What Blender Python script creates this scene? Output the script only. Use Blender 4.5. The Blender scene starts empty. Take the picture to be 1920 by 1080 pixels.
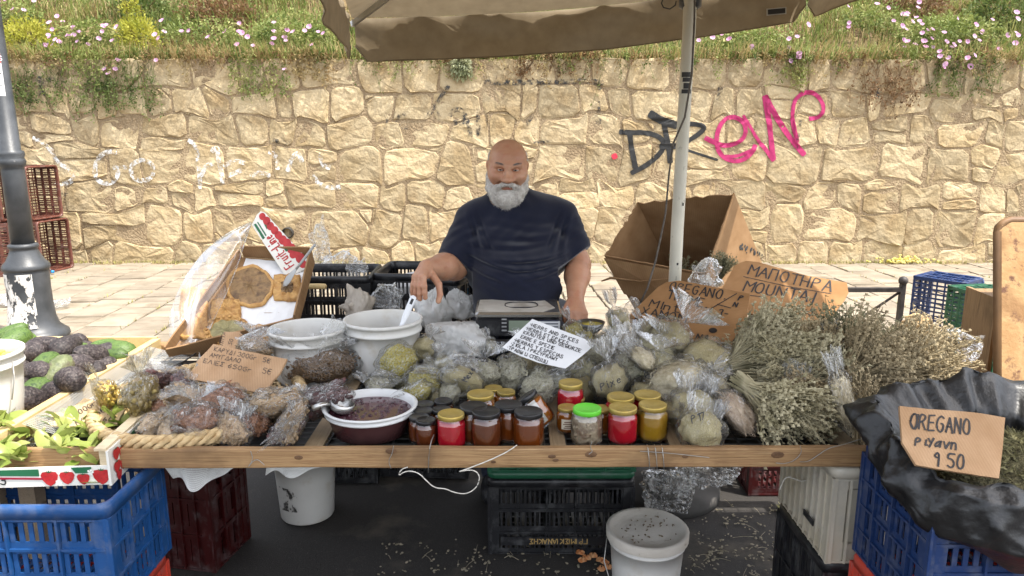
import bpy, math, random
import numpy as np
from mathutils import Vector, Matrix, Euler
from mathutils.bvhtree import BVHTree
R = random.Random(11)
S = bpy.context.scene
COL = S.collection
PI = math.pi
rad = math.radians
# ---------------------------------------------------------------- camera
CH, PT, FPX = 1.6, rad(12), 1400.0
cam = bpy.data.cameras.new('camera'); cam.sensor_width = 36; cam.lens = FPX / 1920 * 36
cam.clip_end = 800; cam.clip_start = 0.05
co = bpy.data.objects.new('camera', cam); COL.objects.link(co)
co.location = (0, 0, CH); co.rotation_euler = (rad(90) - PT, 0, 0)
S.camera = co
# ---------------------------------------------------------------- light
SUN = Vector((0.42, -0.22, 1.0)).normalized()          # towards the sun
elev = math.asin(SUN.z); az = math.atan2(SUN.x, SUN.y)
W = bpy.data.worlds.new('World'); S.world = W; W.use_nodes = True
wn = W.node_tree; wn.nodes.clear()
sk = wn.nodes.new('ShaderNodeTexSky'); sk.sky_type = 'NISHITA'; sk.sun_disc = False
sk.sun_elevation = elev; sk.sun_rotation = az; sk.dust_density = 2.5; sk.air_density = 1.0; sk.ozone_density = 0.6
bg = wn.nodes.new('ShaderNodeBackground'); bg.inputs[1].default_value = 0.15
ow = wn.nodes.new('ShaderNodeOutputWorld')
hs_ = wn.nodes.new('ShaderNodeHueSaturation'); hs_.inputs['Saturation'].default_value = .38; wn.links.new(sk.outputs[0], hs_.inputs['Color']); wn.links.new(hs_.outputs[0], bg.inputs[0]); wn.links.new(bg.outputs[0], ow.inputs[0])
sl = bpy.data.lights.new('sun', 'SUN'); sl.energy = 2.05; sl.angle = rad(0.5); sl.color = (1.0, 0.95, 0.86)
so = bpy.data.objects.new('sun', sl); COL.objects.link(so)
so.rotation_euler = SUN.to_track_quat('Z', 'Y').to_euler(); so.location = (3, -2, 9)
S.view_settings.view_transform = 'Standard'; S.view_settings.look = 'None'
S.view_settings.gamma = 1; S.view_settings.use_curve_mapping = False
S.view_settings.exposure = 1.92
S.cycles.max_bounces = 8; S.cycles.diffuse_bounces = 4; S.cycles.transparent_max_bounces = 24
S.cycles.transmission_bounces = 6; S.cycles.glossy_bounces = 3; S.cycles.use_denoising = True
S.cycles.sample_clamp_indirect = 6; S.cycles.caustics_reflective = False; S.cycles.caustics_refractive = False
# ---------------------------------------------------------------- picture -> place
FW = Vector((0, math.cos(PT), -math.sin(PT))); UP = Vector((0, math.sin(PT), math.cos(PT)))
def ray(u, v):
    return Vector(((u - 960) / FPX, 0, 0)) + UP * ((540 - v) / FPX) + FW
def at(u, v, z=None, Y=None, t=None):
    d = ray(u, v)
    if z is not None: t = (z - CH) / d.z
    elif Y is not None: t = Y / d.y
    return Vector((0, 0, CH)) + d * t
def hit(u, v, pl):
    d = ray(u, v); o = Vector((0, 0, CH))
    return o + d * ((pl[0] - o).dot(pl[1]) / d.dot(pl[1]))
def plane3(a, b, c):
    n = (b - a).cross(c - a).normalized()
    if n.dot(Vector((0, 0, CH)) - a) < 0: n = -n
    return (a, n)
# ---------------------------------------------------------------- mesh accumulator
def frame(n, hint=None):
    n = n.normalized(); h = hint or (Vector((0, 0, 1)) if abs(n.z) < .9 else Vector((1, 0, 0)))
    x = h.cross(n).normalized(); return x, n.cross(x), n
BOXF = [(0, 3, 2, 1), (4, 5, 6, 7), (0, 1, 5, 4), (1, 2, 6, 5), (2, 3, 7, 6), (3, 0, 4, 7)]
class MB:
    def __init__(s): s.v = []; s.f = []; s.m = []
    def add(s, vs, fs, m=0):
        o = len(s.v); s.v += [tuple(p) for p in vs]
        s.f += [tuple(i + o for i in f) for f in fs]; s.m += [m] * len(fs); return s
    def box(s, c, d, M=None, m=0):
        x, y, z = d[0] / 2, d[1] / 2, d[2] / 2; c = Vector(c)
        vs = [Vector(p) for p in ((-x, -y, -z), (x, -y, -z), (x, y, -z), (-x, y, -z), (-x, -y, z), (x, -y, z), (x, y, z), (-x, y, z))]
        if M is not None: vs = [M @ p for p in vs]
        return s.add([p + c for p in vs], BOXF, m)
    def beam(s, a, b, w, h, up=None, m=0):
        a = Vector(a); b = Vector(b); n = (b - a); x, y, n2 = frame(n, up)
        M = Matrix((x, y, n2)).transposed()
        return s.box((a + b) / 2, (w, h, n.length), M, m)
    def cbox(s, c, d, ch, M=None, m=0):                # box with chamfered vertical edges and top
        x, y, z = d[0] / 2, d[1] / 2, d[2]; c = Vector(c)
        def ring(i, zz): return [Vector(p + (zz,)) for p in ((-x + ch, -y + i), (x - ch, -y + i), (x - i, -y + ch), (x - i, y - ch), (x - ch, y - i), (-x + ch, y - i), (-x + i, y - ch), (-x + i, -y + ch))]
        rs = [ring(0, 0), ring(0, z - ch)]
        t = [Vector((p.x * (1 - ch / max(x, .001)), p.y * (1 - ch / max(y, .001)), z)) for p in ring(0, z)]
        rs.append(t)
        return s.loft([[(M @ p if M is not None else p) + c for p in r] for r in rs], cap0=True, cap1=True, m=m)
    def loft(s, rings, closed=True, cap0=False, cap1=False, m=0):
        n = len(rings[0]); vs = [p for r in rings for p in r]; fs = []
        for i in range(len(rings) - 1):
            for j in range(n if closed else n - 1):
                k = (j + 1) % n
                fs.append((i * n + j, i * n + k, (i + 1) * n + k, (i + 1) * n + j))
        if cap0: fs.append(tuple(range(n - 1, -1, -1)))
        if cap1: fs.append(tuple((len(rings) - 1) * n + j for j in range(n)))
        return s.add(vs, fs, m)
    def lathe(s, prof, n=20, c=(0, 0, 0), M=None, m=0, sx=1, sy=1, cap=False):
        c = Vector(c); rs = []
        for r, z in prof:
            ring = [Vector((r * sx * math.cos(2 * PI * j / n), r * sy * math.sin(2 * PI * j / n), z)) for j in range(n)]
            rs.append([(M @ p if M is not None else p) + c for p in ring])
        return s.loft(rs, cap0=cap, cap1=cap, m=m)
    def tube(s, pts, r, n=5, m=0, cap=True):
        pts = [Vector(p) for p in pts]; rs = []
        for i, p in enumerate(pts):
            d = (pts[min(i + 1, len(pts) - 1)] - pts[max(i - 1, 0)])
            if d.length < 1e-9: d = Vector((0, 0, 1))
            x, y, _ = frame(d, Vector((.31, .22, .93))); rr = r[i] if isinstance(r, (list, tuple)) else r
            rs.append([p + (x * math.cos(2 * PI * j / n) + y * math.sin(2 * PI * j / n)) * rr for j in range(n)])
        return s.loft(rs, cap0=cap, cap1=cap, m=m)
    def blob(s, c, r, n=8, k=6, M=None, noise=0, rnd=None, m=0):
        c = Vector(c); vs = []; rnd = rnd or R
        rs = r if isinstance(r, (tuple, list)) else (r, r, r)
        for i in range(1, k):
            th = PI * i / k
            for j in range(n):
                ph = 2 * PI * j / n; q = 1 + rnd.uniform(-noise, noise)
                vs.append(Vector((math.sin(th) * math.cos(ph) * rs[0] * q, math.sin(th) * math.sin(ph) * rs[1] * q, math.cos(th) * rs[2] * q)))
        vs += [Vector((0, 0, rs[2])), Vector((0, 0, -rs[2]))]
        fs = [(i * n + j, i * n + (j + 1) % n, (i + 1) * n + (j + 1) % n, (i + 1) * n + j)[::-1] for i in range(k - 2) for j in range(n)]
        a = (k - 1) * n
        fs += [(a, j, (j + 1) % n) for j in range(n)] + [(a + 1, (k - 2) * n + (j + 1) % n, (k - 2) * n + j) for j in range(n)]
        return s.add([(M @ p if M is not None else p) + c for p in vs], fs, m)
    def slab(s, poly, n, th, m=0):                      # polygon given its thickness along -n
        poly = [Vector(p) for p in poly]; k = len(poly)
        vs = poly + [p - n * th for p in poly]
        fs = [tuple(range(k)), tuple(range(2 * k - 1, k - 1, -1))] + [(i, i + k, (i + 1) % k + k, (i + 1) % k) for i in range(k)]
        return s.add(vs, fs, m)
    def mesh(s, name, mat, smooth=False):
        me = bpy.data.meshes.new(name)
        me.from_pydata(s.v, [], s.f)
        for x in (mat if isinstance(mat, (list, tuple)) else [mat]): me.materials.append(x)
        if any(s.m): me.polygons.foreach_set('material_index', s.m)
        if smooth: me.polygons.foreach_set('use_smooth', [True] * len(s.f))
        me.update(); return me
    def build(s, name, mat, parent=None, smooth=False, label=None, loc=None):
        return link(name, s.mesh(name, mat, smooth), parent, label, loc)
def link(name, me, parent=None, label=None, loc=None, rot=None, scale=None):
    o = bpy.data.objects.new(name, me); COL.objects.link(o)
    if parent is not None: o.parent = parent
    if label: o['label'] = label
    if loc is not None: o.location = loc
    if rot is not None: o.rotation_euler = rot
    if scale is not None: o.scale = (scale,) * 3 if isinstance(scale, (int, float)) else scale
    return o
def tag(o, label=None, cat=None, group=None, kind=None):
    if label: o['label'] = label
    if cat: o['category'] = cat
    if group: o['group'] = group
    if kind: o['kind'] = kind
    return o
def thing(name, label, cat, loc=(0, 0, 0), rot=(0, 0, 0), group=None, scale=None):
    o = bpy.data.objects.new(name, None); COL.objects.link(o); o.empty_display_size = .1
    o.location = loc; o.rotation_euler = rot if isinstance(rot, (tuple, list, Euler)) else (0, 0, rot)
    if scale is not None: o.scale = (scale,) * 3 if isinstance(scale, (int, float)) else scale
    return tag(o, label, cat, group)
def kids(o): return [c for c in COL.objects if c.parent == o]
def copy_tree(root, label, loc, rot=(0, 0, 0), scale=None, _ch={}):
    def cp(o, par):
        c = o.copy(); COL.objects.link(c); c.parent = par
        for k in list(o.children): cp(k, c)
        return c
    c = cp(root, None); c.location = loc; c.rotation_euler = rot if isinstance(rot, (tuple, list, Euler)) else (0, 0, rot); c['label'] = label
    if scale is not None: c.scale = (scale,) * 3 if isinstance(scale, (int, float)) else scale
    return c
def npmesh(name, V, Fq, mat, smooth=False):
    me = bpy.data.meshes.new(name); k = Fq.shape[1]
    me.vertices.add(len(V)); me.vertices.foreach_set('co', np.asarray(V, np.float32).ravel())
    me.loops.add(Fq.size); me.loops.foreach_set('vertex_index', Fq.astype(np.int32).ravel())
    me.polygons.add(len(Fq)); me.polygons.foreach_set('loop_start', np.arange(0, Fq.size, k, dtype=np.int32))
    if smooth: me.polygons.foreach_set('use_smooth', np.ones(len(Fq), bool))
    for x in (mat if isinstance(mat, (list, tuple)) else [mat]): me.materials.append(x)
    me.update(calc_edges=True); me.validate(); return me
def fbm(x, y, z=0., s=1.):                              # cheap smooth noise
    v = 0
    for i, (a, b, c, d) in enumerate(((1.7, 2.3, 1.1, .3), (-2.9, 1.9, 2.7, 1.9), (4.7, -3.1, 3.9, 4.1), (6.1, 7.3, -5.3, 2.2))):
        v += math.sin((a * x + b * y + c * z) * s + d + 1.3 * math.sin((b * x - a * y + .7 * z) * s * .7 + i)) / (1.3 + i * .6)
    return v / 2.2
# ---------------------------------------------------------------- materials
def nodes(name):
    m = bpy.data.materials.new(name); m.use_nodes = True; nt = m.node_tree
    return m, nt, nt.nodes['Principled BSDF']
def nd(nt, typ, **kw):
    n = nt.nodes.new('ShaderNode' + typ)
    for k, v in kw.items():
        k2 = k.replace('_', ' ')
        if k2 in n.inputs: n.inputs[k2].default_value = v
        else: setattr(n, k, v)
    return n
def coords(nt, scale=(1, 1, 1), per_obj=True):
    tc = nd(nt, 'TexCoord'); mp = nd(nt, 'Mapping'); mp.inputs['Scale'].default_value = scale
    nt.links.new(tc.outputs['Object'], mp.inputs['Vector'])
    if not per_obj: return mp.outputs[0]
    oi = nd(nt, 'ObjectInfo'); mu = nd(nt, 'Math', operation='MULTIPLY'); mu.inputs[1].default_value = 37.
    nt.links.new(oi.outputs['Random'], mu.inputs[0])
    va = nd(nt, 'VectorMath', operation='ADD')
    nt.links.new(mp.outputs[0], va.inputs[0]); nt.links.new(mu.outputs[0], va.inputs[1]); return va.outputs[0]
def ramp(nt, src, cols, lo=.35, hi=.65, interp='LINEAR'):
    r = nd(nt, 'ValToRGB'); e = r.color_ramp.elements; r.color_ramp.interpolation = interp; k = len(cols)
    while len(e) < k: e.new(.5)
    for i, c in enumerate(cols):
        e[i].position = lo + (hi - lo) * i / max(1, k - 1); e[i].color = (*c, 1)
    nt.links.new(src, r.inputs[0]); return r.outputs[0]
def mixc(nt, f, a, b, mode='MIX'):
    m = nd(nt, 'Mix', data_type='RGBA', blend_type=mode)
    for sock, val in ((m.inputs[0], f), (m.inputs[6], a), (m.inputs[7], b)):
        if hasattr(val, 'links') or hasattr(val, 'is_linked'): nt.links.new(val, sock)
        elif isinstance(val, (int, float)): sock.default_value = val
        else: sock.default_value = (*val, 1)
    return m.outputs[2]
def bumpn(nt, src, strength, dist=.01, prev=None):
    b = nd(nt, 'Bump'); b.inputs['Strength'].default_value = strength; b.inputs['Distance'].default_value = dist
    nt.links.new(src, b.inputs['Height'])
    if prev is not None: nt.links.new(prev, b.inputs['Normal'])
    return b.outputs[0]
MATS = {}
def mat(name, *cols, rough=.6, sc=9, det=6, lo=.35, hi=.65, bump=0, bsc=60, bd=.01, metal=0, trans=0, spec=.5, coat=0, sss=0, rnd=0, st=(1, 1, 1), tex='noise', dist=0, dirt=None, dsc=5, dlo=.55, dhi=.7, ior=1.45, sheen=0, nb=1):
    if name in MATS: return MATS[name]
    m, nt, b = nodes(name); L = nt.links.new; v = coords(nt, st)
    if tex == 'noise':
        t = nd(nt, 'TexNoise', Scale=sc, Detail=det, Distortion=dist); src = t.outputs[0]
    elif tex == 'vor':
        t = nd(nt, 'TexVoronoi', Scale=sc); cs = nd(nt, 'SeparateColor'); L(t.outputs['Color'], cs.inputs[0]); src = cs.outputs[0]
    elif tex == 'wave':
        t = nd(nt, 'TexWave', Scale=sc, Distortion=dist, Detail=det); src = t.outputs[1]
    L(v, t.inputs['Vector'])
    c = ramp(nt, src, cols if len(cols) > 1 else [cols[0], tuple(x * .82 for x in cols[0])], lo, hi)
    if dirt:
        n2 = nd(nt, 'TexNoise', Scale=dsc, Detail=8, Roughness=.65); L(v, n2.inputs['Vector'])
        f = ramp(nt, n2.outputs[0], [(0, 0, 0), (1, 1, 1)], dlo, dhi); c = mixc(nt, f, c, dirt)
    if rnd:
        oi = nd(nt, 'ObjectInfo'); mr = nd(nt, 'MapRange'); mr.inputs[3].default_value = 1 - rnd; mr.inputs[4].default_value = 1 + rnd
        L(oi.outputs['Random'], mr.inputs[0]); hs = nd(nt, 'HueSaturation'); L(mr.outputs[0], hs.inputs['Value']); L(c, hs.inputs['Color']); c = hs.outputs[0]
    L(c, b.inputs['Base Color'])
    b.inputs['Roughness'].default_value = rough; b.inputs['Metallic'].default_value = metal
    b.inputs['Transmission Weight'].default_value = trans; b.inputs['Specular IOR Level'].default_value = spec
    b.inputs['Coat Weight'].default_value = coat; b.inputs['Coat Roughness'].default_value = .08; b.inputs['IOR'].default_value = ior
    if sheen: b.inputs['Sheen Weight'].default_value = sheen
    if sss:
        b.inputs['Subsurface Weight'].default_value = sss; b.inputs['Subsurface Radius'].default_value = (.012, .005, .003); b.inputs['Subsurface Scale'].default_value = 1
    if bump:
        if tex == 'vor': hsrc = t.outputs['Distance']
        else:
            n3 = nd(nt, 'TexNoise', Scale=bsc, Detail=5 * nb); L(v, n3.inputs['Vector']); hsrc = n3.outputs[0]
        L(bumpn(nt, hsrc, bump, bd), b.inputs['Normal'])
    MATS[name] = m; return m
def film(name, tint=(.985, .985, .98), veil=.10, gloss=.05, rough=.12, sc=16, st=(1, 1, 1), neck=False):
    m, nt, b = nodes(name); L = nt.links.new; nt.nodes.remove(b); out = nt.nodes['Material Output']
    v = coords(nt, st)
    n1 = nd(nt, 'TexNoise', Scale=sc, Detail=5, Distortion=1.6); L(v, n1.inputs['Vector'])
    bm = bumpn(nt, n1.outputs[0], .5, .02)
    tr = nd(nt, 'BsdfTransparent'); tr.inputs[0].default_value = (*tint, 1)
    gl = nd(nt, 'BsdfGlossy'); gl.inputs['Roughness'].default_value = rough; L(bm, gl.inputs['Normal'])
    df = nd(nt, 'BsdfDiffuse'); df.inputs[0].default_value = (.86, .855, .84, 1)
    tl = nd(nt, 'BsdfTranslucent'); tl.inputs[0].default_value = (.86, .855, .84, 1)
    am = nd(nt, 'MixShader'); am.inputs[0].default_value = .45; L(df.outputs[0], am.inputs[1]); L(tl.outputs[0], am.inputs[2])
    f1 = ramp(nt, n1.outputs[0], [(veil * .15,) * 3, (veil * .45,) * 3, (min(.85, veil * 4.5),) * 3], .44, .68)  # milky film, with white streaks painted in as crease highlights
    if neck:
        tc = nd(nt, 'TexCoord'); sx = nd(nt, 'SeparateXYZ'); L(tc.outputs['Object'], sx.inputs[0]); mr = nd(nt, 'MapRange', interpolation_type='SMOOTHSTEP'); L(sx.outputs[2], mr.inputs[0])
        mr.inputs[1].default_value = .0; mr.inputs[2].default_value = 1.0; mr.inputs[3].default_value = .22; mr.inputs[4].default_value = 1.
        f1 = mixc(nt, 1., f1, mr.outputs[0], 'MULTIPLY')
    m1 = nd(nt, 'MixShader'); L(f1, m1.inputs[0]); L(tr.outputs[0], m1.inputs[1]); L(am.outputs[0], m1.inputs[2])
    lw = nd(nt, 'LayerWeight'); lw.inputs[0].default_value = .22; L(bm, lw.inputs['Normal'])
    f2 = nd(nt, 'Math', operation='MULTIPLY_ADD'); f2.inputs[1].default_value = .5; f2.inputs[2].default_value = gloss; L(lw.outputs['Fresnel'], f2.inputs[0])
    m2 = nd(nt, 'MixShader'); L(f2.outputs[0], m2.inputs[0]); L(m1.outputs[0], m2.inputs[1]); L(gl.outputs[0], m2.inputs[2])
    L(m2.outputs[0], out.inputs[0]); MATS[name] = m; return m
def cloth_mat(name, c1, c2, trl=.3, rough=.9, sc=14, bump=.2, bsc=350):
    m, nt, b = nodes(name); L = nt.links.new; out = nt.nodes['Material Output']; v = coords(nt)
    n = nd(nt, 'TexNoise', Scale=sc, Detail=6); L(v, n.inputs['Vector']); c = ramp(nt, n.outputs[0], [c1, c2], .3, .7)
    L(c, b.inputs['Base Color']); b.inputs['Roughness'].default_value = rough
    n2 = nd(nt, 'TexNoise', Scale=bsc, Detail=2); L(v, n2.inputs['Vector']); L(bumpn(nt, n2.outputs[0], bump, .003), b.inputs['Normal'])
    t = nd(nt, 'BsdfTranslucent'); L(c, t.inputs[0]); mx = nd(nt, 'MixShader'); mx.inputs[0].default_value = trl
    L(b.outputs[0], mx.inputs[1]); L(t.outputs[0], mx.inputs[2]); L(mx.outputs[0], out.inputs[0]); MATS[name] = m; return m
# wood with long grain along axis 0
def wood(name, *cols, rough=.7, sc=5, st=(.7, 14, 14), bump=.35, kn=.6):
    m, nt, b = nodes(name); L = nt.links.new; v = coords(nt, st)
    n = nd(nt, 'TexNoise', Scale=sc, Detail=8, Roughness=.6, Distortion=.9); L(v, n.inputs['Vector'])
    c = ramp(nt, n.outputs[0], cols, .3, .7)
    v2 = coords(nt); n2 = nd(nt, 'TexNoise', Scale=7, Detail=6); L(v2, n2.inputs['Vector'])
    f = ramp(nt, n2.outputs[0], [(0, 0, 0), (.6, .6, .6)], .5, .72); c = mixc(nt, f, c, tuple(x * .55 for x in cols[0]))
    L(c, b.inputs['Base Color']); b.inputs['Roughness'].default_value = rough
    L(bumpn(nt, n.outputs[0], bump, .004), b.inputs['Normal']); MATS[name] = m; return m
def cardboard(name, c1, c2, corr=(0, 1, 0), fr=160):
    m, nt, b = nodes(name); L = nt.links.new; v = coords(nt)
    n = nd(nt, 'TexNoise', Scale=11, Detail=7); L(v, n.inputs['Vector']); c = ramp(nt, n.outputs[0], [c1, c2], .3, .7)
    dv = nd(nt, 'VectorMath', operation='DOT_PRODUCT'); tc = nd(nt, 'TexCoord'); L(tc.outputs['Object'], dv.inputs[0]); dv.inputs[1].default_value = corr
    mu = nd(nt, 'Math', operation='MULTIPLY'); mu.inputs[1].default_value = 2 * PI * fr; L(dv.outputs['Value'], mu.inputs[0])
    sn = nd(nt, 'Math', operation='SINE'); L(mu.outputs[0], sn.inputs[0])
    f = nd(nt, 'MapRange'); f.inputs[1].default_value = -1; f.inputs[3].default_value = 0; f.inputs[4].default_value = .16; L(sn.outputs[0], f.inputs[0])
    c = mixc(nt, f.outputs[0], c, tuple(x * .6 for x in c1)); L(c, b.inputs['Base Color'])
    b.inputs['Roughness'].default_value = .88; b.inputs['Specular IOR Level'].default_value = .2
    L(bumpn(nt, sn.outputs[0], .15, .001), b.inputs['Normal']); MATS[name] = m; return m
# ---------------------------------------------------------------- hand lettering: single-stroke letters on a 6 x 8 grid
G = {'A': '003860|1353', 'B': '000838574504|044552413000', 'C': '5748280602204051', 'D': '00082856522000', 'E': '58080050|0444', 'F': '580800|0444',
 'G': '574828060220405254 34', 'H': '0008|5058|0454', 'I': '2028', 'J': '48422011', 'K': '0008|580350', 'L': '080050', 'M': '0008346860', 'N': '00085058',
 'O': '280602204052564828', 'P': '000838574504', 'R': '000838574504|2450', 'S': '57482817155351402001', 'T': '0868|3830', 'U': '080220405258', 'V': '083068',
 'W': '0810345068', 'X': '0058|0850', 'Y': '083458|3430', 'Z': '08580050', '0': '280602204052564828', '1': '173830', '2': '072848560050', '3': '072848563453513001',
 '4': '30380353', '5': '580805355351300 1', '6': '4826022040524404', '7': '085820', '8': '3416284855341220405234', '9': '553516385750', '.': '1011', '-': '1454', '/': '0068',
 '=': '1353|1555', '\u00b7': '1415', '\u20ac': '57280602204051|0454|0535', '\u039b': '003860', '\u03a0': '00085850', '\u0394': '00386000', '\u0393': '000858', '\u03a3': '5808340050',
 '\u03c1': '00051736454413', '\u03b9': '26213141', '\u03b3': '0733|5820', '\u03b1': '56321101032546 5241', '\u03bd': '062056', '\u03b7': '0600|05264540',
 '\u0418': '08005058', '\u042b': '0800303404|5058', '\u0426': '08004048|4050', '\u00c4': '003860|1353|1819|4849', '\u00dc': '070220405257|1819|4849', '\u00c9': '58080050|0444|3849',
 'r': '0500|042545', 'e': '03434425031120 41', 's': '4525144441 2001', 'h': '0800|04254440', 't': '18112040|0545', 'a': '4525030120 3144|4440', 'w': '0510243045', 'b': '0800|0425434120 01',
 'i': '1510|1718', 'n': '0500|04254440', 'u': '05012041|4540', 'o': '2503012041 4425', 'l': '1810', 'p': '0005|0425434120', 'x': '0540|0045', 'd': '4840|4425030120', 'k': '0800|4502 40'}
ROUND = set('BCDGOPRSU0235689\u20ac\u03c1\u03b1\u03b7\u00dcrehsabunodp')
def chaikin(p, it=1, closed=False):
    for _ in range(it):
        q = [p[0]]
        for a, b in zip(p, p[1:]): q += [(a[0] * .75 + b[0] * .25, a[1] * .75 + b[1] * .25), (a[0] * .25 + b[0] * .75, a[1] * .25 + b[1] * .75)]
        p = q + [p[-1]]
    return p
def strip2(mb, pts, w, O, ex, ey, n, off, th=.0005):
    """a stroke of paint or ink of width w on the plane O, ex, ey; sharp corners start a new strip"""
    for i in range(1, len(pts) - 1):
        a, b_, c = pts[i - 1], pts[i], pts[i + 1]; d1 = (b_[0] - a[0], b_[1] - a[1]); d2 = (c[0] - b_[0], c[1] - b_[1]); L_ = math.hypot(*d1) * math.hypot(*d2)
        if L_ > 1e-12 and (d1[0] * d2[0] + d1[1] * d2[1]) / L_ < .55:
            strip2(mb, pts[:i + 1], w, O, ex, ey, n, off); strip2(mb, pts[i:], w, O, ex, ey, n, off + .0001); return
    P = [O + ex * x + ey * y + n * off for x, y in pts]; k = len(P)
    if k < 2: return
    vs = []
    for i in range(k):
        d = (P[min(i + 1, k - 1)] - P[max(i - 1, 0)])
        if d.length < 1e-9: d = ex
        d.normalize(); s = n.cross(d) * (w / 2 * R.uniform(.85, 1.15)); p = P[i] + (d * w * .3 if i == k - 1 else (-d * w * .3 if i == 0 else Vector()))
        vs += [p - s, p + s]
    mb.add(vs, [(2 * i, 2 * i + 2, 2 * i + 3, 2 * i + 1) for i in range(k - 1)])
def text(mb, s, O, ex, ey, n, size, w, off=.0012, sp=1.25, jit=.18):
    """O: start of base line; ex, ey: unit vectors; size: letter height in metres"""
    x = 0; g = size / 8
    for ch in s:
        if ch == ' ': x += g * 4.5; continue
        gl = G.get(ch) or G.get(ch.upper())
        if gl is None: x += g * 5; continue
        wd = 6 if ch not in 'I1il.\u00b7\u03b9' else 3
        jy = R.uniform(-jit, jit) * 2
        for pl in gl.split('|'):
            pl = pl.replace(' ', '')
            pts = [((int(pl[i]) + R.uniform(-jit, jit)) * g + x, (int(pl[i + 1]) + jy + R.uniform(-jit, jit)) * g) for i in range(0, len(pl), 2)]
            if ch in ROUND: pts = chaikin(pts, 2)
            strip2(mb, pts, w, O, ex, ey, n, off)
        x += g * wd * sp
    return x
def text_px(mb, s, pl, p0, p1, p2, w, off=.0012, jit=.2, sp=1.25):
    """lettering on the plane pl: base line from pixel p0 to p1, letter tops at p2"""
    O, A, B = hit(*p0, pl), hit(*p1, pl), hit(*p2, pl)
    tmp = MB(); L = text(tmp, s, Vector(), Vector((1, 0, 0)), Vector((0, 1, 0)), Vector((0, 0, 1)), 1., 0.02, 0, sp, jit)
    ex = (A - O) / L * 1.0; ey = (B - O); n = pl[1]
    x = 0; g = 1 / 8
    for ch in s:
        if ch == ' ': x += g * 4.5; continue
        gl = G.get(ch) or G.get(ch.upper())
        if gl is None: x += g * 5; continue
        wd = 6 if ch not in 'I1il.\u00b7\u03b9' else 3
        for q in gl.split('|'):
            q = q.replace(' ', '')
            pts = [((int(q[i]) + R.uniform(-jit, jit)) * g + x, (int(q[i + 1]) + R.uniform(-jit, jit)) * g) for i in range(0, len(q), 2)]
            if ch in ROUND: pts = chaikin(pts, 2)
            strip2(mb, pts, w, O, ex, ey, n, off)
        x += g * wd * sp
# ================================================================ SETTING
ASPH = mat('asphalt', (.014, .013, .012), (.045, .040, .036), (.024, .022, .020), (.09, .08, .07), rough=.85, sc=190, bump=.5, bsc=320, bd=.004, dirt=(.10, .085, .065), dsc=2.2, lo=.3, hi=.7)
PAVEB = mat('bedding_sand', (.2, .16, .10), (.32, .27, .19), rough=.95, sc=25, bump=.5, bsc=200)
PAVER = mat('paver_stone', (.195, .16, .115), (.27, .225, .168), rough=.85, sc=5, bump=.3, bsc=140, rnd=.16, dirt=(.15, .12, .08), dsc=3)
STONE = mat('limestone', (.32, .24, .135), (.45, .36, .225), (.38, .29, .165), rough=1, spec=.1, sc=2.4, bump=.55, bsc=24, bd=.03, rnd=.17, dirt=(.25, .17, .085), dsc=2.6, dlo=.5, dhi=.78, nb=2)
MORT = mat('mortar', (.25, .18, .105), (.34, .255, .155), rough=1, sc=7, bump=.9, bsc=40, bd=.03)
EARTH = mat('bank_soil', (.13, .09, .045), (.24, .17, .08), rough=1, sc=4, bump=.8, bsc=30, bd=.05)
PZ = .12                                               # pavement height
WY = 8.43                                              # face of the stone wall
def sheet(name, x0, x1, y0, y1, z, m, kind='structure', hgt=None, nx=1, ny=1):
    b = MB(); vs = []
    for j in range(ny + 1):
        for i in range(nx + 1):
            x = x0 + (x1 - x0) * i / nx; y = y0 + (y1 - y0) * j / ny
            vs.append((x, y, hgt(x, y) if hgt else z))
    b.add(vs, [(j * (nx + 1) + i, j * (nx + 1) + i + 1, (j + 1) * (nx + 1) + i + 1, (j + 1) * (nx + 1) + i) for j in range(ny) for i in range(nx)])
    return tag(b.build(name, m, smooth=hgt is not None), kind=kind)
sheet('ground', -300, 300, -300, 300, -.004, ASPH)
KY = 3.5
pav = MB(); pav.box((0, (KY + WY + .5) / 2 + .075, PZ / 2 - .02), (60, WY + .5 - KY - .15, PZ - .04))
pv = tag(pav.build('pavement', PAVEB), kind='structure')
kb = MB()
for i in range(40): kb.box((-20 + i, KY + .075, PZ / 2), (.992, .15, PZ + .002))
tag(kb.build('kerb', mat('kerb_stone', (.3, .28, .25), (.4, .37, .33), rough=.9, bump=.3, bsc=90)), kind='structure')
# pavers: long joints run away from the camera, cross joints staggered
pmesh = []
for k in range(7):
    b = MB(); q = Random = random.Random(k); hx, hy = .152, .099
    def rr(ins, z): return [Vector((sx * (hx - ins) + q.uniform(-.003, .003), sy * (hy - ins) + q.uniform(-.003, .003), z + q.uniform(-.002, .002))) for sx, sy in ((-1, -1), (1, -1), (1, 1), (-1, 1))]
    b.loft([rr(0, -.035), rr(0, -.006), rr(.005, 0)], cap1=True); pmesh.append(b.mesh('paver', PAVER))
cells = []
for c in range(-22, 23):
    for r in range(0, 26):
        x = c * .318 + .03; y = 3.78 + r * .208 + (.104 if c % 2 else 0)
        if y > WY - .1: continue
        x += -.06 * (y - 6); t = y * math.cos(PT) + (CH - PZ) * math.sin(PT); u = 960 + FPX * x / t
        v = 540 - FPX * (y * math.sin(PT) + (PZ - CH) * math.cos(PT)) / t
        vis = (u < 345 and v < 660) or (1090 < u < 1190 and v < 600) or (1420 < u < 1745 and v < 625) or (690 < u < 830 and v < 530)
        if u < -60 or u > 1990: vis = False
        cells.append((not vis, y, x))
cells.sort(); rest = MB()
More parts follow.
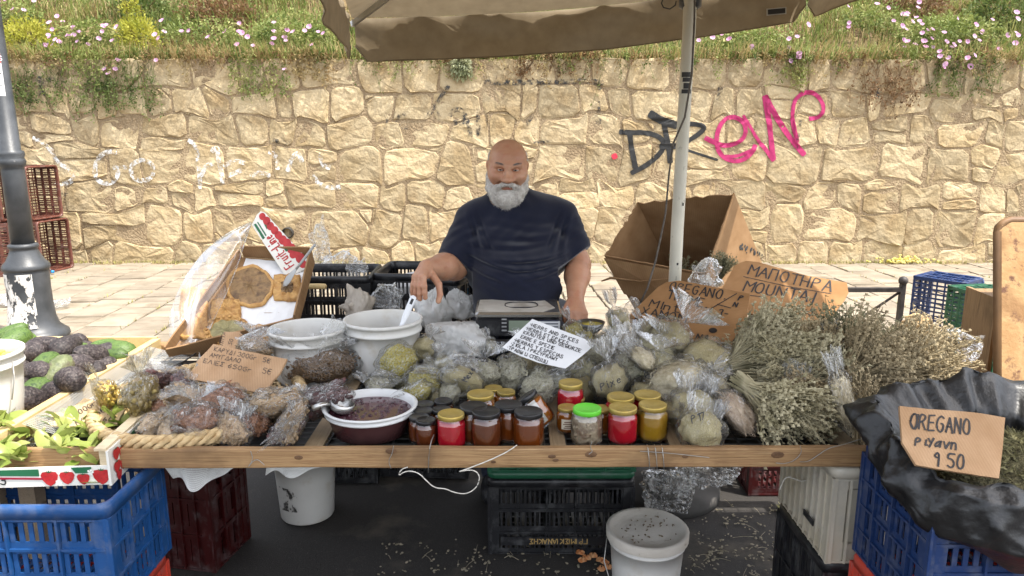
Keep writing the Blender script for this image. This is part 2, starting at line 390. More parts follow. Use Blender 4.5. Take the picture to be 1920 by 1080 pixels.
for i, (nv, y, x) in enumerate(cells):
    q = random.Random(i); z = PZ + q.uniform(-.004, .004)
    if not nv and i < 300:
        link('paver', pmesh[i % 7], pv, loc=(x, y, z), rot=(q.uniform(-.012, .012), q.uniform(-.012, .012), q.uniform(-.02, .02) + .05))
    else:
        rest.add([(x - .15, y - .098, z - .03), (x + .15, y - .098, z - .03), (x + .15, y + .098, z - .03), (x - .15, y + .098, z - .03), (x - .147, y - .094, z), (x + .147, y - .094, z), (x + .147, y + .094, z), (x - .147, y + .094, z)], BOXF[1:])
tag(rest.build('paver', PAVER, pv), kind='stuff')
# weeds in the joints and along the foot of the wall
wd = MB()
for i in range(3400):
    if R.random() < .45: x = R.uniform(-6.5, 6.5); y = WY - .03 - abs(R.gauss(0, .06))
    else:
        c = R.randint(-22, 22); y = R.uniform(4.4, 8.3); x = (c + .5) * .318 + .03 - .06 * (y - 6) + R.gauss(0, .008)
        if fbm(x, y, 0, 1.6) < .1: continue
    for k in range(3):
        a = R.uniform(0, 2 * PI); h = R.uniform(.008, .035); dx, dy = math.cos(a) * .012, math.sin(a) * .012
        wd.add([(x - dy * .3, y + dx * .3, PZ - .01), (x + dy * .3, y - dx * .3, PZ - .01), (x + dx, y + dy, PZ + h)], [(0, 1, 2)])
tag(wd.build('weeds', mat('joint_weeds', (.2, .2, .05), (.42, .36, .14), rough=.9, sc=3)), kind='stuff')
# ---------------------------------------------------------------- stone wall
wall = thing('stone_wall', 'long retaining wall of pale yellow rubble stone with graffiti', 'wall', (0, WY, 0))
WT = 2.36
b = MB(); b.box((0, .262, 1.15), (22.6, .53, 2.38)); b.build('mortar', MORT, wall)
rq = random.Random(5); stone_v, stone_f = [], []
rowz = [-.06]
while rowz[-1] < WT - .12: rowz.append(rowz[-1] + rq.choice((.22, .34, .40, .46, .38, .30)))
rowz[-1] = WT; NR = len(rowz) - 1; joints = []
for k in range(NR):
    h = rowz[k + 1] - rowz[k]; x = -11.4 + rq.uniform(0, .3); J = []
    while x < 11.4: J.append(x); x += rq.choice((.75, .95, 1.1, 1.3, 1.5, 1.75)) * max(.26, h)
    joints.append(J)
bnd = []
for k in range(NR + 1):
    xs = sorted((joints[k - 1] if k > 0 else []) + (joints[k] if k < NR else [])); amp = .075 if 0 < k < NR else .012
    bnd.append([(x, rowz[k] + rq.uniform(-amp, amp), x + rq.uniform(-.055, .055)) for x in xs])
polys = []
for k in range(NR):
    for x0, x1 in zip(joints[k], joints[k][1:]):
        lo = [(b_[2], b_[1]) for b_ in bnd[k] if x0 - 1e-6 <= b_[0] <= x1 + 1e-6]; hi = [(b_[2], b_[1]) for b_ in bnd[k + 1] if x0 - 1e-6 <= b_[0] <= x1 + 1e-6]
        lo.sort(); hi.sort(); P = lo + hi[::-1]; r_ = rq.random(); h = rowz[k + 1] - rowz[k]
        if r_ < .14 and h > .3:                        # two flat stones, one over the other
            zc = (rowz[k] + rowz[k + 1]) / 2 + rq.uniform(-.06, .06); a_, c_ = (lo[0][0] * .5 + hi[0][0] * .5, zc), (lo[-1][0] * .5 + hi[-1][0] * .5, zc + rq.uniform(-.05, .05))
            polys += [lo + [c_, a_], [a_, c_] + hi[::-1]]
        elif r_ < .30 and len(P) >= 4:                 # a corner filled with a small stone
            i = rq.randrange(len(P)); p_, q_, s_ = P[i - 1], P[i], P[(i + 1) % len(P)]; u_ = rq.uniform(.3, .5)
            m1 = (q_[0] + (p_[0] - q_[0]) * u_, q_[1] + (p_[1] - q_[1]) * u_); m2 = (q_[0] + (s_[0] - q_[0]) * u_, q_[1] + (s_[1] - q_[1]) * u_)
            if math.hypot(m1[0] - m2[0], m1[1] - m2[1]) > .13: polys += [P[:i] + [m1, m2] + P[i + 1:], [m1, q_, m2]]
            else: polys.append(P)
        else: polys.append(P)
side_ = MB()
for i, poly in enumerate(polys):
    cx = sum(p[0] for p in poly) / len(poly); cz = sum(p[1] for p in poly) / len(poly)
    g_ = rq.uniform(.010, .017); poly = [(cx + (x - cx) * max(.3, 1 - g_ * 1.25 / max(.05, math.hypot(x - cx, zz - cz))), cz + (zz - cz) * max(.3, 1 - g_ * 1.25 / max(.05, math.hypot(x - cx, zz - cz)))) for x, zz in poly]
    cx = sum(p[0] for p in poly) / len(poly); cz = sum(p[1] for p in poly) / len(poly)
    if max(p[1] for p in poly) < .05 or min(p[1] for p in poly) > WT: continue
    P = poly                                           # resample the outline, knock the corners off
    for it in range(1):
        P = [q for a, c in zip(P, P[1:] + P[:1]) for q in ((a[0] * .84 + c[0] * .16, a[1] * .84 + c[1] * .16), (a[0] * .16 + c[0] * .84, a[1] * .16 + c[1] * .84))]
    per = []; 
    for a, c in zip(P, P[1:] + P[:1]):
        k = max(1, int(math.hypot(c[0] - a[0], c[1] - a[1]) / .085))
        per += [(a[0] + (c[0] - a[0]) * t / k, a[1] + (c[1] - a[1]) * t / k) for t in range(k)]
    per = [(x + .012 * fbm(x, zz, i, 14), zz + .012 * fbm(x, zz, i + 9.1, 14)) for x, zz in per]
    hh = rq.uniform(.006, .018); tx, tz = rq.uniform(-.03, .03), rq.uniform(-.035, .035); rings = []
    for s, y in ((1.03, .06), (1, -.004), (.965, -hh * .8), (.85, -hh), (.5, -hh * 1.05)):
        rings.append([Vector(((cx + (x - cx) * s), y + (tx * (x - cx) + tz * (zz - cz) + .011 * fbm(x * s, zz * s, i, 9 + 4 * (s < .9)) if s < 1 else 0), cz + (zz - cz) * s)) for x, zz in per])
    bb = MB(); bb.loft(rings); n = len(per); o = len(bb.v); bb.v.append((cx, -hh * 1.05 + .01 * fbm(cx, cz, i, 6), cz))
    bb.f += [(4 * n + j, 4 * n + (j + 1) % n, o) for j in range(n)]; bb.m += [0] * n
    bb.f = [f[::-1] for f in bb.f]
    bb.v = [(a - cx, c, d - cz) for a, c, d in bb.v]
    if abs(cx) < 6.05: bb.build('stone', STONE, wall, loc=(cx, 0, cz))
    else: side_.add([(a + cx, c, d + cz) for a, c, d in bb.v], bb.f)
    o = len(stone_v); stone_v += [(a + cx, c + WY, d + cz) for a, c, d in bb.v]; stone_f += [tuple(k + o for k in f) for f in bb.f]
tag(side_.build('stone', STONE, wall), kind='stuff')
o = len(stone_v); stone_v += [(-9, WY - .003, 0), (9, WY - .003, 0), (9, WY - .003, 2.34), (-9, WY - .003, 2.34)]; stone_f.append((o, o + 1, o + 2, o + 3))
wb = BVHTree.FromPolygons([Vector(p) for p in stone_v], stone_f)
def drape(mb, px, w, rough=.0, seg=.012, wob=.0):
    P = [at(u, v, Y=WY) for u, v in px]; P = [(p.x, p.z) for p in P]; P = chaikin(P, 2) if len(P) > 2 else P
    pts = []
    for a, c in zip(P, P[1:]):
        k = max(1, int(math.hypot(c[0] - a[0], c[1] - a[1]) / seg)); pts += [(a[0] + (c[0] - a[0]) * t / k, a[1] + (c[1] - a[1]) * t / k) for t in range(k)]
    drape.k = getattr(drape, 'k', 0) + 1; pts.append(P[-1]); n = len(pts); m = 9; vs = []; ww = w
    for i, p in enumerate(pts):
        a, c = pts[max(0, i - 1)], pts[min(n - 1, i + 1)]; dx, dz = c[0] - a[0], c[1] - a[1]; L_ = math.hypot(dx, dz) or 1
        ww += (w * R.uniform(.8, 1.2) - ww) * .25; e = (1 if 0 < i < n - 1 else .6)
        for j in range(m):
            s = (j / (m - 1) - .5) * ww * e; x, zz = p[0] - dz / L_ * s, p[1] + dx / L_ * s
            h = wb.ray_cast(Vector((x, WY - 1, zz)), Vector((0, 1, 0)), 3)
            vs.append((x, (h[0].y if h[0] else WY) - WY - .006 - .0007 * (drape.k % 12), zz))
    mb.add(vs, [(i * m + j, (i + 1) * m + j, (i + 1) * m + j + 1, i * m + j + 1) for i in range(n - 1) for j in range(m - 1)])
def spray(name, col, amt, sc=14):
    m, nt, bs = nodes(name); L = nt.links.new; v = coords(nt, per_obj=False); n = nd(nt, 'TexNoise', Scale=sc, Detail=8, Roughness=.7); L(v, n.inputs['Vector'])
    f = ramp(nt, n.outputs[0], [(0, 0, 0), (1, 1, 1)], amt, amt + .16); bs.inputs['Base Color'].default_value = (*col, 1); bs.inputs['Roughness'].default_value = .8; L(f, bs.inputs['Alpha']); return m
BLK, PNK, WHT, FNT = spray('black_spray', (.018, .018, .018), .22), spray('pink_spray', (.38, .02, .11), .24), spray('white_spray', (.66, .66, .64), .44, 20), spray('worn_black_spray', (.04, .04, .04), .46, 22)
g = MB()
drape(g, [(1160, 247), (1180, 249), (1212, 248), (1240, 258), (1246, 275), (1232, 294), (1208, 312), (1182, 325)], .055)
drape(g, [(1180, 250), (1184, 280), (1191, 316)], .06); drape(g, [(1216, 212), (1238, 226), (1270, 236)], .085)
drape(g, [(1244, 230), (1249, 256), (1254, 284), (1256, 306)], .06); drape(g, [(1236, 274), (1268, 274)], .07)
drape(g, [(1270, 234), (1300, 232), (1322, 237), (1312, 250), (1286, 266)], .05); drape(g, [(1268, 274), (1300, 286), (1345, 300)], .028)
g.build('graffiti', BLK, wall, smooth=True, label='black spray-painted letters DR')
g = MB(); drape(g, [(1320, 258), (1336, 266), (1352, 273), (1372, 272), (1392, 262), (1398, 244), (1392, 226), (1370, 217), (1350, 230), (1341, 258), (1345, 284), (1362, 300), (1388, 303), (1408, 288), (1416, 271)], .05)
drape(g, [(1354, 293), (1380, 294), (1408, 282)], .04)
drape(g, [(1392, 216), (1408, 243), (1424, 268)], .035); drape(g, [(1424, 268), (1438, 284), (1449, 302)], .045)
drape(g, [(1449, 301), (1444, 245), (1433, 179)], .06); drape(g, [(1433, 179), (1450, 212), (1478, 256), (1508, 291)], .06)
drape(g, [(1494, 267), (1484, 225), (1486, 192), (1502, 175), (1522, 172), (1538, 186), (1544, 206), (1534, 221), (1515, 223)], .045)
g.build('graffiti', PNK, wall, smooth=True, label='pink spray-painted letters EW with a curl')
g = MB()
for s in ([(62, 258), (84, 268), (100, 284), (108, 305), (134, 318), (141, 334), (126, 345), (104, 344)], [(222, 285), (200, 284), (184, 298), (178, 320), (185, 340), (204, 346), (222, 334), (224, 314), (208, 313), (240, 314)],
          [(268, 299), (250, 306), (246, 325), (258, 339), (280, 338), (291, 322), (286, 304), (262, 299)], [(353, 263), (368, 270), (373, 300), (377, 354)], [(378, 330), (388, 310), (402, 306)], [(398, 285), (408, 272), (412, 300), (420, 344)],
          [(420, 312), (440, 300), (462, 306)], [(428, 330), (456, 318)], [(505, 284), (520, 292), (522, 318)], [(540, 322), (548, 296), (560, 284), (568, 304)], [(470, 330), (490, 322), (508, 330)], [(587, 328), (598, 344), (618, 352), (640, 350)], [(600, 286), (606, 312), (620, 314)]):
    drape(g, s, .05)
g.build('graffiti', WHT, wall, smooth=True, label='faded white spray-painted letters')
g = MB()
for s, w in (([(907, 155), (970, 155), (1034, 153)], .06), ([(1040, 154), (1104, 152), (1132, 156)], .055), ([(1126, 150), (1123, 168)], .05), ([(1120, 190), (1122, 234)], .06), ([(842, 160), (822, 190), (803, 218)], .05), ([(722, 213), (728, 226), (722, 242)], .03),
             ([(768, 212), (748, 216), (744, 232), (760, 242), (770, 234)], .035), ([(820, 206), (826, 222), (820, 224)], .03), ([(843, 218), (852, 204), (866, 206), (878, 226), (883, 258)], .05), ([(850, 230), (880, 226)], .06), ([(897, 210), (897, 256)], .045),
             ([(46, 150), (74, 147), (104, 150)], .06), ([(52, 152), (57, 190)], .07), ([(79, 145), (80, 182)], .06), ([(513, 262), (530, 268), (545, 268)], .05), ([(1000, 268), (1030, 266)], .03), ([(985, 236), (1000, 214)], .04), ([(112, 364), (132, 366)], .05), ([(1500, 222), (1494, 262), (1492, 280)], .03), ([(1640, 192), (1650, 160)], .04), ([(1345, 188), (1352, 160)], .05)):
    drape(g, s, w)
g.build('graffiti', FNT, wall, smooth=True, label='worn black spray-painted strokes')
g = MB(); drape(g, [(1147, 295), (1157, 291)], .06); g.build('graffiti', spray('red_spray', (.6, .03, .06), .2), wall, label='small red paint blot')
g = MB(); p = at(541, 436, Y=WY); g.lathe([(.052, -.06), (.056, -.068), (.064, -.06), (.064, .1)], 16, (p.x, 0, p.z), Matrix.Rotation(rad(-90), 3, 'X')); g.lathe([(0.001, .02), (.05, .02), (.052, -.062)], 16, (p.x, -.0, p.z), Matrix.Rotation(rad(-90), 3, 'X'))
g.v = [(x, y * 1, zz) for x, y, zz in g.v]
g.build('drain_pipe', mat('pipe_black', (.02, .018, .015), (.035, .03, .025), rough=.7), wall, smooth=True)
# ---------------------------------------------------------------- bank behind the wall
def bank(x, y): d = y - WY - .45; return 2.33 + max(0, d) * .62 - (0 if d > 0 else .02) + .12 * fbm(x, y, 0, 1.1) * min(1, max(0, d))
sheet('hillside', -40, 40, WY + .3, WY + 16, 0, EARTH, hgt=bank, nx=90, ny=24)
def leafmat(name, *c, tr=.35, rough=.6):
    m, nt, bs = nodes(name); L = nt.links.new; out = nt.nodes['Material Output']; v = coords(nt); n = nd(nt, 'TexNoise', Scale=5.5, Detail=5); L(v, n.inputs['Vector'])
    cc = ramp(nt, n.outputs[0], c, .32, .68); L(cc, bs.inputs['Base Color']); bs.inputs['Roughness'].default_value = rough; bs.inputs['Specular IOR Level'].default_value = .3
    t = nd(nt, 'BsdfTranslucent'); L(cc, t.inputs[0]); mx = nd(nt, 'MixShader'); mx.inputs[0].default_value = tr
    L(bs.outputs[0], mx.inputs[1]); L(t.outputs[0], mx.inputs[2]); L(mx.outputs[0], out.inputs[0]); MATS[name] = m; return m
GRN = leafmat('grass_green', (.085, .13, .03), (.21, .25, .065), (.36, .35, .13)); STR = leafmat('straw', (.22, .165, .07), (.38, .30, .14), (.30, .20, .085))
GRD = leafmat('weed_green', (.05, .08, .02), (.12, .16, .04), (.20, .23, .08)); YGR = leafmat('spurge_leaf', (.20, .22, .025), (.38, .37, .05), (.45, .42, .08)); BRW = leafmat('dead_stalks', (.10, .06, .03), (.22, .13, .06), (.17, .09, .04))
PET = leafmat('bindweed_petal', (.62, .30, .50), (.78, .52, .70), tr=.4)
rng = np.random.default_rng(3)
def blades(name, n, xr, dens, hmin, hmax, w, m, lean=.6, droop=.0, yr=(WY + .02, WY + 3.4)):
    X = rng.uniform(*xr, n * 3); Y = yr[0] + (yr[1] - yr[0]) * rng.random(n * 3) ** 1.35
    keep = np.array([dens(x, y) for x, y in zip(X, Y)]) > rng.random(n * 3); X, Y = X[keep][:n], Y[keep][:n]; n = len(X)
    Z = np.array([bank(x, y) for x, y in zip(X, Y)]) - .02
    a = rng.uniform(0, 2 * PI, n); h = rng.uniform(hmin, hmax, n); ln = rng.normal(0, lean, n); wx, wy = np.cos(a) * w, np.sin(a) * w
    lx, ly = -np.sin(a) * ln * h, np.cos(a) * ln * h - droop * h
    B = np.stack([X, Y, Z], 1); V = np.empty((n, 5, 3)); up = np.array([0, 0, 1.])
    V[:, 0] = B - np.stack([wx, wy, 0 * wx], 1); V[:, 1] = B + np.stack([wx, wy, 0 * wx], 1)
    M_ = B + np.stack([lx * .35, ly * .35, h * .6], 1); V[:, 2] = M_ + np.stack([wx, wy, 0 * wx], 1) * .7; V[:, 3] = M_ - np.stack([wx, wy, 0 * wx], 1) * .7
    V[:, 4] = B + np.stack([lx, ly, h * (1 - .35 * np.abs(ln))], 1)
    i = np.arange(n)[:, None] * 5
    F3 = np.concatenate([i + np.array([[0, 1, 2]]), i + np.array([[0, 2, 3]]), i + np.array([[3, 2, 4]])])
    return tag(link(name, npmesh(name, V.reshape(-1, 3), F3, m)), kind='stuff')
patch = lambda k, lo: (lambda x, y: max(.04, min(1, (fbm(x, y * 1.6, k, .85) - lo) * 1.6)))
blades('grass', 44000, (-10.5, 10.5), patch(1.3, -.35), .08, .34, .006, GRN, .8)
blades('dry_grass', 17000, (-10.5, 10.5), patch(5.1, -.05), .08, .36, .005, STR, .9)
blades('weeds', 20000, (-8, 8), patch(8.7, -.1), .05, .26, .010, GRD, .9)
blades('dead_weeds', 14000, (-8, 8), patch(12.2, -.05), .05, .28, .006, BRW, 1.0)
blades('dry_grass', 1100, (-8, 8), patch(3.3, -.1), .10, .34, .005, STR, .7, droop=1.0, yr=(WY - .02, WY + .12))
blades('far_weeds', 22000, (-30, 30), lambda x, y: 1, .2, .6, .02, GRD, .8, yr=(WY + 3, WY + 15))
def flower(mb, c, d, r, m=1):
    x, y, n = frame(d); k = 7; vs = [c - n * r * .45]
    vs += [c + (x * math.cos(2 * PI * j / k) + y * math.sin(2 * PI * j / k)) * r + n * R.uniform(-.1, .15) * r for j in range(k)]
    mb.add(vs, [(0, 1 + j, 1 + (j + 1) % k) for j in range(k)], m)
def leafclump(mb, c, rs, n, ls, down=0, shell=.5, q=R):
    for _ in range(n):
        d = Vector((q.gauss(0, 1), q.gauss(0, 1), q.gauss(0, 1))).normalized(); rr = q.uniform(shell, 1) ** .6
        wob = 1 + .35 * fbm(d.x * 2, d.y * 2, d.z * 2 + c.x, 1.7)
        p = c + Vector((d.x * rs[0], d.y * rs[1], d.z * rs[2])) * rr * wob; e = (d + Vector((q.gauss(0, .7), q.gauss(0, .7), q.gauss(.2, .7) - down))).normalized()
        s = e.cross(Vector((q.gauss(0, 1), q.gauss(0, 1), q.gauss(0, 1)))).normalized() * ls * q.uniform(.18, .3); L_ = e * ls * q.uniform(.7, 1.3)
        mb.add([p, p + L_ * .5 + s, p + L_, p + L_ * .5 - s], [(0, 1, 2, 3)])
def stems(mb, base, c, rs, n, r=.004, q=R):
    for _ in range(n):
        e = c + Vector((q.uniform(-1, 1) * rs[0], q.uniform(-1, 1) * rs[1], q.uniform(0, .9) * rs[2])); m_ = base.lerp(e, .5) + Vector((q.uniform(-.03, .03), q.uniform(-.03, .03), .03))
        mb.tube([base + Vector((q.uniform(-.05, .05), q.uniform(-.05, .05), 0)), m_, e], [r, r * .8, r * .5], 3)
def shrub(px, Yd, rs, n, ls, m, name, label, cat='shrub', shell=.3):
    c = at(*px, Y=Yd); base = Vector((c.x, c.y, bank(c.x, c.y) - .02)); t = thing(name, label, cat, base); c = c - base
    a = MB(); leafclump(a, c, rs, n, ls, shell=shell); a.build('crown', m, t); a = MB(); stems(a, Vector(), c, rs, 14); tag(a.build('stem', BRW, t), kind='stuff'); return t
shrub((52, 78), WY + .55, (.34, .26, .26), 2600, .04, YGR, 'spurge_shrub', 'round yellow-green spurge shrub on the wall top behind the lamp post')
shrub((262, 72), WY + .4, (.22, .22, .24), 1700, .04, YGR, 'spurge_shrub', 'tall pointed yellow-green spurge shrub between the flowers left of the parasol')
shrub((245, 20), WY + .6, (.10, .10, .26), 500, .04, YGR, 'spurge_shrub', 'thin yellow spike of spurge rising above the left shrub')
shrub((270, 30), WY + 1.6, (.55, .3, .3), 2200, .05, GRD, 'dark_shrub', 'dark green bush deep in the bank left of the parasol')
shrub((420, 40), WY + 1.3, (.5, .3, .3), 2200, .05, BRW, 'withered_shrub', 'withered brown bush in the bank left of the parasol')
shrub((560, 55), WY + .9, (.5, .3, .22), 1600, .045, GRN, 'bush', 'grey-green bush beside the left corner of the parasol')
shrub((1880, 20), WY + 1.1, (.4, .3, .3), 1800, .05, GRD, 'dark_shrub', 'dark green bush at the right end of the bank')
shrub((1720, 12), WY + 1.5, (.4, .3, .26), 1400, .05, BRW, 'withered_shrub', 'withered brown bush in the bank near the right end')
def bindweed(px, rs, n, nf, label, fl=.030, hang=0, Yo=.12, m=None):
    c = at(*px, Y=WY + Yo); t = thing('bindweed_plant', label, 'bindweed', (c.x, c.y, c.z - rs[2])); cc = Vector((0, 0, rs[2]))
    a = MB(); leafclump(a, cc, rs, n, .042, down=.3, shell=.15); a.build('crown', m or GRN, t)
    a = MB(); 
    for _ in range(16 + int(hang * 18)):
        p = cc + Vector((R.uniform(-1, 1) * rs[0], -.02, R.uniform(-.4, .6) * rs[2])); pts = [p]
        for k in range(6): p = p + Vector((R.gauss(0, .03), R.gauss(-.005, .006), -R.uniform(.01, .05) * (1 + 1.5 * hang))); pts.append(p)
        a.tube(pts, .0025, 3)
        for q in pts[2:]: leafclump(a, q, (.02, .02, .02), 3, .035, down=.6)
    tag(a.build('stem', m or GRN, t), kind='stuff')
    fm = MB(); flower(fm, Vector(), Vector((0, 0, 1)), fl, 0); me = fm.mesh('flower', PET)
    for _ in range(nf):
        p = cc + Vector((R.uniform(-1, 1) * rs[0] * 1.05, -rs[1] * R.uniform(.6, 1.15), R.uniform(-1, .95) * rs[2])); d = Vector((R.gauss(0, .5), -1, R.uniform(.2, 1.6)))
        link('flower', me, t, loc=p, rot=d.to_track_quat('Z', 'Y').to_euler(), scale=R.uniform(.75, 1.15))
    return t
bindweed((165, 62), (.42, .2, .16), 1300, 26, 'dense bindweed full of pink flowers between the two spurge shrubs', Yo=.35)
bindweed((30, 22), (.32, .2, .14), 600, 12, 'bindweed with pink flowers above the round spurge shrub', Yo=.8)
bindweed((385, 60), (.5, .2, .17), 900, 9, 'loose bindweed with a few pink flowers left of the withered bush', Yo=.4)
bindweed((540, 62), (.5, .2, .16), 1200, 20, 'bindweed with pink flowers at the left corner of the parasol', Yo=.35)
bindweed((1400, 70), (.6, .2, .13), 1100, 10, 'bindweed with sparse pink flowers right of the parasol post', Yo=.25)
bindweed((1780, 60), (.62, .24, .2), 2200, 40, 'broad bindweed mass thick with pink flowers at the right', Yo=.35)
bindweed((1640, 30), (.4, .2, .15), 700, 10, 'bindweed with pink flowers high on the bank above the pink graffiti', Yo=.7)
bindweed((1800, 112), (.38, .1, .09), 220, 8, 'hanging bindweed with pink flowers over the wall at the right', hang=.6, Yo=-.02, m=GRD)
bindweed((1497, 108), (.10, .06, .08), 160, 3, 'small hanging bindweed with three flowers above the pink graffiti', hang=.3, Yo=-.02)
bindweed((240, 120), (.34, .06, .06), 50, 2, 'trailing dark bindweed hanging low under the pointed spurge shrub', hang=1, Yo=-.02, m=GRD)
bindweed((160, 130), (.34, .06, .06), 50, 3, 'trailing bindweed hanging over the wall left of the pointed spurge', hang=.8, Yo=-.02, m=GRD)
bindweed((58, 130), (.3, .06, .06), 50, 0, 'trailing green creeper hanging over the wall by the lamp post', hang=.7, Yo=-.02, m=GRD)
bindweed((490, 120), (.3, .07, .08), 110, 1, 'grey-green creeper hanging over the wall left of the parasol corner', hang=.5, Yo=-.02, m=GRN)
bindweed((1665, 120), (.3, .06, .06), 40, 0, 'dead brown creeper hanging over the wall right of the parasol', hang=.8, Yo=-.02, m=BRW)
bindweed((580, 105), (.18, .07, .07), 300, 0, 'dead straw creeper draped on the wall top by the parasol corner', hang=.2, Yo=.0, m=STR)
bindweed((1050, 100), (.5, .08, .06), 500, 1, 'rusty dead creeper lying along the wall top under the parasol', hang=.1, Yo=.02, m=BRW)
t = thing('fleabane_plant', 'pale feathery plant hanging over the wall under the parasol', 'plant', at(865, 110, Y=WY - .02))
a = MB(); leafclump(a, Vector((0, -.03, -.07)), (.11, .05, .13), 700, .05, down=.8, shell=.1); a.build('crown', leafmat('silver_leaf', (.3, .33, .18), (.5, .5, .32)), t)
a = MB()
for k in range(14):
    x = R.uniform(-.9, .5); p = Vector((x, -.02, R.uniform(-.02, .05))); pts = [p]
    for j in range(7): p = p + Vector((R.uniform(-.05, .05), R.uniform(-.012, .002), R.uniform(-.06, .02))); pts.append(p)
    a.tube(pts, .004, 3)
tag(a.build('stem', STR, t), kind='stuff')
def trailing(name, n, m, lo, L0, L1, seed):              # loose stems and leaves creeping over the wall top
    q = random.Random(seed); b = MB(); k = 0
    while k < n:
        x = q.uniform(-6.6, 6.6)
        if q.random() > .12 + .9 * max(0, fbm(x, 0, seed, 1.1) - lo): continue
        k += 1; p = Vector((x, WY + q.uniform(-.02, .08), WT + .04)); L = q.uniform(L0, L1) * (.4 + max(0, fbm(x, 0, seed, 1.1) - lo)); pts = [p]; dx = q.gauss(0, .3)
        for i in range(7): p = p + Vector((dx * L / 7 + q.gauss(0, .012), -.035 / (i + 1), (.02 if i == 0 else -L / 7 * q.uniform(.6, 1.4)))); p.y = min(p.y, WY - .02) if i > 1 else p.y; pts.append(p)
        b.tube(pts, .0022, 3, cap=False)
        for r in pts[1:]: leafclump(b, r, (.02, .012, .02), q.randint(1, 4), .032, down=.5, q=q)
    return tag(b.build(name, m), kind='stuff')
trailing('trailing_weeds', 150, GRN, -.25, .10, .42, 3); trailing('trailing_weeds', 45, GRD, -.1, .12, .5, 9); trailing('trailing_dry_stems', 130, STR, -.3, .08, .34, 5); trailing('trailing_dead_stems', 70, BRW, -.1, .1, .36, 14)
# fallen blossoms at the foot of the wall and petals
b = MB(); c = at(1690, 493, z=PZ)
for i in range(150):
    p = Vector((c.x + R.gauss(0, .15), c.y - .02 + R.gauss(0, .05), PZ + .012 + abs(R.gauss(0, .025)))); b.blob(p, (R.uniform(.01, .022), R.uniform(.01, .02), R.uniform(.006, .014)), 5, 3)
tag(b.build('leaves', mat('yellow_leaf', (.5, .42, .07), (.62, .55, .2), (.33, .24, .06), rough=.8, sc=20)), kind='stuff')
# ================================================================ LAMP POST, PARASOL, CRATES BEHIND
IRON = mat('cast_iron_paint', (.03, .033, .036), (.055, .058, .062), rough=.42, sc=9, bump=.25, bsc=90, bd=.003, dirt=(.22, .21, .2), dsc=13, dlo=.66, dhi=.72)
lp = at(67, 632, z=PZ); LX, LY = lp.x, lp.y
lamp = thing('lamp_post', 'dark grey cast-iron lamp post with a flared base and torn white paper', 'lamp post', (LX, LY, PZ))
b = MB(); b.lathe([(.215, 0), (.225, .015), (.22, .04), (.195, .06), (.165, .09), (.148, .15), (.140, .25), (.138, .36), (.14, .48), (.138, .50)], 28); b.build('base', IRON, lamp, True)
b = MB(); b.lathe([(.138, .50), (.148, .505), (.153, .52), (.148, .535), (.142, .545), (.122, .565), (.10, .61), (.088, .64), (.086, .655), (.094, .66), (.097, .672), (.094, .684), (.074, .69)], 28); b.build('collar', IRON, lamp, True)
b = MB(); b.lathe([(.074, .685), (.072, 1.2), (.070, 1.22), (.082, 1.235), (.088, 1.26), (.084, 1.275), (.078, 1.285), (.086, 1.31), (.082, 1.33), (.066, 1.34), (.058, 2.2), (.052, 4.0)], 22, cap=True); b.build('shaft', IRON, lamp, True)
def torn(name, c, amt, sc=16):
    m, nt, bs = nodes(name); L = nt.links.new; v = coords(nt, (1, 1, .55)); n = nd(nt, 'TexNoise', Scale=sc, Detail=9, Roughness=.68); L(v, n.inputs['Vector'])
    f = ramp(nt, n.outputs[0], [(0, 0, 0), (1, 1, 1)], amt, amt + .03); cc = ramp(nt, n.outputs[0], [(.4, .37, .33), c], .4, .6); L(cc, bs.inputs['Base Color']); bs.inputs['Roughness'].default_value = .85; L(f, bs.inputs['Alpha']); return m
b = MB(); rings = []
for i in range(14): z = .10 + .385 * i / 13; r = (.1665 - .0265 * min(1, i / 5)) + .0025; rings.append([Vector((r * math.cos(a), r * math.sin(a), z)) for a in [rad(-150 + 104 * j / 14) for j in range(15)]])
b.loft(rings, closed=False); b.build('torn_paper', torn('torn_paper', (.68, .66, .62), .455), lamp)
b = MB(); rings = [[Vector(((.0665 - .0075 * (z - 1.34) / .9) * math.cos(a), (.0665 - .0075 * (z - 1.34) / .9) * math.sin(a), z)) for a in [rad(-120 + 80 * j / 6) for j in range(7)]] for z in (1.70, 1.98)]
b.loft(rings, closed=False); st = b.build('sticker', mat('white_paper', (.72, .72, .7), (.78, .78, .76), rough=.8, sc=30), lamp)
b = MB(); b.loft([[Vector((.0685 * math.cos(a), .0685 * math.sin(a), z)) for a in [rad(-118 + 76 * j / 6) for j in range(7)]] for z in (1.915, 1.972)], closed=False); b.build('red_band', mat('red_print', (.55, .04, .04), rough=.8), st)
b = MB(); nn = Vector((math.cos(rad(-78)), math.sin(rad(-78)), 0)); text(b, 'ONG', Vector((-.005, -.0705, 1.928)), Vector((1, 0.12, 0)).normalized(), Vector((0, 0, 1)), Vector((0, -1, 0)), .03, .006, .001)
b.build('lettering', mat('white_ink', (.8, .8, .78), rough=.8), st)
b = MB()
for k, z in enumerate((1.885, 1.868, 1.852, 1.80, 1.785, 1.77, 1.735)):
    b.loft([[Vector((.0687 * math.cos(a), .0687 * math.sin(a), zz)) for a in [rad(-110 + 60 * j / 6) for j in range(7)]] for zz in (z - (.012 if k < 3 else .004), z)], closed=False)
INK = mat('black_ink', (.02, .02, .022), (.035, .034, .034), rough=.6)
b.build('printed_lines', INK, st)
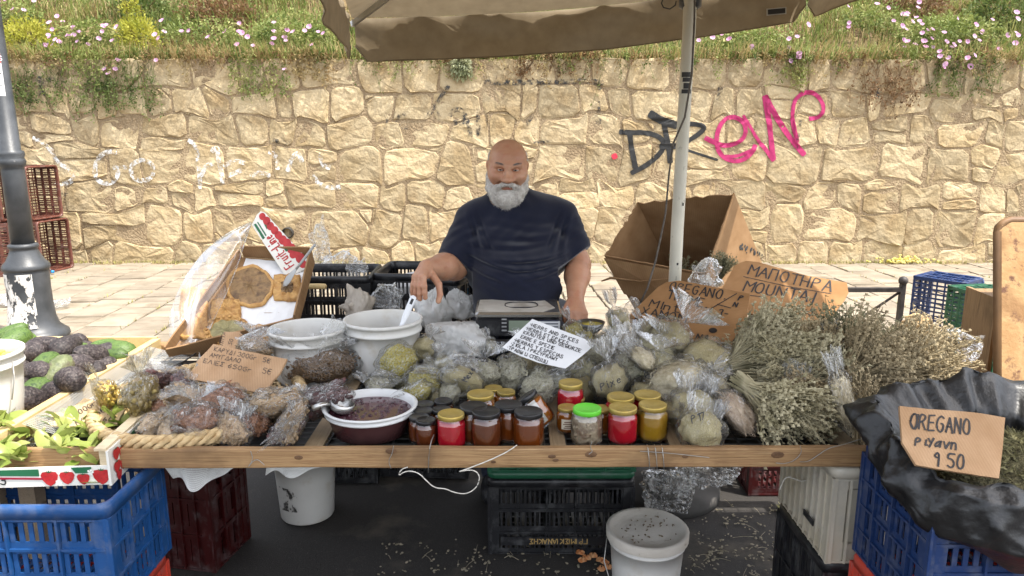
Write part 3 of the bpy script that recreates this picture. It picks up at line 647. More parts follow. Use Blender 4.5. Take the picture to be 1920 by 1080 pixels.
# ---- plastic crates
def crate_meshes(Lx, Ly, H, nx=4, ny=3, rows=3, slat=.007, gap=.007, lip=.012, th=.004):
    def panel(w, nc):
        m = MB(); cw = w / nc; rh = H / rows
        for i in range(nc + 1): m.box((-w / 2 + i * cw, 0, H / 2), (.006, .016, H))
        for j in range(rows + 1): m.box((0, .001, min(H - .004, max(.004, j * rh))), (w, .015, .006))
        m.box((-w / 2 + .02, 0, H / 2), (.04, .008, H)); m.box((w / 2 - .02, 0, H / 2), (.04, .008, H))
        for i in range(nc):
            for j in range(rows):
                x0 = -w / 2 + i * cw + .012; k = int((cw - .024) / (slat + gap))
                m.box((x0 - .004 + (cw - .016) / 2, .002, j * rh + rh * .12), (cw - .008, .004, rh * .24))
                m.box((x0 - .004 + (cw - .016) / 2, .002, j * rh + rh * .93), (cw - .008, .004, rh * .14))
                for q in range(k + 1): m.box((x0 + q * (slat + gap), .002, j * rh + rh * .55), (slat, .004, rh * .64))
        return m
    return panel(Lx - .01, nx), panel(Ly - .01, ny)
def crate(name, label, size, m, loc, rot=(0, 0, 0), nx=4, ny=3, rows=3, group=None, slat=.008, gap=.008, rimh=.03, floor=True):
    Lx, Ly, H = size; t = thing(name, label, 'crate', loc, rot, group); pl, ps = crate_meshes(Lx, Ly, H - rimh, nx, ny, rows, slat, gap)
    ml, ms = pl.mesh('side_panel', m), ps.mesh('side_panel', m)
    for (x, y, a, me) in ((0, -Ly / 2 + .009, 0, ml), (0, Ly / 2 - .009, PI, ml), (-Lx / 2 + .009, 0, -PI / 2, ms), (Lx / 2 - .009, 0, PI / 2, ms)):
        link('side_panel', me, t, loc=(x, y, 0), rot=(0, 0, a))
    b = MB()
    def rr(i, z):
        c = .03; x, y = Lx / 2 - i, Ly / 2 - i; out = []
        for sx, sy, a0 in ((1, -1, -90), (1, 1, 0), (-1, 1, 90), (-1, -1, 180)):
            for k in range(4): a = rad(a0 + 30 * k); out.append(Vector((sx * (x - c) + c * math.cos(a), sy * (y - c) + c * math.sin(a), z)))
        return out
    b.loft([rr(.012, H - rimh), rr(0, H - rimh), rr(0, H - .008), rr(.004, H), rr(.014, H), rr(.018, H - .008), rr(.018, H - rimh)]); b.build('rim', m, t, True)
    b = MB()
    for k in range(int(Lx / .03)): b.box((-Lx / 2 + .02 + k * .03, 0, .005), (.012, Ly - .03, .006))
    for k in range(int(Ly / .05)): b.box((0, -Ly / 2 + .03 + k * .05, .0025), (Lx - .03, .01, .005))
    b.build('base', m, t); return t
def plastic(name, c, c2=None, rough=.38, dirt=None): return mat(name, c, c2 or tuple(x * .8 for x in c), rough=rough, sc=6, bump=.1, bsc=70, bd=.003, dirt=dirt or tuple(x * .55 + .085 for x in c), dsc=17, dlo=.50, dhi=.78, rnd=.06)
PBRN, PBLK, PBLU, PNVY, PGRN, PRED, PDRD, PWHT = plastic('brown_plastic', (.13, .045, .03)), plastic('black_plastic', (.014, .014, .016)), plastic('blue_plastic', (.013, .07, .22)), plastic('navy_plastic', (.012, .035, .12)), plastic('green_plastic', (.015, .10, .05)), plastic('red_plastic', (.55, .06, .035)), plastic('dark_red_plastic', (.045, .004, .004)), plastic('dirty_white_plastic', (.52, .48, .40), (.42, .37, .28))
# brown crates stood on end by the wall, openings to the right
for k, (u, v, lab) in enumerate(((88, 496, 'brown slatted crate on its side at the bottom right of the stack by the wall'), (30, 512, 'brown slatted crate at the bottom of the stack, behind the lamp post'), (80, 396, 'brown slatted crate on its side at the top right of the stack by the wall'), (20, 402, 'brown slatted crate at the top of the stack, behind the lamp post'))):
    lo = k < 2; p = at(u, 500, z=PZ) if True else 0
    x = at(u, 480, Y=7.9).x; z = PZ if lo else PZ + .56
    crate('brown_crate', lab, (.55, .42, .30), PBRN, (x - (.14 if k % 2 == 0 else .12), 7.9 - (k % 2) * .22, z + .275), (0, rad(90), rad(-12 if k % 2 == 0 else 14)), 5, 4, 3, 'brown crates stacked by the wall', .012, .010)
# ---- litter by the lamp post
t = thing('plastic_bottle', 'empty clear plastic bottle with blue cap lying by the lamp post', 'bottle', at(88, 513, z=PZ) + Vector((0, 0, .03)), (0, rad(90), rad(-28)))
b = MB(); b.lathe([(.001, -.1), (.026, -.1), (.03, -.09), (.03, .03), (.027, .05), (.013, .085), (.012, .1)], 12); CLR = film('clear_film'); b.build('body', CLR, t, True)
b = MB(); b.lathe([(.001, .115), (.015, .115), (.015, .095), (.001, .095)], 12); b.build('cap', mat('blue_cap', (.03, .25, .6), rough=.4), t, True)
# ---- metal rail
IRN = mat('black_iron', (.02, .018, .017), (.05, .04, .035), rough=.55, sc=20, bump=.3, bsc=120, bd=.002)
p0 = at(1690, 640, z=PZ); y0 = p0.y + .25; zt = at(1690, 532, Y=y0).z; xr_ = at(1690, 560, Y=y0).x; xl_ = at(1540, 550, Y=y0).x - .5
t = thing('hoop_rail', 'low black iron rail with a ball finial behind the dried herbs', 'rail', (xr_, y0, PZ))
b = MB(); b.box((0, 0, (zt - PZ) / 2), (.035, .035, zt - PZ)); b.build('post', IRN, t); b = MB(); b.box((xl_ - xr_, 0, (zt - PZ) / 2), (.035, .035, zt - PZ)); b.build('post', IRN, t)
b = MB(); b.blob((0, 0, zt - PZ + .022), .034, 14, 10); b.build('finial', IRN, t, True)
b = MB(); b.box(((xl_ - xr_) / 2, 0, zt - PZ - .045), (xr_ - xl_ - .036, .04, .03)); b.build('top_bar', IRN, t)
b = MB(); b.beam((-.02, 0, zt - PZ - .065), (-.42, 0, zt - PZ - .36), .014, .014); b.build('brace', IRN, t)
# ---- crates, wooden box and board at the right
pz = at(1800, 660, z=PZ)
crate('navy_crate', 'navy blue plastic crate standing on end behind the green crate', (.50, .34, .30), PNVY, (2.86, 4.90, PZ + .25), (0, rad(90), rad(-150 + 180 + 8)), 5, 3, 3, None, .010, .009)
crate('green_crate', 'dark green plastic crate standing on end beside the navy crate', (.52, .34, .30), PGRN, (2.78, 4.45, PZ + .26), (0, rad(90), rad(10)), 5, 4, 3, None, .010, .009)
b = MB(); q = random.Random(4)
for k in range(7): b.blob((q.uniform(-.08, .08), q.uniform(-.06, .06), .05 + .035 * k), (.085, .07, .05), 9, 6, noise=.25, rnd=q)
o = b.build('paper_bag', mat('kraft_paper', (.40, .25, .11), (.52, .36, .18), rough=.85, sc=12, bump=.5, bsc=30, bd=.02)); o.location = (2.66, 4.70, PZ); tag(o, 'crumpled brown paper bag between the navy and green crates', 'paper bag')
OLDW = wood('old_box_wood', (.15, .085, .035), (.30, .19, .09), (.22, .13, .06), st=(12, 12, .8)); LEA = mat('scuffed_board', (.30, .16, .06), (.46, .28, .12), (.38, .21, .08), rough=.55, sc=7, bump=.5, bsc=60, bd=.004, dirt=(.14, .06, .03), dsc=22, dlo=.56, dhi=.66, nb=2)
bx = at(1848, 640, Y=3.0); bz = at(1862, 405, Y=3.0)
t = thing('wooden_board', 'tall scuffed tan board with a rounded corner standing at the right edge', 'board', (bx.x, 2.75, 0), (rad(-13), 0, rad(-3)))
b = MB(); H = bz.z + .01; pts = [(0, 0), (.75, 0), (.75, H), (.05, H)] + [(.05 - .055 * math.sin(rad(a)) , H - .055 + .055 * math.cos(rad(a))) for a in (20, 40, 60, 80)]
b.slab([Vector((x, 0, z)) for x, z in pts], Vector((0, -1, 0)), .03); b.build('panel', LEA, t)
b = MB(); ed = [Vector((x, -.004, z)) for x, z in ([(-.003, .02)] + pts[::-1][:4] + [(.05, H + .002), (.7, H + .002)])]
b.tube([Vector((p.x, .013, p.z)) for p in ed], .017, 6); b.build('edge_strip', mat('board_edge', (.13, .07, .03), (.22, .12, .05), rough=.6), t, True)
wx = at(1836, 600, Y=3.12); wz = at(1838, 548, Y=3.12)
t = thing('wooden_box', 'narrow old wooden box standing on end against the tan board', 'box', (wx.x, 3.12, 0), (0, 0, rad(-4)))
b = MB(); b.box((0, 0, wz.z / 2), (.016, .24, wz.z)); b.build('side_board', OLDW, t); b = MB(); b.box((.05, -.02, wz.z - .008), (.083, .2, .016)); b.build('top_board', OLDW, t); b = MB(); b.box((.045, .075, wz.z / 2 - .012), (.074, .012, wz.z - .028)); b.build('back_board', OLDW, t)
# ---------------------------------------------------------------- parasol
FAB = cloth_mat('parasol_cloth', (.24, .185, .115), (.31, .245, .155), .22); POLEM = mat('pole_paint', (.58, .55, .46), (.64, .61, .51), rough=.5, sc=8, bump=.1, dirt=(.3, .27, .22), dsc=16, dlo=.62, dhi=.72)
Cn = [at(668, 36, Y=4.0), at(1507, -62, Y=4.0), Vector((1.98, .85, 2.68)), Vector((-.36, .85, 2.42))]  # near corners, out of view, stretched forward to shade the stall front
Cn[0] = Vector((-.815, 4.0, at(660, 34, Y=4.0).z)); Cn[1] = Vector((1.50, 4.02, at(1507, -44, Y=4.02).z))
PX, PY = .688, 3.1; APX = Vector((PX - .06, 2.85, 2.86))
par = thing('parasol', 'large taupe market parasol on a white pole over the stall', 'parasol', (PX, PY, 0)); PO = Vector((PX, PY, 0))
for k in range(4):
    A, B = Cn[k], Cn[(k + 1) % 4]; b = MB(); vs = []; N = 10
    for i in range(N + 1):
        for j in range(N + 1):
            e = A.lerp(B, j / N); p = e.lerp(APX, i / N); s = math.sin(PI * j / N) * (1 - i / N); vs.append(p - Vector((0, 0, .05 * s + .03 * math.sin(PI * i / N))) + (APX - e).normalized() * .03 * s * 0 - PO)
    b.add(vs, [(i * (N + 1) + j, i * (N + 1) + j + 1, (i + 1) * (N + 1) + j + 1, (i + 1) * (N + 1) + j) for i in range(N) for j in range(N)]); b.build('canopy_panel', FAB, par, True)
    b = MB(); vs = []; N = 40; M_ = 6; ln = (B - A); out = Vector((ln.y, -ln.x, 0)).normalized() * (1 if True else 1)
    if out.dot((A + B) / 2 - Vector((.5, 2.7, 0))) < 0: out = -out
    for j in range(N + 1):
        s = j / N; e = A.lerp(B, .004 + .992 * s) - Vector((0, 0, .05 * math.sin(PI * s)))
        hgt = .21 * (1 - .0 * s); cr = min(1, min(s, 1 - s) / .022); hgt *= (1 - (1 - cr) ** 2 * .35)
        for i in range(M_ + 1):
            d = i / M_; w = .012 * math.sin(s * 23 + d * 1.5 + k) * d + .016 * math.sin(s * 9 + 2 * d + 2 * k) * d + .02 * fbm(s * 5, d, k, 2)
            vs.append(e + out * (w + .01) - Vector((0, 0, hgt * d)) - PO)
    b.add(vs, [(j * (M_ + 1) + i, (j + 1) * (M_ + 1) + i, (j + 1) * (M_ + 1) + i + 1, j * (M_ + 1) + i + 1) for j in range(N) for i in range(M_)]); vo = b.build('valance', FAB, par, True)
    b = MB(); bot = [Vector(vs[j * (M_ + 1) + M_]) for j in range(N + 1)]; b.tube(bot, .004, 4); b.build('hem', FAB, vo, True)
    if k == 0:
        i0 = [Vector(vs[j * (M_ + 1) + 5]) for j in (36, 37, 38)]; c = i0[1]; c = Vector((at(1452, 23, Y=c.y + PY).x - PX, c.y, at(1452, 23, Y=c.y + PY).z)); b = MB(); b.box(c + Vector((0, -.03, 0)), (.10, .002, .034), Matrix.Rotation(rad(-5), 3, 'Y')); lb = b.build('fabric_label', mat('label_white', (.6, .6, .58), rough=.8), par)
        b = MB(); b.box(c + Vector((0, -.032, 0)), (.088, .002, .024), Matrix.Rotation(rad(-5), 3, 'Y')); b.build('printed_band', INK, lb)
STEEL = mat('steel', (.45, .45, .44), (.55, .55, .53), rough=.35, metal=.8, sc=20)
for k in range(4):
    b = MB(); b.beam(APX - Vector((0, 0, .06)) - PO, Cn[k] - Vector((0, 0, .03)) - PO, .018, .026); b.build('rib', STEEL, par)
    b = MB(); b.beam(Vector((-.04, 0, 2.12)), APX.lerp(Cn[k], .5) - Vector((0, 0, .05)) - PO, .014, .02); b.build('strut', STEEL, par)
b = MB(); pt = Vector((-.02, -.0, 2.15)); b.tube([(0, 0, .02), (.002, 0, 1.2), (.012, 0, 2.0), APX - PO], [.026, .026, .026, .024], 16); b.build('pole', POLEM, par, True)
b = MB(); b.lathe([(.03, 2.06), (.045, 2.07), (.045, 2.16), (.03, 2.17)], 12, (.012, 0, 0)); b.build('runner', PBLK, par, True)
b = MB(); b.lathe([(.001, 0), (.24, 0), (.24, .05), (.05, .07), (.035, .22), (.027, .22)], 20); b.build('base', mat('base_iron', (.04, .038, .035), (.07, .065, .06), rough=.9), par, True)
b = MB()
for (z, dz, a0, a1) in ((1.815, .012, -140, -60), (1.795, .01, -130, -50), (1.772, .014, -120, -70), (1.75, .01, -135, -45), (1.05, .006, -110, -90), (.99, .012, -120, -104), (1.3, .008, -80, -66)):
    b.loft([[Vector((.008 + .0268 * math.cos(a), .0268 * math.sin(a), zz)) for a in [rad(a0 + (a1 - a0) * j / 5) for j in range(6)]] for zz in (z - dz, z + dz * .6)], closed=False)
b.build('black_marks', INK, par)
cab = [at(u, v, Y=3.02) for u, v in ((1303, -40), (1302, 40), (1297, 140), (1284, 220), (1262, 270), (1254, 330), (1248, 400), (1240, 440), (1229, 490), (1214, 540), (1190, 590))]
b = MB(); b.tube(cab, .0042, 6); o = b.build('cable', mat('grey_cord', (.07, .06, .05), (.14, .12, .10), rough=.8, sc=60), None, True); tag(o, 'grey cord hanging beside the parasol pole', 'cord')
lp_ = [at(u, v, Y=3.6) for u, v in ((1247, -10), (1240, 6), (1244, 14), (1256, 17), (1266, 10), (1268, 2))]
b = MB(); b.tube(lp_, .003, 5); o = b.build('string_loop', INK, par, True); o.location = -PO
# ================================================================ THE STALLHOLDER (distance field -> one skin)
class SDF:
    def __init__(s, lo, hi, h):
        s.lo = np.array(lo, float); s.h = h; s.n = np.ceil((np.array(hi) - s.lo) / h).astype(int) + 1
        s.d = np.full(s.n, .06, np.float32)
    def _sub(s, lo, hi):
        a = np.clip(np.floor((np.array(lo) - s.lo) / s.h).astype(int), 0, s.n - 1); b = np.clip(np.ceil((np.array(hi) - s.lo) / s.h).astype(int) + 1, 1, s.n)
        sl_ = tuple(slice(i, max(i + 1, j)) for i, j in zip(a, b))
        ax = [s.lo[i] + s.h * np.arange(sl_[i].start, sl_[i].stop, dtype=np.float32) for i in range(3)]
        return sl_, np.meshgrid(*ax, indexing='ij', sparse=True)
    def _mix(s, sl_, e, k, sub):
        d = s.d[sl_]
        if sub: d = -d
        if k > 0: h = np.maximum(k - np.abs(d - e), 0) / k; r = np.minimum(d, e) - h * h * k * .25
        else: r = np.minimum(d, e)
        s.d[sl_] = -r if sub else r
    def _mixsub(s, sl_, e, k):
        d = s.d[sl_]; e = -e; h = np.maximum(k - np.abs(d - e), 0) / k if k > 0 else 0; s.d[sl_] = np.maximum(d, e) + (h * h * k * .25 if k > 0 else 0)
    def cap(s, a, b, ra, rb=None, k=.02, sub=False):
        rb = ra if rb is None else rb; a = np.array(a, float); b = np.array(b, float); m = max(ra, rb) + .065
        sl_, (X, Y, Z) = s._sub(np.minimum(a, b) - m, np.maximum(a, b) + m); ba = b - a; L2 = max(1e-12, ba @ ba)
        t = np.clip(((X - a[0]) * ba[0] + (Y - a[1]) * ba[1] + (Z - a[2]) * ba[2]) / L2, 0, 1)
        e = np.sqrt((X - a[0] - t * ba[0]) ** 2 + (Y - a[1] - t * ba[1]) ** 2 + (Z - a[2] - t * ba[2]) ** 2) - (ra + (rb - ra) * t)
        (s._mixsub if sub else lambda p, q, r: s._mix(p, q, r, False))(sl_, e, k); return s
    def ell(s, c, r, k=.02, sub=False, M=None):
        c = np.array(c, float); r = np.array(r, float); m = r.max() + .065
        sl_, (X, Y, Z) = s._sub(c - m, c + m); X, Y, Z = X - c[0], Y - c[1], Z - c[2]
        if M is not None: M = np.array(M); X, Y, Z = (M[0, 0] * X + M[1, 0] * Y + M[2, 0] * Z, M[0, 1] * X + M[1, 1] * Y + M[2, 1] * Z, M[0, 2] * X + M[1, 2] * Y + M[2, 2] * Z)
        k0 = np.sqrt((X / r[0]) ** 2 + (Y / r[1]) ** 2 + (Z / r[2]) ** 2); k1 = np.sqrt((X / r[0] ** 2) ** 2 + (Y / r[1] ** 2) ** 2 + (Z / r[2] ** 2) ** 2)
        e = k0 * (k0 - 1) / np.maximum(k1, 1e-6)
        (s._mixsub if sub else lambda p, q, r_: s._mix(p, q, r_, False))(sl_, e, k); return s
    def half(s, p, n, k=.0, box=None):                   # cut away the side n points to
        p = np.array(p, float); n = np.array(n, float); n /= np.linalg.norm(n)
        sl_, (X, Y, Z) = s._sub(*(box or (s.lo, s.lo + s.h * s.n))); e = (X - p[0]) * n[0] + (Y - p[1]) * n[1] + (Z - p[2]) * n[2]
        s._mixsub(sl_, -e, k); return s
    def surf(s):                                         # surface nets
        d = s.d; n = d.shape; neg = d < 0
        c = np.zeros((n[0] - 1, n[1] - 1, n[2] - 1), np.int8); off = [(i, j, k) for i in (0, 1) for j in (0, 1) for k in (0, 1)]
        for i, j, k in off: c += neg[i:n[0] - 1 + i, j:n[1] - 1 + j, k:n[2] - 1 + k]
        act = (c > 0) & (c < 8); I = np.argwhere(act); idx = np.full(act.shape, -1, np.int32); idx[act] = np.arange(len(I))
        P = np.zeros((len(I), 3)); cnt = np.zeros(len(I)); val = {o: d[I[:, 0] + o[0], I[:, 1] + o[1], I[:, 2] + o[2]] for o in off}
        for o in off:
            for ax in range(3):
                if o[ax]: continue
                q = list(o); q[ax] = 1; q = tuple(q); a, b = val[o], val[q]; m = (a < 0) != (b < 0); t = np.where(m, a / np.where(m, a - b, 1), 0)
                e = np.tile(np.array(o, float), (len(I), 1)); e[:, ax] += t; P += e * m[:, None]; cnt += m
        V = (I + P / cnt[:, None]) * s.h + s.lo; F = []
        for ax in range(3):
            u, v = (ax + 1) % 3, (ax + 2) % 3; sh = list(n); A = [slice(None)] * 3; B = [slice(None)] * 3; A[ax] = slice(0, n[ax] - 1); B[ax] = slice(1, n[ax])
            for q in (u, v): A[q] = slice(1, n[q] - 1); B[q] = slice(1, n[q] - 1)
            a, b = neg[tuple(A)], neg[tuple(B)]; E = np.argwhere(a != b); fl = a[a != b]
            if not len(E): continue
            E[:, u] += 1; E[:, v] += 1; g = []
            for du, dv in ((-1, -1), (0, -1), (0, 0), (-1, 0)): q = E.copy(); q[:, u] += du; q[:, v] += dv; g.append(idx[q[:, 0], q[:, 1], q[:, 2]])
            q = np.stack(g, 1); q[~fl] = q[~fl][:, ::-1]; F.append(q)
        return V, np.concatenate(F)
def smooth(V, F, it=2, w=.5):
    E = np.concatenate([F[:, [0, 1]], F[:, [1, 2]], F[:, [2, 3]], F[:, [3, 0]]]); E = np.concatenate([E, E[:, ::-1]])
    for _ in range(it):
        acc = np.zeros_like(V); cnt = np.zeros(len(V))
        for a in range(3): acc[:, a] = np.bincount(E[:, 0], V[E[:, 1], a], len(V))
        cnt = np.bincount(E[:, 0], minlength=len(V)); V = V * (1 - w) + w * acc / np.maximum(cnt, 1)[:, None]
    return V
def skinmat():
    m, nt, b = nodes('skin'); L = nt.links.new; v = coords(nt, per_obj=False)
    n = nd(nt, 'TexNoise', Scale=9, Detail=6); L(v, n.inputs['Vector']); c = ramp(nt, n.outputs[0], [(.40, .19, .11), (.51, .28, .175)], .3, .7)
    n2 = nd(nt, 'TexNoise', Scale=42, Detail=5); L(v, n2.inputs['Vector']); f = ramp(nt, n2.outputs[0], [(0, 0, 0), (.5, .5, .5)], .52, .75); c = mixc(nt, f, c, (.40, .135, .075))
    L(c, b.inputs['Base Color']); b.inputs['Roughness'].default_value = .5; b.inputs['Subsurface Weight'].default_value = .12; b.inputs['Subsurface Radius'].default_value = (.01, .004, .002); b.inputs['Subsurface Scale'].default_value = 1
    n3 = nd(nt, 'TexNoise', Scale=260, Detail=4); L(v, n3.inputs['Vector']); v4 = coords(nt, (16, 16, 95), per_obj=False); n4 = nd(nt, 'TexNoise', Scale=1.6, Detail=3, Distortion=.6); L(v4, n4.inputs['Vector'])
    L(bumpn(nt, n3.outputs[0], .3, .002, bumpn(nt, n4.outputs[0], .4, .004)), b.inputs['Normal']); return m
SKIN = skinmat()
person = thing('person', 'stout bald man with white beard in a navy T-shirt behind the stall', 'person', (0, 3.1, 0)); PM = Vector((0, 3.1, 0))
HC = Vector((-.018, 3.06, 1.440)); HR = Euler((rad(9), rad(2), rad(2))).to_matrix()          # head centre at eye level, nodding slightly
def h(x, y, z): return HC + HR @ Vector((x * .94, y, z))
bo = SDF((-.46, 2.56, .80), (.42, 3.30, 1.60), .0036)
HM = np.array(HR)
bo.ell(h(0, .022, .035), (.076, .098, .083), M=HM); bo.ell(h(0, -.03, .03), (.067, .062, .062), .03, M=HM); bo.ell(h(0, -.018, -.045), (.07, .075, .075), .03, M=HM)
bo.ell(h(0, -.028, -.088), (.06, .06, .045), .03, M=HM)
for s in (-1, 1):
    bo.ell(h(s * .040, -.066, -.038), (.026, .026, .022), .03, M=HM)           # cheek
    bo.ell(h(s * .060, -.035, -.02), (.02, .04, .03), .03, M=HM)
bo.cap(h(-.042, -.078, .0205), h(-.012, -.087, .0165), .013, k=.02); bo.cap(h(.012, -.087, .0165), h(.042, -.078, .0205), .013, k=.02)
for s in (-1, 1): bo.ell(h(s * .032, -.097, -.001), (.0195, .020, .0125), .008, sub=True, M=HM)
for s in (-1, 1):                                       # bags under the eyes, folds above them
    bo.cap(h(s * .018, -.084, -.0175), h(s * .046, -.079, -.019), .006, k=.010); bo.cap(h(s * .014, -.090, .0155), h(s * .050, -.076, .0135), .0062, k=.010)
bo.cap(h(0, -.086, .012), h(0, -.112, -.034), .009, .0135, .016); bo.ell(h(0, -.117, -.040), (.0185, .018, .0155), .012, M=HM)
for s in (-1, 1): bo.ell(h(s * .0165, -.101, -.043), (.0115, .014, .0105), .008, M=HM); bo.ell(h(s * .009, -.108, -.055), (.005, .006, .005), .004, sub=True)
for s in (-1, 1): bo.cap(h(s * .021, -.098, -.040), h(s * .040, -.083, -.066), .004, k=.012, sub=True)
[bo.ell(h(s_ * .041, -.078, -.030), (.024, .022, .018), .02, M=HM) for s_ in (-1, 1)]; bo.cap(h(-.018, -.092, -.079), h(.018, -.092, -.079), .0055, k=.008); bo.cap(h(-.026, -.0985, -.0725), h(.026, -.0985, -.0725), .0022, k=.004, sub=True)
for z_ in (.048, .060, .072): bo.cap(h(-.03, -.0925 + (z_ - .048) * .25, z_), h(.03, -.0925 + (z_ - .048) * .25, z_ + .001), .0024, k=.006, sub=True)
for s in (-1, 1):                                       # ears
    Me = np.array(HR @ Euler((rad(-8), rad(s * 10), rad(s * -22))).to_matrix()); bo.ell(h(s * .079, .012, -.012), (.010, .021, .034), .008, M=Me); bo.ell(h(s * .088, .002, -.008), (.006, .011, .019), .005, sub=True, M=Me)
bo.cap(h(0, .02, -.07), (-.005, 3.12, 1.29), .062, .075, .03)
# shoulders, arms and a trunk under the shirt
bo.ell((.02, 3.10, 1.14), (.17, .10, .18), .04); bo.cap((-.13, 3.11, 1.225), (.17, 3.11, 1.235), .05, k=.04)
A0, A1, A2 = Vector((-.172, 3.10, 1.225)), Vector((-.240, 2.985, 1.055)), Vector((-.322, 2.775, 1.090))
bo.cap(A0, A1, .052, .050, .02); bo.cap(A1, A1.lerp(A2, .4), .051, .052, .02); bo.cap(A1.lerp(A2, .35), A2, .052, .031, .02); bo.ell(A1 + Vector((.012, .01, -.012)), (.046, .046, .046), .02)
B0, B1, B2 = Vector((.212, 3.10, 1.238)), Vector((.272, 3.03, 1.055)), Vector((.246, 2.815, .968))
bo.cap(B0, B1, .052, .050, .02); bo.cap(B1, B1.lerp(B2, .4), .050, .050, .02); bo.cap(B1.lerp(B2, .35), B2, .050, .033, .02)
def hand(W0, K, spread, nrm, dirs, lens, rads, thumb):
    # W0 wrist, K middle of the knuckle row, spread: unit vector along the row (index -> little), nrm: back of the hand
    ks = [K + spread * q + nrm * (.004 - abs(i - 1.2) * .003) for i, q in enumerate((-.030, -.010, .010, .028))]
    for q in ks: bo.cap(W0.lerp(q, .12), q, .021, .0125, .012)
    bo.cap(W0.lerp(K, .35) - nrm * .006, W0.lerp(K, .75) - nrm * .006, .026, .024, .012)
    for i, q in enumerate(ks):
        p = q; r = rads[i]
        for j, d in enumerate(dirs[i]):
            L_ = lens[i] * (.45, .31, .24)[j]; e = p + d.normalized() * L_; bo.cap(p, e, r, r * .93, .0035 if j else .008); bo.ell(e, (r * 1.03,) * 3, .003); p = e; r *= .93
    p = thumb[0]
    for j in range(1, len(thumb)): bo.cap(p, thumb[j], (.0165, .0125, .0115)[j - 1], (.013, .0115, .0105)[j - 1], .008 if j == 1 else .004); p = thumb[j]
K1 = A2 + Vector((-.020, -.080, -.020)); V3 = Vector
sp = V3((-.62, .72, -.12)).normalized(); nb_ = V3((-.35, -.35, .87)).normalized()
d1 = [[V3((.10, -.42, -.75)), V3((.06, -.05, -1)), V3((.02, .22, -1))], [V3((-.02, -.42, -.75)), V3((0, -.05, -1)), V3((0, .25, -1))], [V3((-.12, -.36, -.8)), V3((-.06, 0, -1)), V3((0, .25, -1))], [V3((-.25, -.28, -.85)), V3((-.12, 0, -1)), V3((0, .2, -1))]]
hand(A2, K1, sp, nb_, d1, (.080, .088, .083, .068), (.0108, .0112, .0106, .0095), [A2 + V3((.018, -.030, -.016)), A2 + V3((.050, -.062, -.052)), A2 + V3((.056, -.078, -.088)), A2 + V3((.050, -.086, -.112))])
K2 = B2 + Vector((.002, -.075, -.045)); sp2 = V3((.97, .1, -.15)).normalized(); nb2 = V3((.15, -.5, .85)).normalized()
d2 = [[V3((-.05, -.45, -.8)), V3((0, .1, -1)), V3((0, .6, -.7))], [V3((0, -.45, -.8)), V3((0, .1, -1)), V3((0, .6, -.7))], [V3((.05, -.42, -.8)), V3((0, .1, -1)), V3((0, .6, -.7))], [V3((.12, -.38, -.8)), V3((.05, .1, -1)), V3((0, .6, -.7))]]
hand(B2, K2, sp2, nb2, d2, (.072, .080, .075, .060), (.0108, .0112, .0106, .0095), [B2 + V3((-.022, -.028, -.015)), B2 + V3((-.046, -.058, -.045)), B2 + V3((-.044, -.078, -.072)), B2 + V3((-.034, -.09, -.092))])
V, F = bo.surf(); V = smooth(V, F, 2, .45)
def wz(P):
    P = np.array(P, float); z = P[:, 2]; f = np.clip((z - 1.20) / .06, 0, 1); f = f * f * (3 - 2 * f) * np.clip((.15 - np.abs(P[:, 0] + .018)) / .04, 0, 1); P[:, 2] = z + f * .125 * (1.558 - np.maximum(z, 1.30)); return P
PMA = np.array([0, 3.1, 0.])
def wmb(b): b.v = [tuple(p) for p in wz(np.array(b.v) + PMA) - PMA]; return b
V = wz(V)
o = link('body', npmesh('body', V - np.array(PM), F, SKIN, True), person)
# lips, eyes, brows
b = MB(); b.blob(h(0, -.0955, -.0815) - PM, (.017, .005, .0032), 12, 8, HR); wmb(b).build('lips', mat('lip', (.40, .13, .095), (.46, .17, .12), rough=.45, sc=60), person, True)
for s in (-1, 1):
    ec = h(s * .032, -.0785, .0); b = MB(); b.blob(ec - PM, (.0124, .0124, .0124), 20, 14); e = wmb(b).build('eye', mat('eye_white', (.50, .45, .41), rough=.2), person, True)
    b = MB(); b.blob(ec + Vector((.0, -.0092, .0008)) - PM, (.0064, .0042, .0064), 14, 10); wmb(b).build('iris', mat('iris_brown', (.022, .012, .007), rough=.12), e, True)
    for up_, r_ in ((1, .0139), (-1, .0134)):
        rings = []
        for i in range(7):
            ring = []
            for j in range(17):
                az_ = rad(-86 + 172 * j / 16); l0 = (15 if up_ > 0 else -17) * math.cos(az_) ** .8 + (-3 if up_ > 0 else -3); el_ = rad(l0 + ((88 if up_ > 0 else -88) - l0) * i / 6); rr = r_ * (.93 if i == 0 else 1)
                ring.append(ec + HR @ Vector((math.sin(az_) * math.cos(el_) * rr * 1.12, -math.cos(az_) * math.cos(el_) * rr, math.sin(el_) * rr)) - PM)
            rings.append(ring)
        b = MB(); b.loft(rings, closed=False); wmb(b).build('eyelid', SKIN, person, True)
WH = mat('white_hair', (.38, .35, .32), (.62, .60, .56), rough=.6, sc=50, bump=.6, bsc=160, bd=.006)
def strands(name, pts, m, parent):                      # pts: list of (root, dir, length, width)
    vs = []; n = len(pts)
    for p, d, L_, w in pts:
        s = d.cross(Vector((R.gauss(0, 1), R.gauss(0, 1), R.gauss(0, 1)))).normalized() * w; g = Vector((R.gauss(0, .16), R.gauss(0, .16), R.gauss(-.1, .16))) * L_
        vs += [p - s, p + s, p + d * L_ * .55 + s * .8, p + d * L_ * .55 - s * .8, p + d * L_ + g]
    i = np.arange(n)[:, None] * 5; F3 = np.concatenate([i + np.array([[0, 1, 2]]), i + np.array([[0, 2, 3]]), i + np.array([[3, 2, 4]])])
    return link(name, npmesh(name, wz(np.array([tuple(q) for q in vs])) - PMA, F3, m), parent)
EB = mat('grey_brow', (.17, .135, .115), (.30, .26, .23), rough=.7, sc=80)
st = []
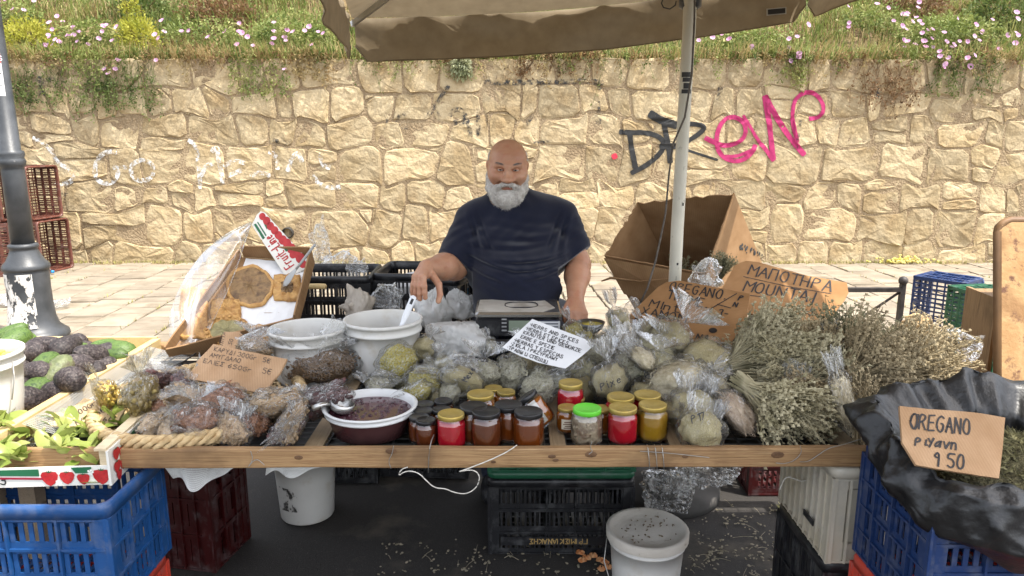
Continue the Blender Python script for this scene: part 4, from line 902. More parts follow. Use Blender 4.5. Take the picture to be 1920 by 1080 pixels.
for s in (-1, 1):
    for _ in range(230):
        q = R.random(); p = h(s * (.013 + .038 * q), -.0975 + .016 * q * q + R.uniform(-.001, .001), .022 + .008 * math.sin(q * 2.4) + R.uniform(-.0035, .0035)); st.append((p, (HR @ Vector((s * .9, -.25, R.uniform(-.2, .5)))).normalized(), R.uniform(.005, .009), .0008))
strands('eyebrows', st, EB, person)
be = SDF(tuple(HC + Vector((-.12, -.19, -.19))), tuple(HC + Vector((.12, .06, .06))), .0034)
for s in (-1, 1):
    be.cap(h(s * .0745, -.008, .0), h(s * .071, -.022, -.050), .007, .016, .015); be.cap(h(s * .071, -.022, -.050), h(s * .060, -.046, -.092), .016, .025, .02); be.cap(h(s * .060, -.046, -.092), h(s * .030, -.072, -.125), .027, .033, .02); be.cap(h(s * .030, -.072, -.125), h(0, -.078, -.135), .033, .036, .02)
    be.cap(h(s * .004, -.1115, -.0615), h(s * .022, -.106, -.064), .0075, .0085, .008); be.cap(h(s * .022, -.106, -.064), h(s * .044, -.087, -.082), .0085, .010, .01); be.cap(h(s * .044, -.087, -.082), h(s * .052, -.072, -.105), .012, .02, .015)
be.ell(h(0, -.088, -.101), (.018, .012, .011), .01, M=HM)
V, F = be.surf(); V = smooth(V, F, 1)
nz = np.array([fbm(*(p * 1.0), 75) for p in V]); me = npmesh('beard', V, F, WH, True); N = np.zeros((len(V), 3), np.float32); me.vertices.foreach_get('normal', _n := np.zeros(len(V) * 3, np.float32)); N = _n.reshape(-1, 3)
V2 = V + N * (nz * .0022)[:, None]; me.vertices.foreach_set('co', (wz(V2) - np.array(PM)).astype(np.float32).ravel()); me.update(); bd = link('beard', me, person)
st = []; ii = rng.integers(0, len(V), 5200)
for i in ii:
    p = Vector(V2[i]); n = Vector(N[i]); l = HR.transposed() @ (p - HC)
    if n.y > .55: continue
    dn = Vector((l.x * 3.5, -.15, -1)); mo = l.z > -.085 and abs(l.x) < .045
    if mo: dn = Vector((l.x * 22, -.3, -.55))
    d = (n * (.45 if mo else .35) + (HR @ dn).normalized() * .9 + Vector((R.gauss(0, .28), R.gauss(0, .28), R.gauss(0, .22)))).normalized()
    st.append((p - d * .003, d, R.uniform(.006, .010) if mo else R.uniform(.006, .011), .0006))
strands('beard_strands', st, mat('white_strand', (.44, .41, .37), (.74, .72, .68), rough=.55, sc=120), bd)
st = []
for s in (-1, 1):                                       # short side and back hair
    for _ in range(2600):
        a = R.uniform(-.25, 1.5); zz = R.uniform(-.03, .070 - .012 * abs(a)); d0 = Vector((s * math.cos(a), math.sin(a), 0)); rr = math.sqrt(max(.05, 1 - ((zz - .035) / .083) ** 2))
        p = h(d0.x * .077 * rr, .022 + d0.y * .097 * rr, zz); d = (HR @ (d0 * .55 + Vector((0, .3, -.75)))).normalized() + Vector((R.gauss(0, .18),) * 1 + (R.gauss(0, .18), R.gauss(0, .18))); st.append((p, d.normalized(), R.uniform(.010, .018), .0009))
strands('hair', st, MATS['white_strand'], person)
# T-shirt
ts = SDF((-.36, 2.72, .70), (.42, 3.36, 1.40), .0045)
ts.ell((.022, 3.10, 1.165), (.205, .135, .19), .05); ts.ell((.04, 3.02, .985), (.226, .205, .205), .06); ts.ell((.03, 3.07, .80), (.20, .17, .16), .05)
ts.ell((-.075, 3.0, 1.12), (.10, .055, .085), .06); ts.ell((.125, 3.0, 1.12), (.10, .055, .085), .06)
ts.cap((-.13, 3.105, 1.236), (.17, 3.105, 1.246), .072, k=.05); [ts.cap((-.005, 3.11, 1.305), q_, .055, .06, .05) for q_ in ((-.15, 3.11, 1.235), (.185, 3.11, 1.245))]; ts.cap(h(0, .035, -.09), (.0, 3.11, 1.27), .070, .105, .03)
SA_, SB_ = A0.lerp(A1, .80), B0.lerp(B1, .74)
ts.cap(A0 + V3((.0, 0, .0)), SA_ + V3((-.012, -.01, -.03)), .066, .080, .03); ts.cap(B0, SB_ + V3((.01, -.01, -.03)), .068, .078, .03)
X, Y, Z = [ts.lo[i] + ts.h * np.arange(ts.n[i]) for i in range(3)]; X, Y, Z = np.meshgrid(X, Y, Z, indexing='ij', sparse=True)
fold = np.zeros(ts.n, np.float32); fr = np.clip((3.04 - Y) / .06, 0, 1)
def crease(x0, z0, sl, curv, w, amp, xr):
    global fold
    zc = z0 + sl * (X - x0) + curv * (X - x0) ** 2; m = np.clip(1 - np.abs(X - x0) / xr, 0, 1) ** .6
    fold = fold + fr * m * amp * (np.exp(-((Z - zc) / w) ** 2) - .7 * np.exp(-((Z - zc - w * 1.6) / (w * 1.1)) ** 2))
crease(.06, 1.088, .06, .35, .009, .012, .17); crease(-.06, 1.068, -.20, .9, .008, .011, .13); crease(.10, 1.062, .16, .6, .007, .009, .14); crease(.0, 1.135, .05, .5, .010, .007, .2); crease(.13, 1.035, .25, .8, .008, .007, .10); crease(-.10, 1.03, -.3, 1., .008, .006, .10)
crease(.03, 1.165, -.02, .6, .010, .005, .19); crease(.0, .985, .04, .2, .016, .003, .2)
for s, x0 in ((-1, -.13), (1, .185)):                    # folds running from shoulder and armpit
    for j, (ox, sl) in enumerate(((.01 * s, .9), (.035 * s, .55))):
        xc = x0 + ox - s * sl * (1.26 - Z) * .5; fold = fold + np.clip((3.06 - Y) / .05, 0, 1) * .007 * (np.exp(-((X - xc) / .011) ** 2) - .6 * np.exp(-((X - xc - s * .02) / .012) ** 2)) * np.clip((Z - 1.10) / .05, 0, 1) * np.clip((1.31 - Z) / .04, 0, 1)
ts.d += fold + (.0025 * np.sin(38 * X + 9 * np.sin(16 * Z + 3 * Y)) * np.sin(31 * Z + 7 * np.sin(11 * X))).astype(np.float32)
ts.half(SA_ + V3((-.006, -.006, -.03)), (A1 - A0) + V3((-.06, 0, .02)), box=(np.array(A1) - [.13, .15, .16], np.array(SA_) + [.06, .15, .06]))
ts.half(SB_ + V3((.01, 0, -.022)), (B1 - B0) + V3((.10, 0, 0)), box=(np.array(B1) - [.085, .15, .16], np.array(SB_) + [.14, .15, .06]))
ts.cap(h(0, .035, -.05), h(0, -.0, -.135), .064, .072, .012, sub=True); ts.half((0, 3.1, .755), (0, 0, -1))
V, F = ts.surf(); V = smooth(V, F, 2, .4)
SHIRT = mat('navy_cotton', (.0065, .008, .019), (.010, .0125, .027), rough=.95, sc=6, bump=.3, bsc=420, bd=.002, spec=.2, sheen=.25)
link('t_shirt', npmesh('t_shirt', V - np.array(PM), F, SHIRT, True), person)
tr = SDF((-.26, 2.86, .02), (.32, 3.36, .86), .009)
tr.ell((.03, 3.09, .80), (.185, .155, .12), .05)
for s in (-1, 1): tr.cap((.03 + s * .095, 3.1, .74), (.03 + s * .11, 3.1, .42), .098, .072, .03); tr.cap((.03 + s * .11, 3.1, .42), (.03 + s * .115, 3.13, .09), .072, .055, .03)
V, F = tr.surf(); link('trousers', npmesh('trousers', smooth(V, F, 1) - np.array(PM), F, mat('dark_denim', (.012, .016, .03), (.02, .026, .045), rough=.9, bump=.3, bsc=300), True), person)
for s in (-1, 1):
    b = MB(); b.blob((.03 + s * .12, -.05, .05), (.05, .14, .05), 12, 8); b.build('shoe', PBLK, person, True)
# ================================================================ THE STALL: table, crates, trays
BEAM = wood('beam_wood', (.15, .075, .028), (.36, .22, .10), (.24, .13, .055), (.44, .29, .145), st=(1.1, 46, 46), sc=3.2, bump=.5); PLANK = wood('plank_wood', (.26, .18, .10), (.42, .31, .19), (.33, .23, .13), st=(44, 1, 44), sc=3.2); PALE = wood('pale_plank', (.46, .31, .13), (.60, .45, .22), (.53, .38, .17), st=(13, .8, 13), bump=.15)
GREYW = mat('weathered_top', (.30, .25, .19), (.40, .34, .27), rough=.9)
TZ = .752                                               # table bed
tb = thing('market_table', 'long trestle table of rough boards with a thick pine front beam', 'table', (-.2, 2.3, 0)); TO = Vector((-.2, 2.3, 0))
def rough_beam(a, b_, w, hgt, seed, m=0, seg=28):
    a = Vector(a); b_ = Vector(b_); rings = []; x, y, n = frame(b_ - a, Vector((0, 0, 1)))
    for i in range(seg + 1):
        p = a.lerp(b_, i / seg); s = i / seg * (b_ - a).length; ring = []
        for cx, cy in ((-.5, -.42), (-.42, -.5), (.42, -.5), (.5, -.42), (.5, .42), (.42, .5), (-.42, .5), (-.5, .42)):
            ring.append(p + x * cx * (w + .004 * fbm(s * 1.1, cx, seed, 2)) + y * cy * (hgt + .005 * fbm(s * 1.4, cy * 3, seed + 3, 2)))
        rings.append(ring)
    return rings
b = MB(); b.loft([[p - TO for p in r] for r in rough_beam((-1.42, 1.840, .750), (.985, 1.840, .755), .020, .054, 1)], cap0=True, cap1=True); fb = b.build('front_beam', BEAM, tb)
KNOT = mat('knot_wood', (.09, .045, .02), (.16, .085, .04), rough=.7, sc=60)
for u, v, r in ((733, 846, .010), (1035, 856, .007), (1042, 863, .006), (1108, 852, .011), (1285, 856, .006), (1458, 853, .012), (560, 858, .008), (925, 866, .005)):
    kb_ = MB(); p = at(u, v, Y=1.8285) - TO; kb_.lathe([(.0005, .0012), (r * .6, .001), (r, .0002)], 9, p, Matrix.Rotation(rad(90), 3, 'X') @ Matrix.Diagonal((1.5, .8, 1))); kb_.build('knot', KNOT, fb)
b = MB(); b.loft([[p - TO for p in r] for r in rough_beam((-1.40, 2.83, .752), (1.46, 2.83, .752), .05, .05, 4)], cap0=True, cap1=True); b.build('back_beam', BEAM, tb)
for x, w in ((-1.385, .03), (1.45, .04)):
    b = MB(); b.box(Vector((x, 2.34, .775)) - TO, (w, .93, .055)); b.build('side_board', PALE if x < 0 else PLANK, tb)
for x, w in ((-.545, .05), (.127, .042), (.46, .05), (-1.0, .06), (.93, .05)):
    b = MB(); b.box(Vector((x, 2.342, TZ - .013)) - TO, (w, .92, .022)); b.build('cross_board', PLANK, tb)
b = MB()
for i in range(47): b.box(Vector((-1.35 + i * .06, 2.342, TZ - .004)) - TO, (.0035, .92, .0035))
for i in range(24): b.box(Vector((.03, 1.9 + i * .038, TZ - .0075)) - TO, (2.8, .0035, .0035))
bs_ = MB(); bs_.box(Vector((.03, 2.34, TZ - .034)) - TO, (2.78, .86, .004)); bs_.build('black_sheet', PBLK, tb)  # opaque sheet added to stop sun falling through the mesh
tag(b.build('wire_mesh', mat('dark_wire', (.03, .03, .03), (.06, .06, .055), rough=.5), tb), kind='stuff')
for x, y in ((-1.36, 2.62), (1.42, 2.80), (-1.34, 1.92), (1.40, 1.98)):
    b = MB(); b.box(Vector((x, y, .36)) - TO, (.045, .045, .72)); b.build('leg', PLANK, tb)
WIRE = mat('galvanised_wire', (.30, .29, .27), (.42, .41, .38), rough=.45, metal=.6)
def tiew(pts, r): b = MB(); b.tube([p - TO for p in pts], r, 4); b.build('tie_wire', WIRE, tb, True)
for u in (1214, 1228, 1241): tiew([at(u - 1, 833, Y=1.87), at(u, 838, Y=1.84), at(u + 1, 841, Y=1.824), at(u + 3, 860, Y=1.824), at(u + 4, 874, Y=1.824), at(u + 4, 880, Y=1.84)], .0012)
tiew([at(814, 815, Y=1.88), at(809, 826, Y=1.86), at(806, 840, Y=1.823), at(804, 858, Y=1.823), at(803, 886, Y=1.83)], .0014)
for l_ in (((1110, 828), (1106, 840), (1112, 846), (1104, 852)), ((1500, 836), (1504, 848), (1490, 864), (1470, 870), (1455, 868)), ((1618, 822), (1580, 834), (1553, 840), (1530, 856), (1515, 866), (1500, 866)), ((738, 836), (735, 852), (728, 864), (733, 878)), ((1200, 846), (1260, 850), (1330, 858)), ((470, 846), (475, 862), (462, 880), (480, 858), (496, 872))): tiew([at(u, v, Y=1.822) for u, v in chaikin(list(l_), 2)], .001)
b = MB(); cw = [(969, 835), (950, 848), (920, 862), (895, 872), (868, 882), (858, 885), (885, 880), (898, 888), (899, 903), (890, 918), (872, 927), (850, 923), (835, 916), (815, 915), (800, 902), (785, 886), (762, 882), (746, 893), (752, 880), (764, 876)]
b.tube([at(u, v, Y=1.818 - .004 * math.sin(i * 2.1)) for i, (u, v) in enumerate(chaikin(cw, 2))], .0016, 5); tag(b.build('string', mat('cord_white', (.55, .52, .46), (.66, .63, .57), rough=.8), None, True), 'thin white cord tangled in a loop below the front beam', 'cord')
b = MB(); b.tube([at(u, v, Y=2.02) for u, v in chaikin([(1462, 918), (1468, 902), (1476, 893), (1490, 898), (1505, 904), (1530, 892), (1548, 880), (1555, 868)], 2)], .002, 5); tag(b.build('hanging_wire', MATS['cord_white'], None, True), 'pale wire dangling in front of the dark red crate under the table', 'wire')
# netting hanging under the beam
def netting(name, label, P, nu, nv, sag, m, gap=.0):
    vs = []; b = MB(); A, B, C, D = P
    pt = [[A.lerp(B, i / nu).lerp(D.lerp(C, i / nu), j / nv) + Vector((0, (.012 * math.sin(i * .09 + 1) + .006 * math.sin(i * .17)) * (j / nv), -sag * math.sin(PI * i / nu) * (j / nv) + .008 * (j / nv) * math.sin(i * .13))) for j in range(nv + 1)] for i in range(nu + 1)]
    for i in range(nu + 1): b.tube(pt[i], .0007, 3, cap=False)
    for j in range(nv + 1): b.tube([pt[i][j] for i in range(nu + 1)], .0007, 3, cap=False)
    return tag(b.build(name, m), label, 'net')
NET = mat('white_net', (.55, .55, .53), (.66, .66, .64), rough=.8)
netting('white_net', 'white net sagging under the left end of the front beam', (at(306, 872, Y=1.90), at(446, 872, Y=1.90), at(428, 880, Y=1.90), at(322, 900, Y=1.90)), 90, 12, .035, NET)
netting('white_net', 'scrap of white net hanging below the beam over the rear bucket', (at(500, 876, Y=1.9), at(600, 876, Y=1.9), at(590, 882, Y=1.9), at(496, 894, Y=1.9)), 60, 8, .0, NET)
netting('white_net', 'white net lying between the left board and the straw tray', (Vector((-1.36, 1.95, .80)), Vector((-1.36, 2.7, .80)), Vector((-1.22, 2.7, .765)), Vector((-1.28, 1.95, .765))), 90, 18, .0, NET)
# ---- crates under and beside the table
lc = crate('blue_crate', 'bright blue plastic crate carrying the strawberry box at the left', (.52, .30, .29), PBLU, (-1.245, 1.815, .412), 0, 4, 3, 3, None, .012, .012, .035)
crate('red_crate', 'orange-red plastic crate underneath the bright blue crate', (.50, .29, .41), PRED, (-1.245, 1.815, 0), 0, 8, 5, 2, None, .012, .012)
crate('dark_red_crate', 'dark red plastic crate in the shade under the left end of the table', (.25, .26, .60), PDRD, (-1.19, 2.62, 0), rad(-10), 4, 3, 4, None, .03, .004)
p = at(1051, 1040, z=0)
bc = crate('black_crate', 'black plastic crate with gold letters under the middle of the table', (.56, .36, .31), PBLK, (p.x, p.y + .18, 0), 0, 5, 3, 3, None, .007, .011)
b = MB(); text(b, '\u0393\u03a1\u0399\u039c\u0399\u03a3\u039a\u0399\u0391\u039d\u0391\u039a\u0397\u03a3'.translate({0x3a1: 'P', 0x399: 'I', 0x39c: 'M', 0x39a: 'K', 0x391: 'A', 0x39d: 'N', 0x397: 'H'}), Vector((.10, -.190, .072)), Vector((-1, 0, 0)), Vector((0, 0, -1)), Vector((0, -1, 0)), .020, .0035, .0, 1.2, .05)
b.v = [(x, y - .0, z) for x, y, z in b.v]; b.build('lettering', mat('gold_print', (.30, .19, .06), (.36, .24, .09), rough=.6), bc)
b = MB(); b.box((0, -.1865, .062), (.46, .004, .034)); b.build('front_band', PBLK, bc)
crate('green_crate', 'green plastic crate upside down on the black crate under the table', (.56, .36, .40), PGRN, (p.x, p.y + .18, .713), (PI, 0, 0), 5, 3, 3, None, .02, .006)
p = at(1490, 930, z=0); rc = crate('dark_red_crate', 'dark red plastic crate with white letters behind the leaf litter under the table', (.50, .34, .30), PDRD, (p.x + .04, p.y + .17, 0), 0, 3, 3, 2, None, .010, .013)
b = MB(); text(b, 'AP-TAPIT OKAT', Vector((-.08, -.1735, .04)), Vector((1, 0, 0)), Vector((0, 0, 1)), Vector((0, -1, 0)), .018, .003, .003, 1.2, .05); b.build('lettering', mat('white_print', (.5, .48, .45), rough=.8), rc)
crate('black_crate', 'black plastic crate at the bottom of the stack beside the navy crate', (.16, .36, .44), PBLK, (.93, 2.02, 0), 0, 2, 5, 3, None, .018, .004)
wc = crate('white_crate', 'dirty white plastic crate stacked on the black one under the right end of the beam', (.155, .37, .28), PWHT, (.93, 2.02, .44), 0, 3, 9, 1, None, .026, .0005, .03)
b = MB(); b.box((-.079, -.06, .07), (.004, .07, .016)); b.build('slot', PBLK, wc)
nc = crate('navy_crate', 'navy plastic crate under the black bag of oregano', (.52, .34, .31), PNVY, (1.17, 1.645, .50), 0, 4, 4, 4, None, .012, .012)
crate('red_crate', 'red plastic crate at the bottom under the navy crate', (.52, .33, .50), PRED, (1.165, 1.645, 0), 0, 5, 4, 3, None, .02, .008)
# ---- black crates behind the table
def stackc(label, size, x, y, top, rz=0):
    return crate('black_crate', label, size, PBLK, (x, y, top - size[2]), rz, 4, 3, 3, 'black crates behind the table', .009, .009)
stackc('black plastic crate full of clear bags behind the pie box', (.44, .33, .27), -.835, 3.34, .975); stackc('black crate at the foot of the stack behind the pie box', (.44, .33, .35), -.835, 3.34, .70); stackc('lowest black crate of the stack behind the pie box', (.44, .33, .34), -.835, 3.34, .345)
stackc('black plastic crate holding a white board beside the man', (.42, .34, .27), -.40, 3.40, .975, rad(-4)); stackc('black crate under the one holding the white board', (.42, .34, .35), -.40, 3.40, .70, rad(-4)); stackc('lowest black crate of the stack beside the man', (.42, .34, .34), -.40, 3.40, .345, rad(-4))
b = MB(); b.box((-.47, 3.36, .89), (.17, .20, .008), Euler((rad(30), rad(-12), 0)).to_matrix()); b.box((-.44, 3.28, .86), (.16, .10, .006), Euler((rad(60), 0, 0)).to_matrix()); tag(b.build('white_board', mat('white_foam', (.62, .62, .62), (.7, .7, .7), rough=.7)), 'white folded board lying in the black crate beside the man', 'board')
pk = thing('package', 'small blue and white packet standing in the crate behind the man', 'package', (-.195, 3.32, .975 - .20), (0, rad(3), rad(10)))
b = MB(); b.cbox((0, 0, 0), (.085, .05, .255), .008); b.build('body', mat('blue_print', (.03, .30, .55), (.05, .38, .62), rough=.35), pk)
b = MB()
for z, s in ((.225, 1), (.15, -1), (.075, 1)): b.slab([Vector((-.036, -.027, z - .022)), Vector((.038, -.027, z - .022 + .012 * s)), Vector((.036, -.027, z + .018)), Vector((-.02, -.027, z + .024 - .008 * s))], Vector((0, -1, 0)), .001)
b.build('white_print', mat('package_white', (.68, .70, .70), rough=.4), pk)
crate('black_crate', 'black plastic crate with open slats next to the blue and white packet', (.16, .34, .20), PBLK, (-.25, 3.30, .775), rad(-20), 2, 4, 2, None, .005, .02)
# small crates in the back of the table that carry scale and bags
for x, y, w, d, zz, lab in ((.02, 2.70, .36, .22, .105, 'low black tray under the scale'), (.42, 2.62, .36, .28, .08, 'low black tray buried under the herb bags right of the scale'), (.95, 2.55, .6, .3, .10, 'low black tray buried under the dried herb bundles')):
    crate('black_tray', lab, (w, d, zz), PBLK, (x, y, TZ), 0, 4, 3, 1, None, .009, .009, .02)
# ---------------------------------------------------------------- avocados and their table
t = thing('avocado_table', 'yellow plank table with avocados at the left edge', 'table', (-1.86, 2.35, 0)); YW = wood('yellow_plank', (.52, .34, .10), (.64, .46, .18), (.58, .40, .13), st=(13, .8, 13), bump=.15)
for i in range(6): b = MB(); b.box((.36 - i * .158, 0, .742), (.154, .92, .018)); b.build('plank', YW, t)
for x, y in ((.40, .40), (.40, -.40), (-.40, .40), (-.40, -.40)): b = MB(); b.box((x, y, .3665), (.05, .05, .733)); b.build('leg', PLANK, t)
b = MB(); b.box((0, .47, .775), (.94, .018, .06)); b.build('back_board', PALE, t)
AVD = mat('dark_avocado', (.014, .011, .011), (.038, .027, .028), (.095, .08, .072), rough=.6, sc=170, lo=.36, hi=.66, bump=.7, bsc=190, bd=.005, rnd=.3); AVG = mat('green_avocado', (.03, .065, .012), (.09, .15, .03), (.055, .10, .018), rough=.5, sc=150, bump=.6, bsc=190, bd=.004, rnd=.2); AVO = mat('olive_avocado', (.06, .075, .03), (.14, .16, .07), (.09, .07, .05), rough=.5, sc=30, bump=.8, bsc=120, bd=.004)
def avo(m):
    b = MB(); b.lathe([(.0005, .062), (.010, .060), (.019, .050), (.025, .034), (.031, .012), (.034, -.010), (.030, -.032), (.019, -.046), (.0005, -.051)], 14); b.lathe([(.0005, .066), (.003, .065), (.003, .058)], 6); return b.mesh('avocado', m, True)
avm = {'d': avo(AVD), 'g': avo(AVG), 'o': avo(AVO)}
AV = [(55, 664, 'd', 'in the back row against the white bucket', 1), (79, 650, 'd', 'below the lamp post base in the back row', 1), (122, 653, 'd', 'the biggest in the back row, right of the lamp post base', 1), (92, 672, 'd', 'long one lying across the middle of the heap', 0), (143, 684, 'd', 'glossy one in front of the pale olive one', 1), (172, 667, 'd', 'between the green ones at the right of the heap', 1), (69, 698, 'd', 'wrinkled one right of the white bucket', 1), (130, 711, 'd', 'large rough one at the front of the heap', 1), (97, 711, 'd', 'small one left of the large rough one', 0), (51, 722, 'd', 'small one behind the front green one', 0), (168, 701, 'd', 'at the right front of the heap', 0), (183, 690, 'd', 'long thin one by the wooden edge', 0), (103, 736, 'd', 'at the very front beside the green one', 0), (53, 752, 'd', 'foremost one at the foot of the white bucket', 0), (40, 694, 'd', 'half hidden behind the white bucket', 0), (139, 646, 'd', 'in the far back under the rail of the lamp post', 0), (158, 655, 'd', 'in the back row left of the small green one', 0), (196, 664, 'd', 'next to the rightmost green one', 0), (40, 733, 'd', 'touching the white bucket near the front', 0), (20, 668, 'd', 'behind the white bucket rim', 0),
      (222, 660, 'g', 'bright green, the one farthest right of the heap', 0), (205, 676, 'g', 'bright green, in front of the rightmost one', 0), (190, 653, 'g', 'small and pale green in the back row', 0), (149, 664, 'g', 'pale green, tucked between two dark ones', 0), (87, 683, 'g', 'upright green one in the middle of the heap', 1), (72, 732, 'g', 'green one at the front of the heap', 0), (17, 630, 'g', 'large green one at the top left above the bucket', 1), (28, 640, 'g', 'dark green one over the white bucket', 1), (41, 646, 'g', 'green one left of the lamp post base', 0),
      (110, 694, 'o', 'olive one in the middle behind the large rough one', 1), (125, 689, 'o', 'small olive one in the middle of the heap', 0), (116, 678, 'o', 'olive-brown one behind the glossy one', 0)]
nm_ = {'d': 'dark purple avocado, ', 'g': 'avocado, ', 'o': 'avocado, '}
qa = random.Random(8)
for u, v, k, lab, lay in AV:
    z = .787 + .045 * lay; p = at(u, v, z=z); s = .95 + .25 * qa.random() if 'small' not in lab else .85
    o = link('avocado', avm[k], None, None, p, (rad(qa.uniform(55, 120)), rad(qa.uniform(-40, 40)), rad(qa.uniform(0, 360)) if 'upright' not in lab else 0), s * 1.2)
    tag(o, (nm_[k] + lab), 'avocado', 'avocados on the yellow table')
# ---------------------------------------------------------------- buckets
WPL = mat('white_bucket_plastic', (.54, .525, .49), (.62, .605, .57), rough=.42, sc=4, bump=.05, bsc=40, dirt=(.46, .41, .33), dsc=9, dlo=.56, dhi=.76, sss=0)
def bucket(label, loc, r, H, taper=.86, lid=False, m=None, handle=False, name='white_bucket', tilt=(0, 0, 0)):
    t = thing(name, label, 'bucket', loc, tilt); m = m or WPL; rb = r * taper; b = MB()
    def rz(z): return rb + (r - rb) * z / H
    prof = [(.001, .003), (rb - .003, .003), (rb, .008)] + [(rz(z), z) for z in (H * .3, H * .6, H - .042)]
    prof += [(r + .003, H - .042), (r + .003, H - .036), (r - .001, H - .033), (r, H - .012), (r + .006, H - .011), (r + .006, H), (r - .001, H + .001), (r - .003, H - .004)]
    if not lid: prof += [(rz(H * .6) - .003, H * .6), (rz(H * .3) - .003, H * .3), (rb - .003, .008), (.001, .008)]
    else: prof = prof[:-3] + [(r + .004, H)]
    b.lathe(prof, 36); b.build('body', m, t, True)
    if lid: b = MB(); b.lathe([(r + .012, H - .022), (r + .013, H + .006), (r + .009, H + .010), (r - .004, H + .009), (r - .008, H + .002), (r * .5, H + .003), (.001, H + .003)], 36); b.build('lid', lid, t, True)
    if handle:
        b = MB(); b.tube([(-r - .01, 0, H - .03), (-r - .022, -.03, H - .10), (-r * .95, -.06, H - .19), (-r * .6, -r * .9, H - .26)], .002, 5); b.build('handle', WIRE, t, True)
    return t
p = at(8, 700, Y=2.06); w = bucket('white bucket of pale yellow pickles at the left edge by the avocados', (-1.562, 2.06, TZ), .132, .222)
b = MB(); b.lathe([(.001, .195), (.12, .19)], 20); b.build('brine', mat('pickle_brine', (.55, .40, .10), (.62, .50, .2), rough=.2), w)
b = MB(); q = random.Random(2)
for k in range(40): a = q.uniform(0, 7); rr = .105 * math.sqrt(q.random()); b.blob((rr * math.cos(a), rr * math.sin(a), .198 + q.uniform(-.004, .012)), (q.uniform(.012, .02), q.uniform(.01, .014), .009), 7, 5, Euler((0, 0, q.uniform(0, 6))).to_matrix())
tag(b.build('pickles', mat('pickle', (.50, .34, .06), (.62, .46, .12), rough=.35, rnd=.1), w, True), kind='stuff')
b = MB(); b.tube([(.137, -.02, .20), (.15, -.04, .16), (.148, -.06, .10)], .002, 5); b.build('handle', WIRE, w, True)
bucket('open white bucket between the pie box and the dirtier white bucket', (-.70, 2.47, TZ), .127, .185)
b2 = bucket('open dirty white bucket with a white spoon standing in it', (-.449, 2.52, TZ), .131, .205)
p = at(563, 990, z=0); bk = bucket('dirty white bucket in the dark under the left part of the table', (p.x, p.y + .12, 0), .128, .30)
b = MB(); b.loft([[Vector((.128 * .95 * math.cos(a) * (1 + .01), .128 * .95 * math.sin(a) * (1 + .01), z)) for a in [rad(-135 + 44 * j / 8) for j in range(9)]] for z in (.07, .12, .17)], closed=False); b.build('black_stain', torn('bucket_stain', (.012, .012, .012), .53, 13), bk)
LID = mat('dusty_lid', (.44, .40, .34), (.58, .54, .48), rough=.7, sc=5, bump=.2, bsc=150, dirt=(.28, .23, .17), dsc=26, dlo=.62, dhi=.68)
p = at(1214, 990, z=.262); fbk = bucket('white lidded bucket with crumbs on its lid on the ground in front', (p.x, p.y, 0), .128, .255, lid=LID, handle=True)
b = MB()
for k in range(46): a = R.uniform(0, 7); rr = .108 * math.sqrt(R.random()); b.blob((rr * math.cos(a), rr * math.sin(a), .2605), (R.uniform(.002, .007), R.uniform(.001, .004), .002), 5, 3, Euler((0, 0, R.uniform(0, 6))).to_matrix())
tag(b.build('crumbs', mat('crumb', (.12, .085, .05), (.2, .15, .09), rough=.9), fbk), kind='stuff')
SPW = mat('white_spoon_plastic', (.66, .67, .70), (.72, .73, .75), rough=.3)
A_, B_ = at(776, 556, Y=2.50), at(745, 628, Y=2.46); sp_ = thing('spoon', 'white plastic spoon with a slotted handle leaning in the dirty white bucket', 'spoon', tuple(B_)); d_ = A_ - B_
b = MB(); x_, y_, n_ = frame(d_, Vector((0, -1, 0)))
def sect(s, w_, th): return [d_ * s + x_ * (w_ * cx) + y_ * (th * cy) for cx, cy in ((-1, -.5), (-.6, -1), (.6, -1), (1, -.5), (1, .5), (.6, 1), (-.6, 1), (-1, .5))]
b.loft([sect(-.7, .004, .003), sect(.1, .005, .003), sect(.35, .008, .003), sect(.5, .0105, .004), sect(.92, .0115, .004), sect(.99, .010, .004), sect(1.02, .005, .003)], cap0=True, cap1=True); b.build('handle', SPW, sp_, True)
b = MB(); b.loft([[d_ * s + x_ * (.0045 * cx) - y_ * .0046 for cx in (-1, 1)] for s in (.80, .94)], closed=False); b.loft([[d_ * s + x_ * (.0045 * cx) + y_ * .0046 for cx in (-1, 1)] for s in (.80, .94)], closed=False); b.build('slot', INK, sp_)
# ---------------------------------------------------------------- strawberry box with leaves
BXW = wood('thin_box_wood', (.56, .43, .26), (.68, .56, .37), (.62, .49, .31), st=(1.2, 10, 10), bump=.12); BXP = mat('printed_white', (.66, .64, .58), (.72, .70, .64), rough=.6, sc=8); BGR, BRD = mat('green_print', (.015, .12, .05), rough=.6), mat('berry_red', (.36, .012, .015), (.46, .03, .03), rough=.55, sc=40); BDR = mat('dark_red_print', (.28, .01, .03), rough=.6)
BZ = .703; sbx = thing('strawberry_box', 'shallow wooden fruit box printed with strawberries on the bright blue crate', 'box', (-1.028, 1.778, BZ), (0, 0, rad(4)))
L_, D_ = .56, .285
for y in (.004, D_ - .004): b = MB(); b.box((-L_ / 2, y, .027), (L_ - .002, .005, .052)); b.build('side_board', BXP if y < .1 else BXW, sbx)
for x in (-.004, -L_ + .004): b = MB(); b.box((x, D_ / 2, .048), (.006, D_ + .012, .094)); b.build('end_board', BXP, sbx)
b = MB(); b.box((-L_ / 2, D_ / 2, .003), (L_ - .016, D_ - .014, .004)); b.build('bottom', BXP, sbx)
for x in (-.020, -L_ + .020):
    for y in (.020, D_ - .020): b = MB(); b.box((x, y, .048), (.022, .022, .092)); b.build('corner_post', BXW, sbx)
b = MB(); b.box((-.021, D_ / 2, .099), (.030, D_ + .008, .007)); b.build('top_rail', BXW, sbx)
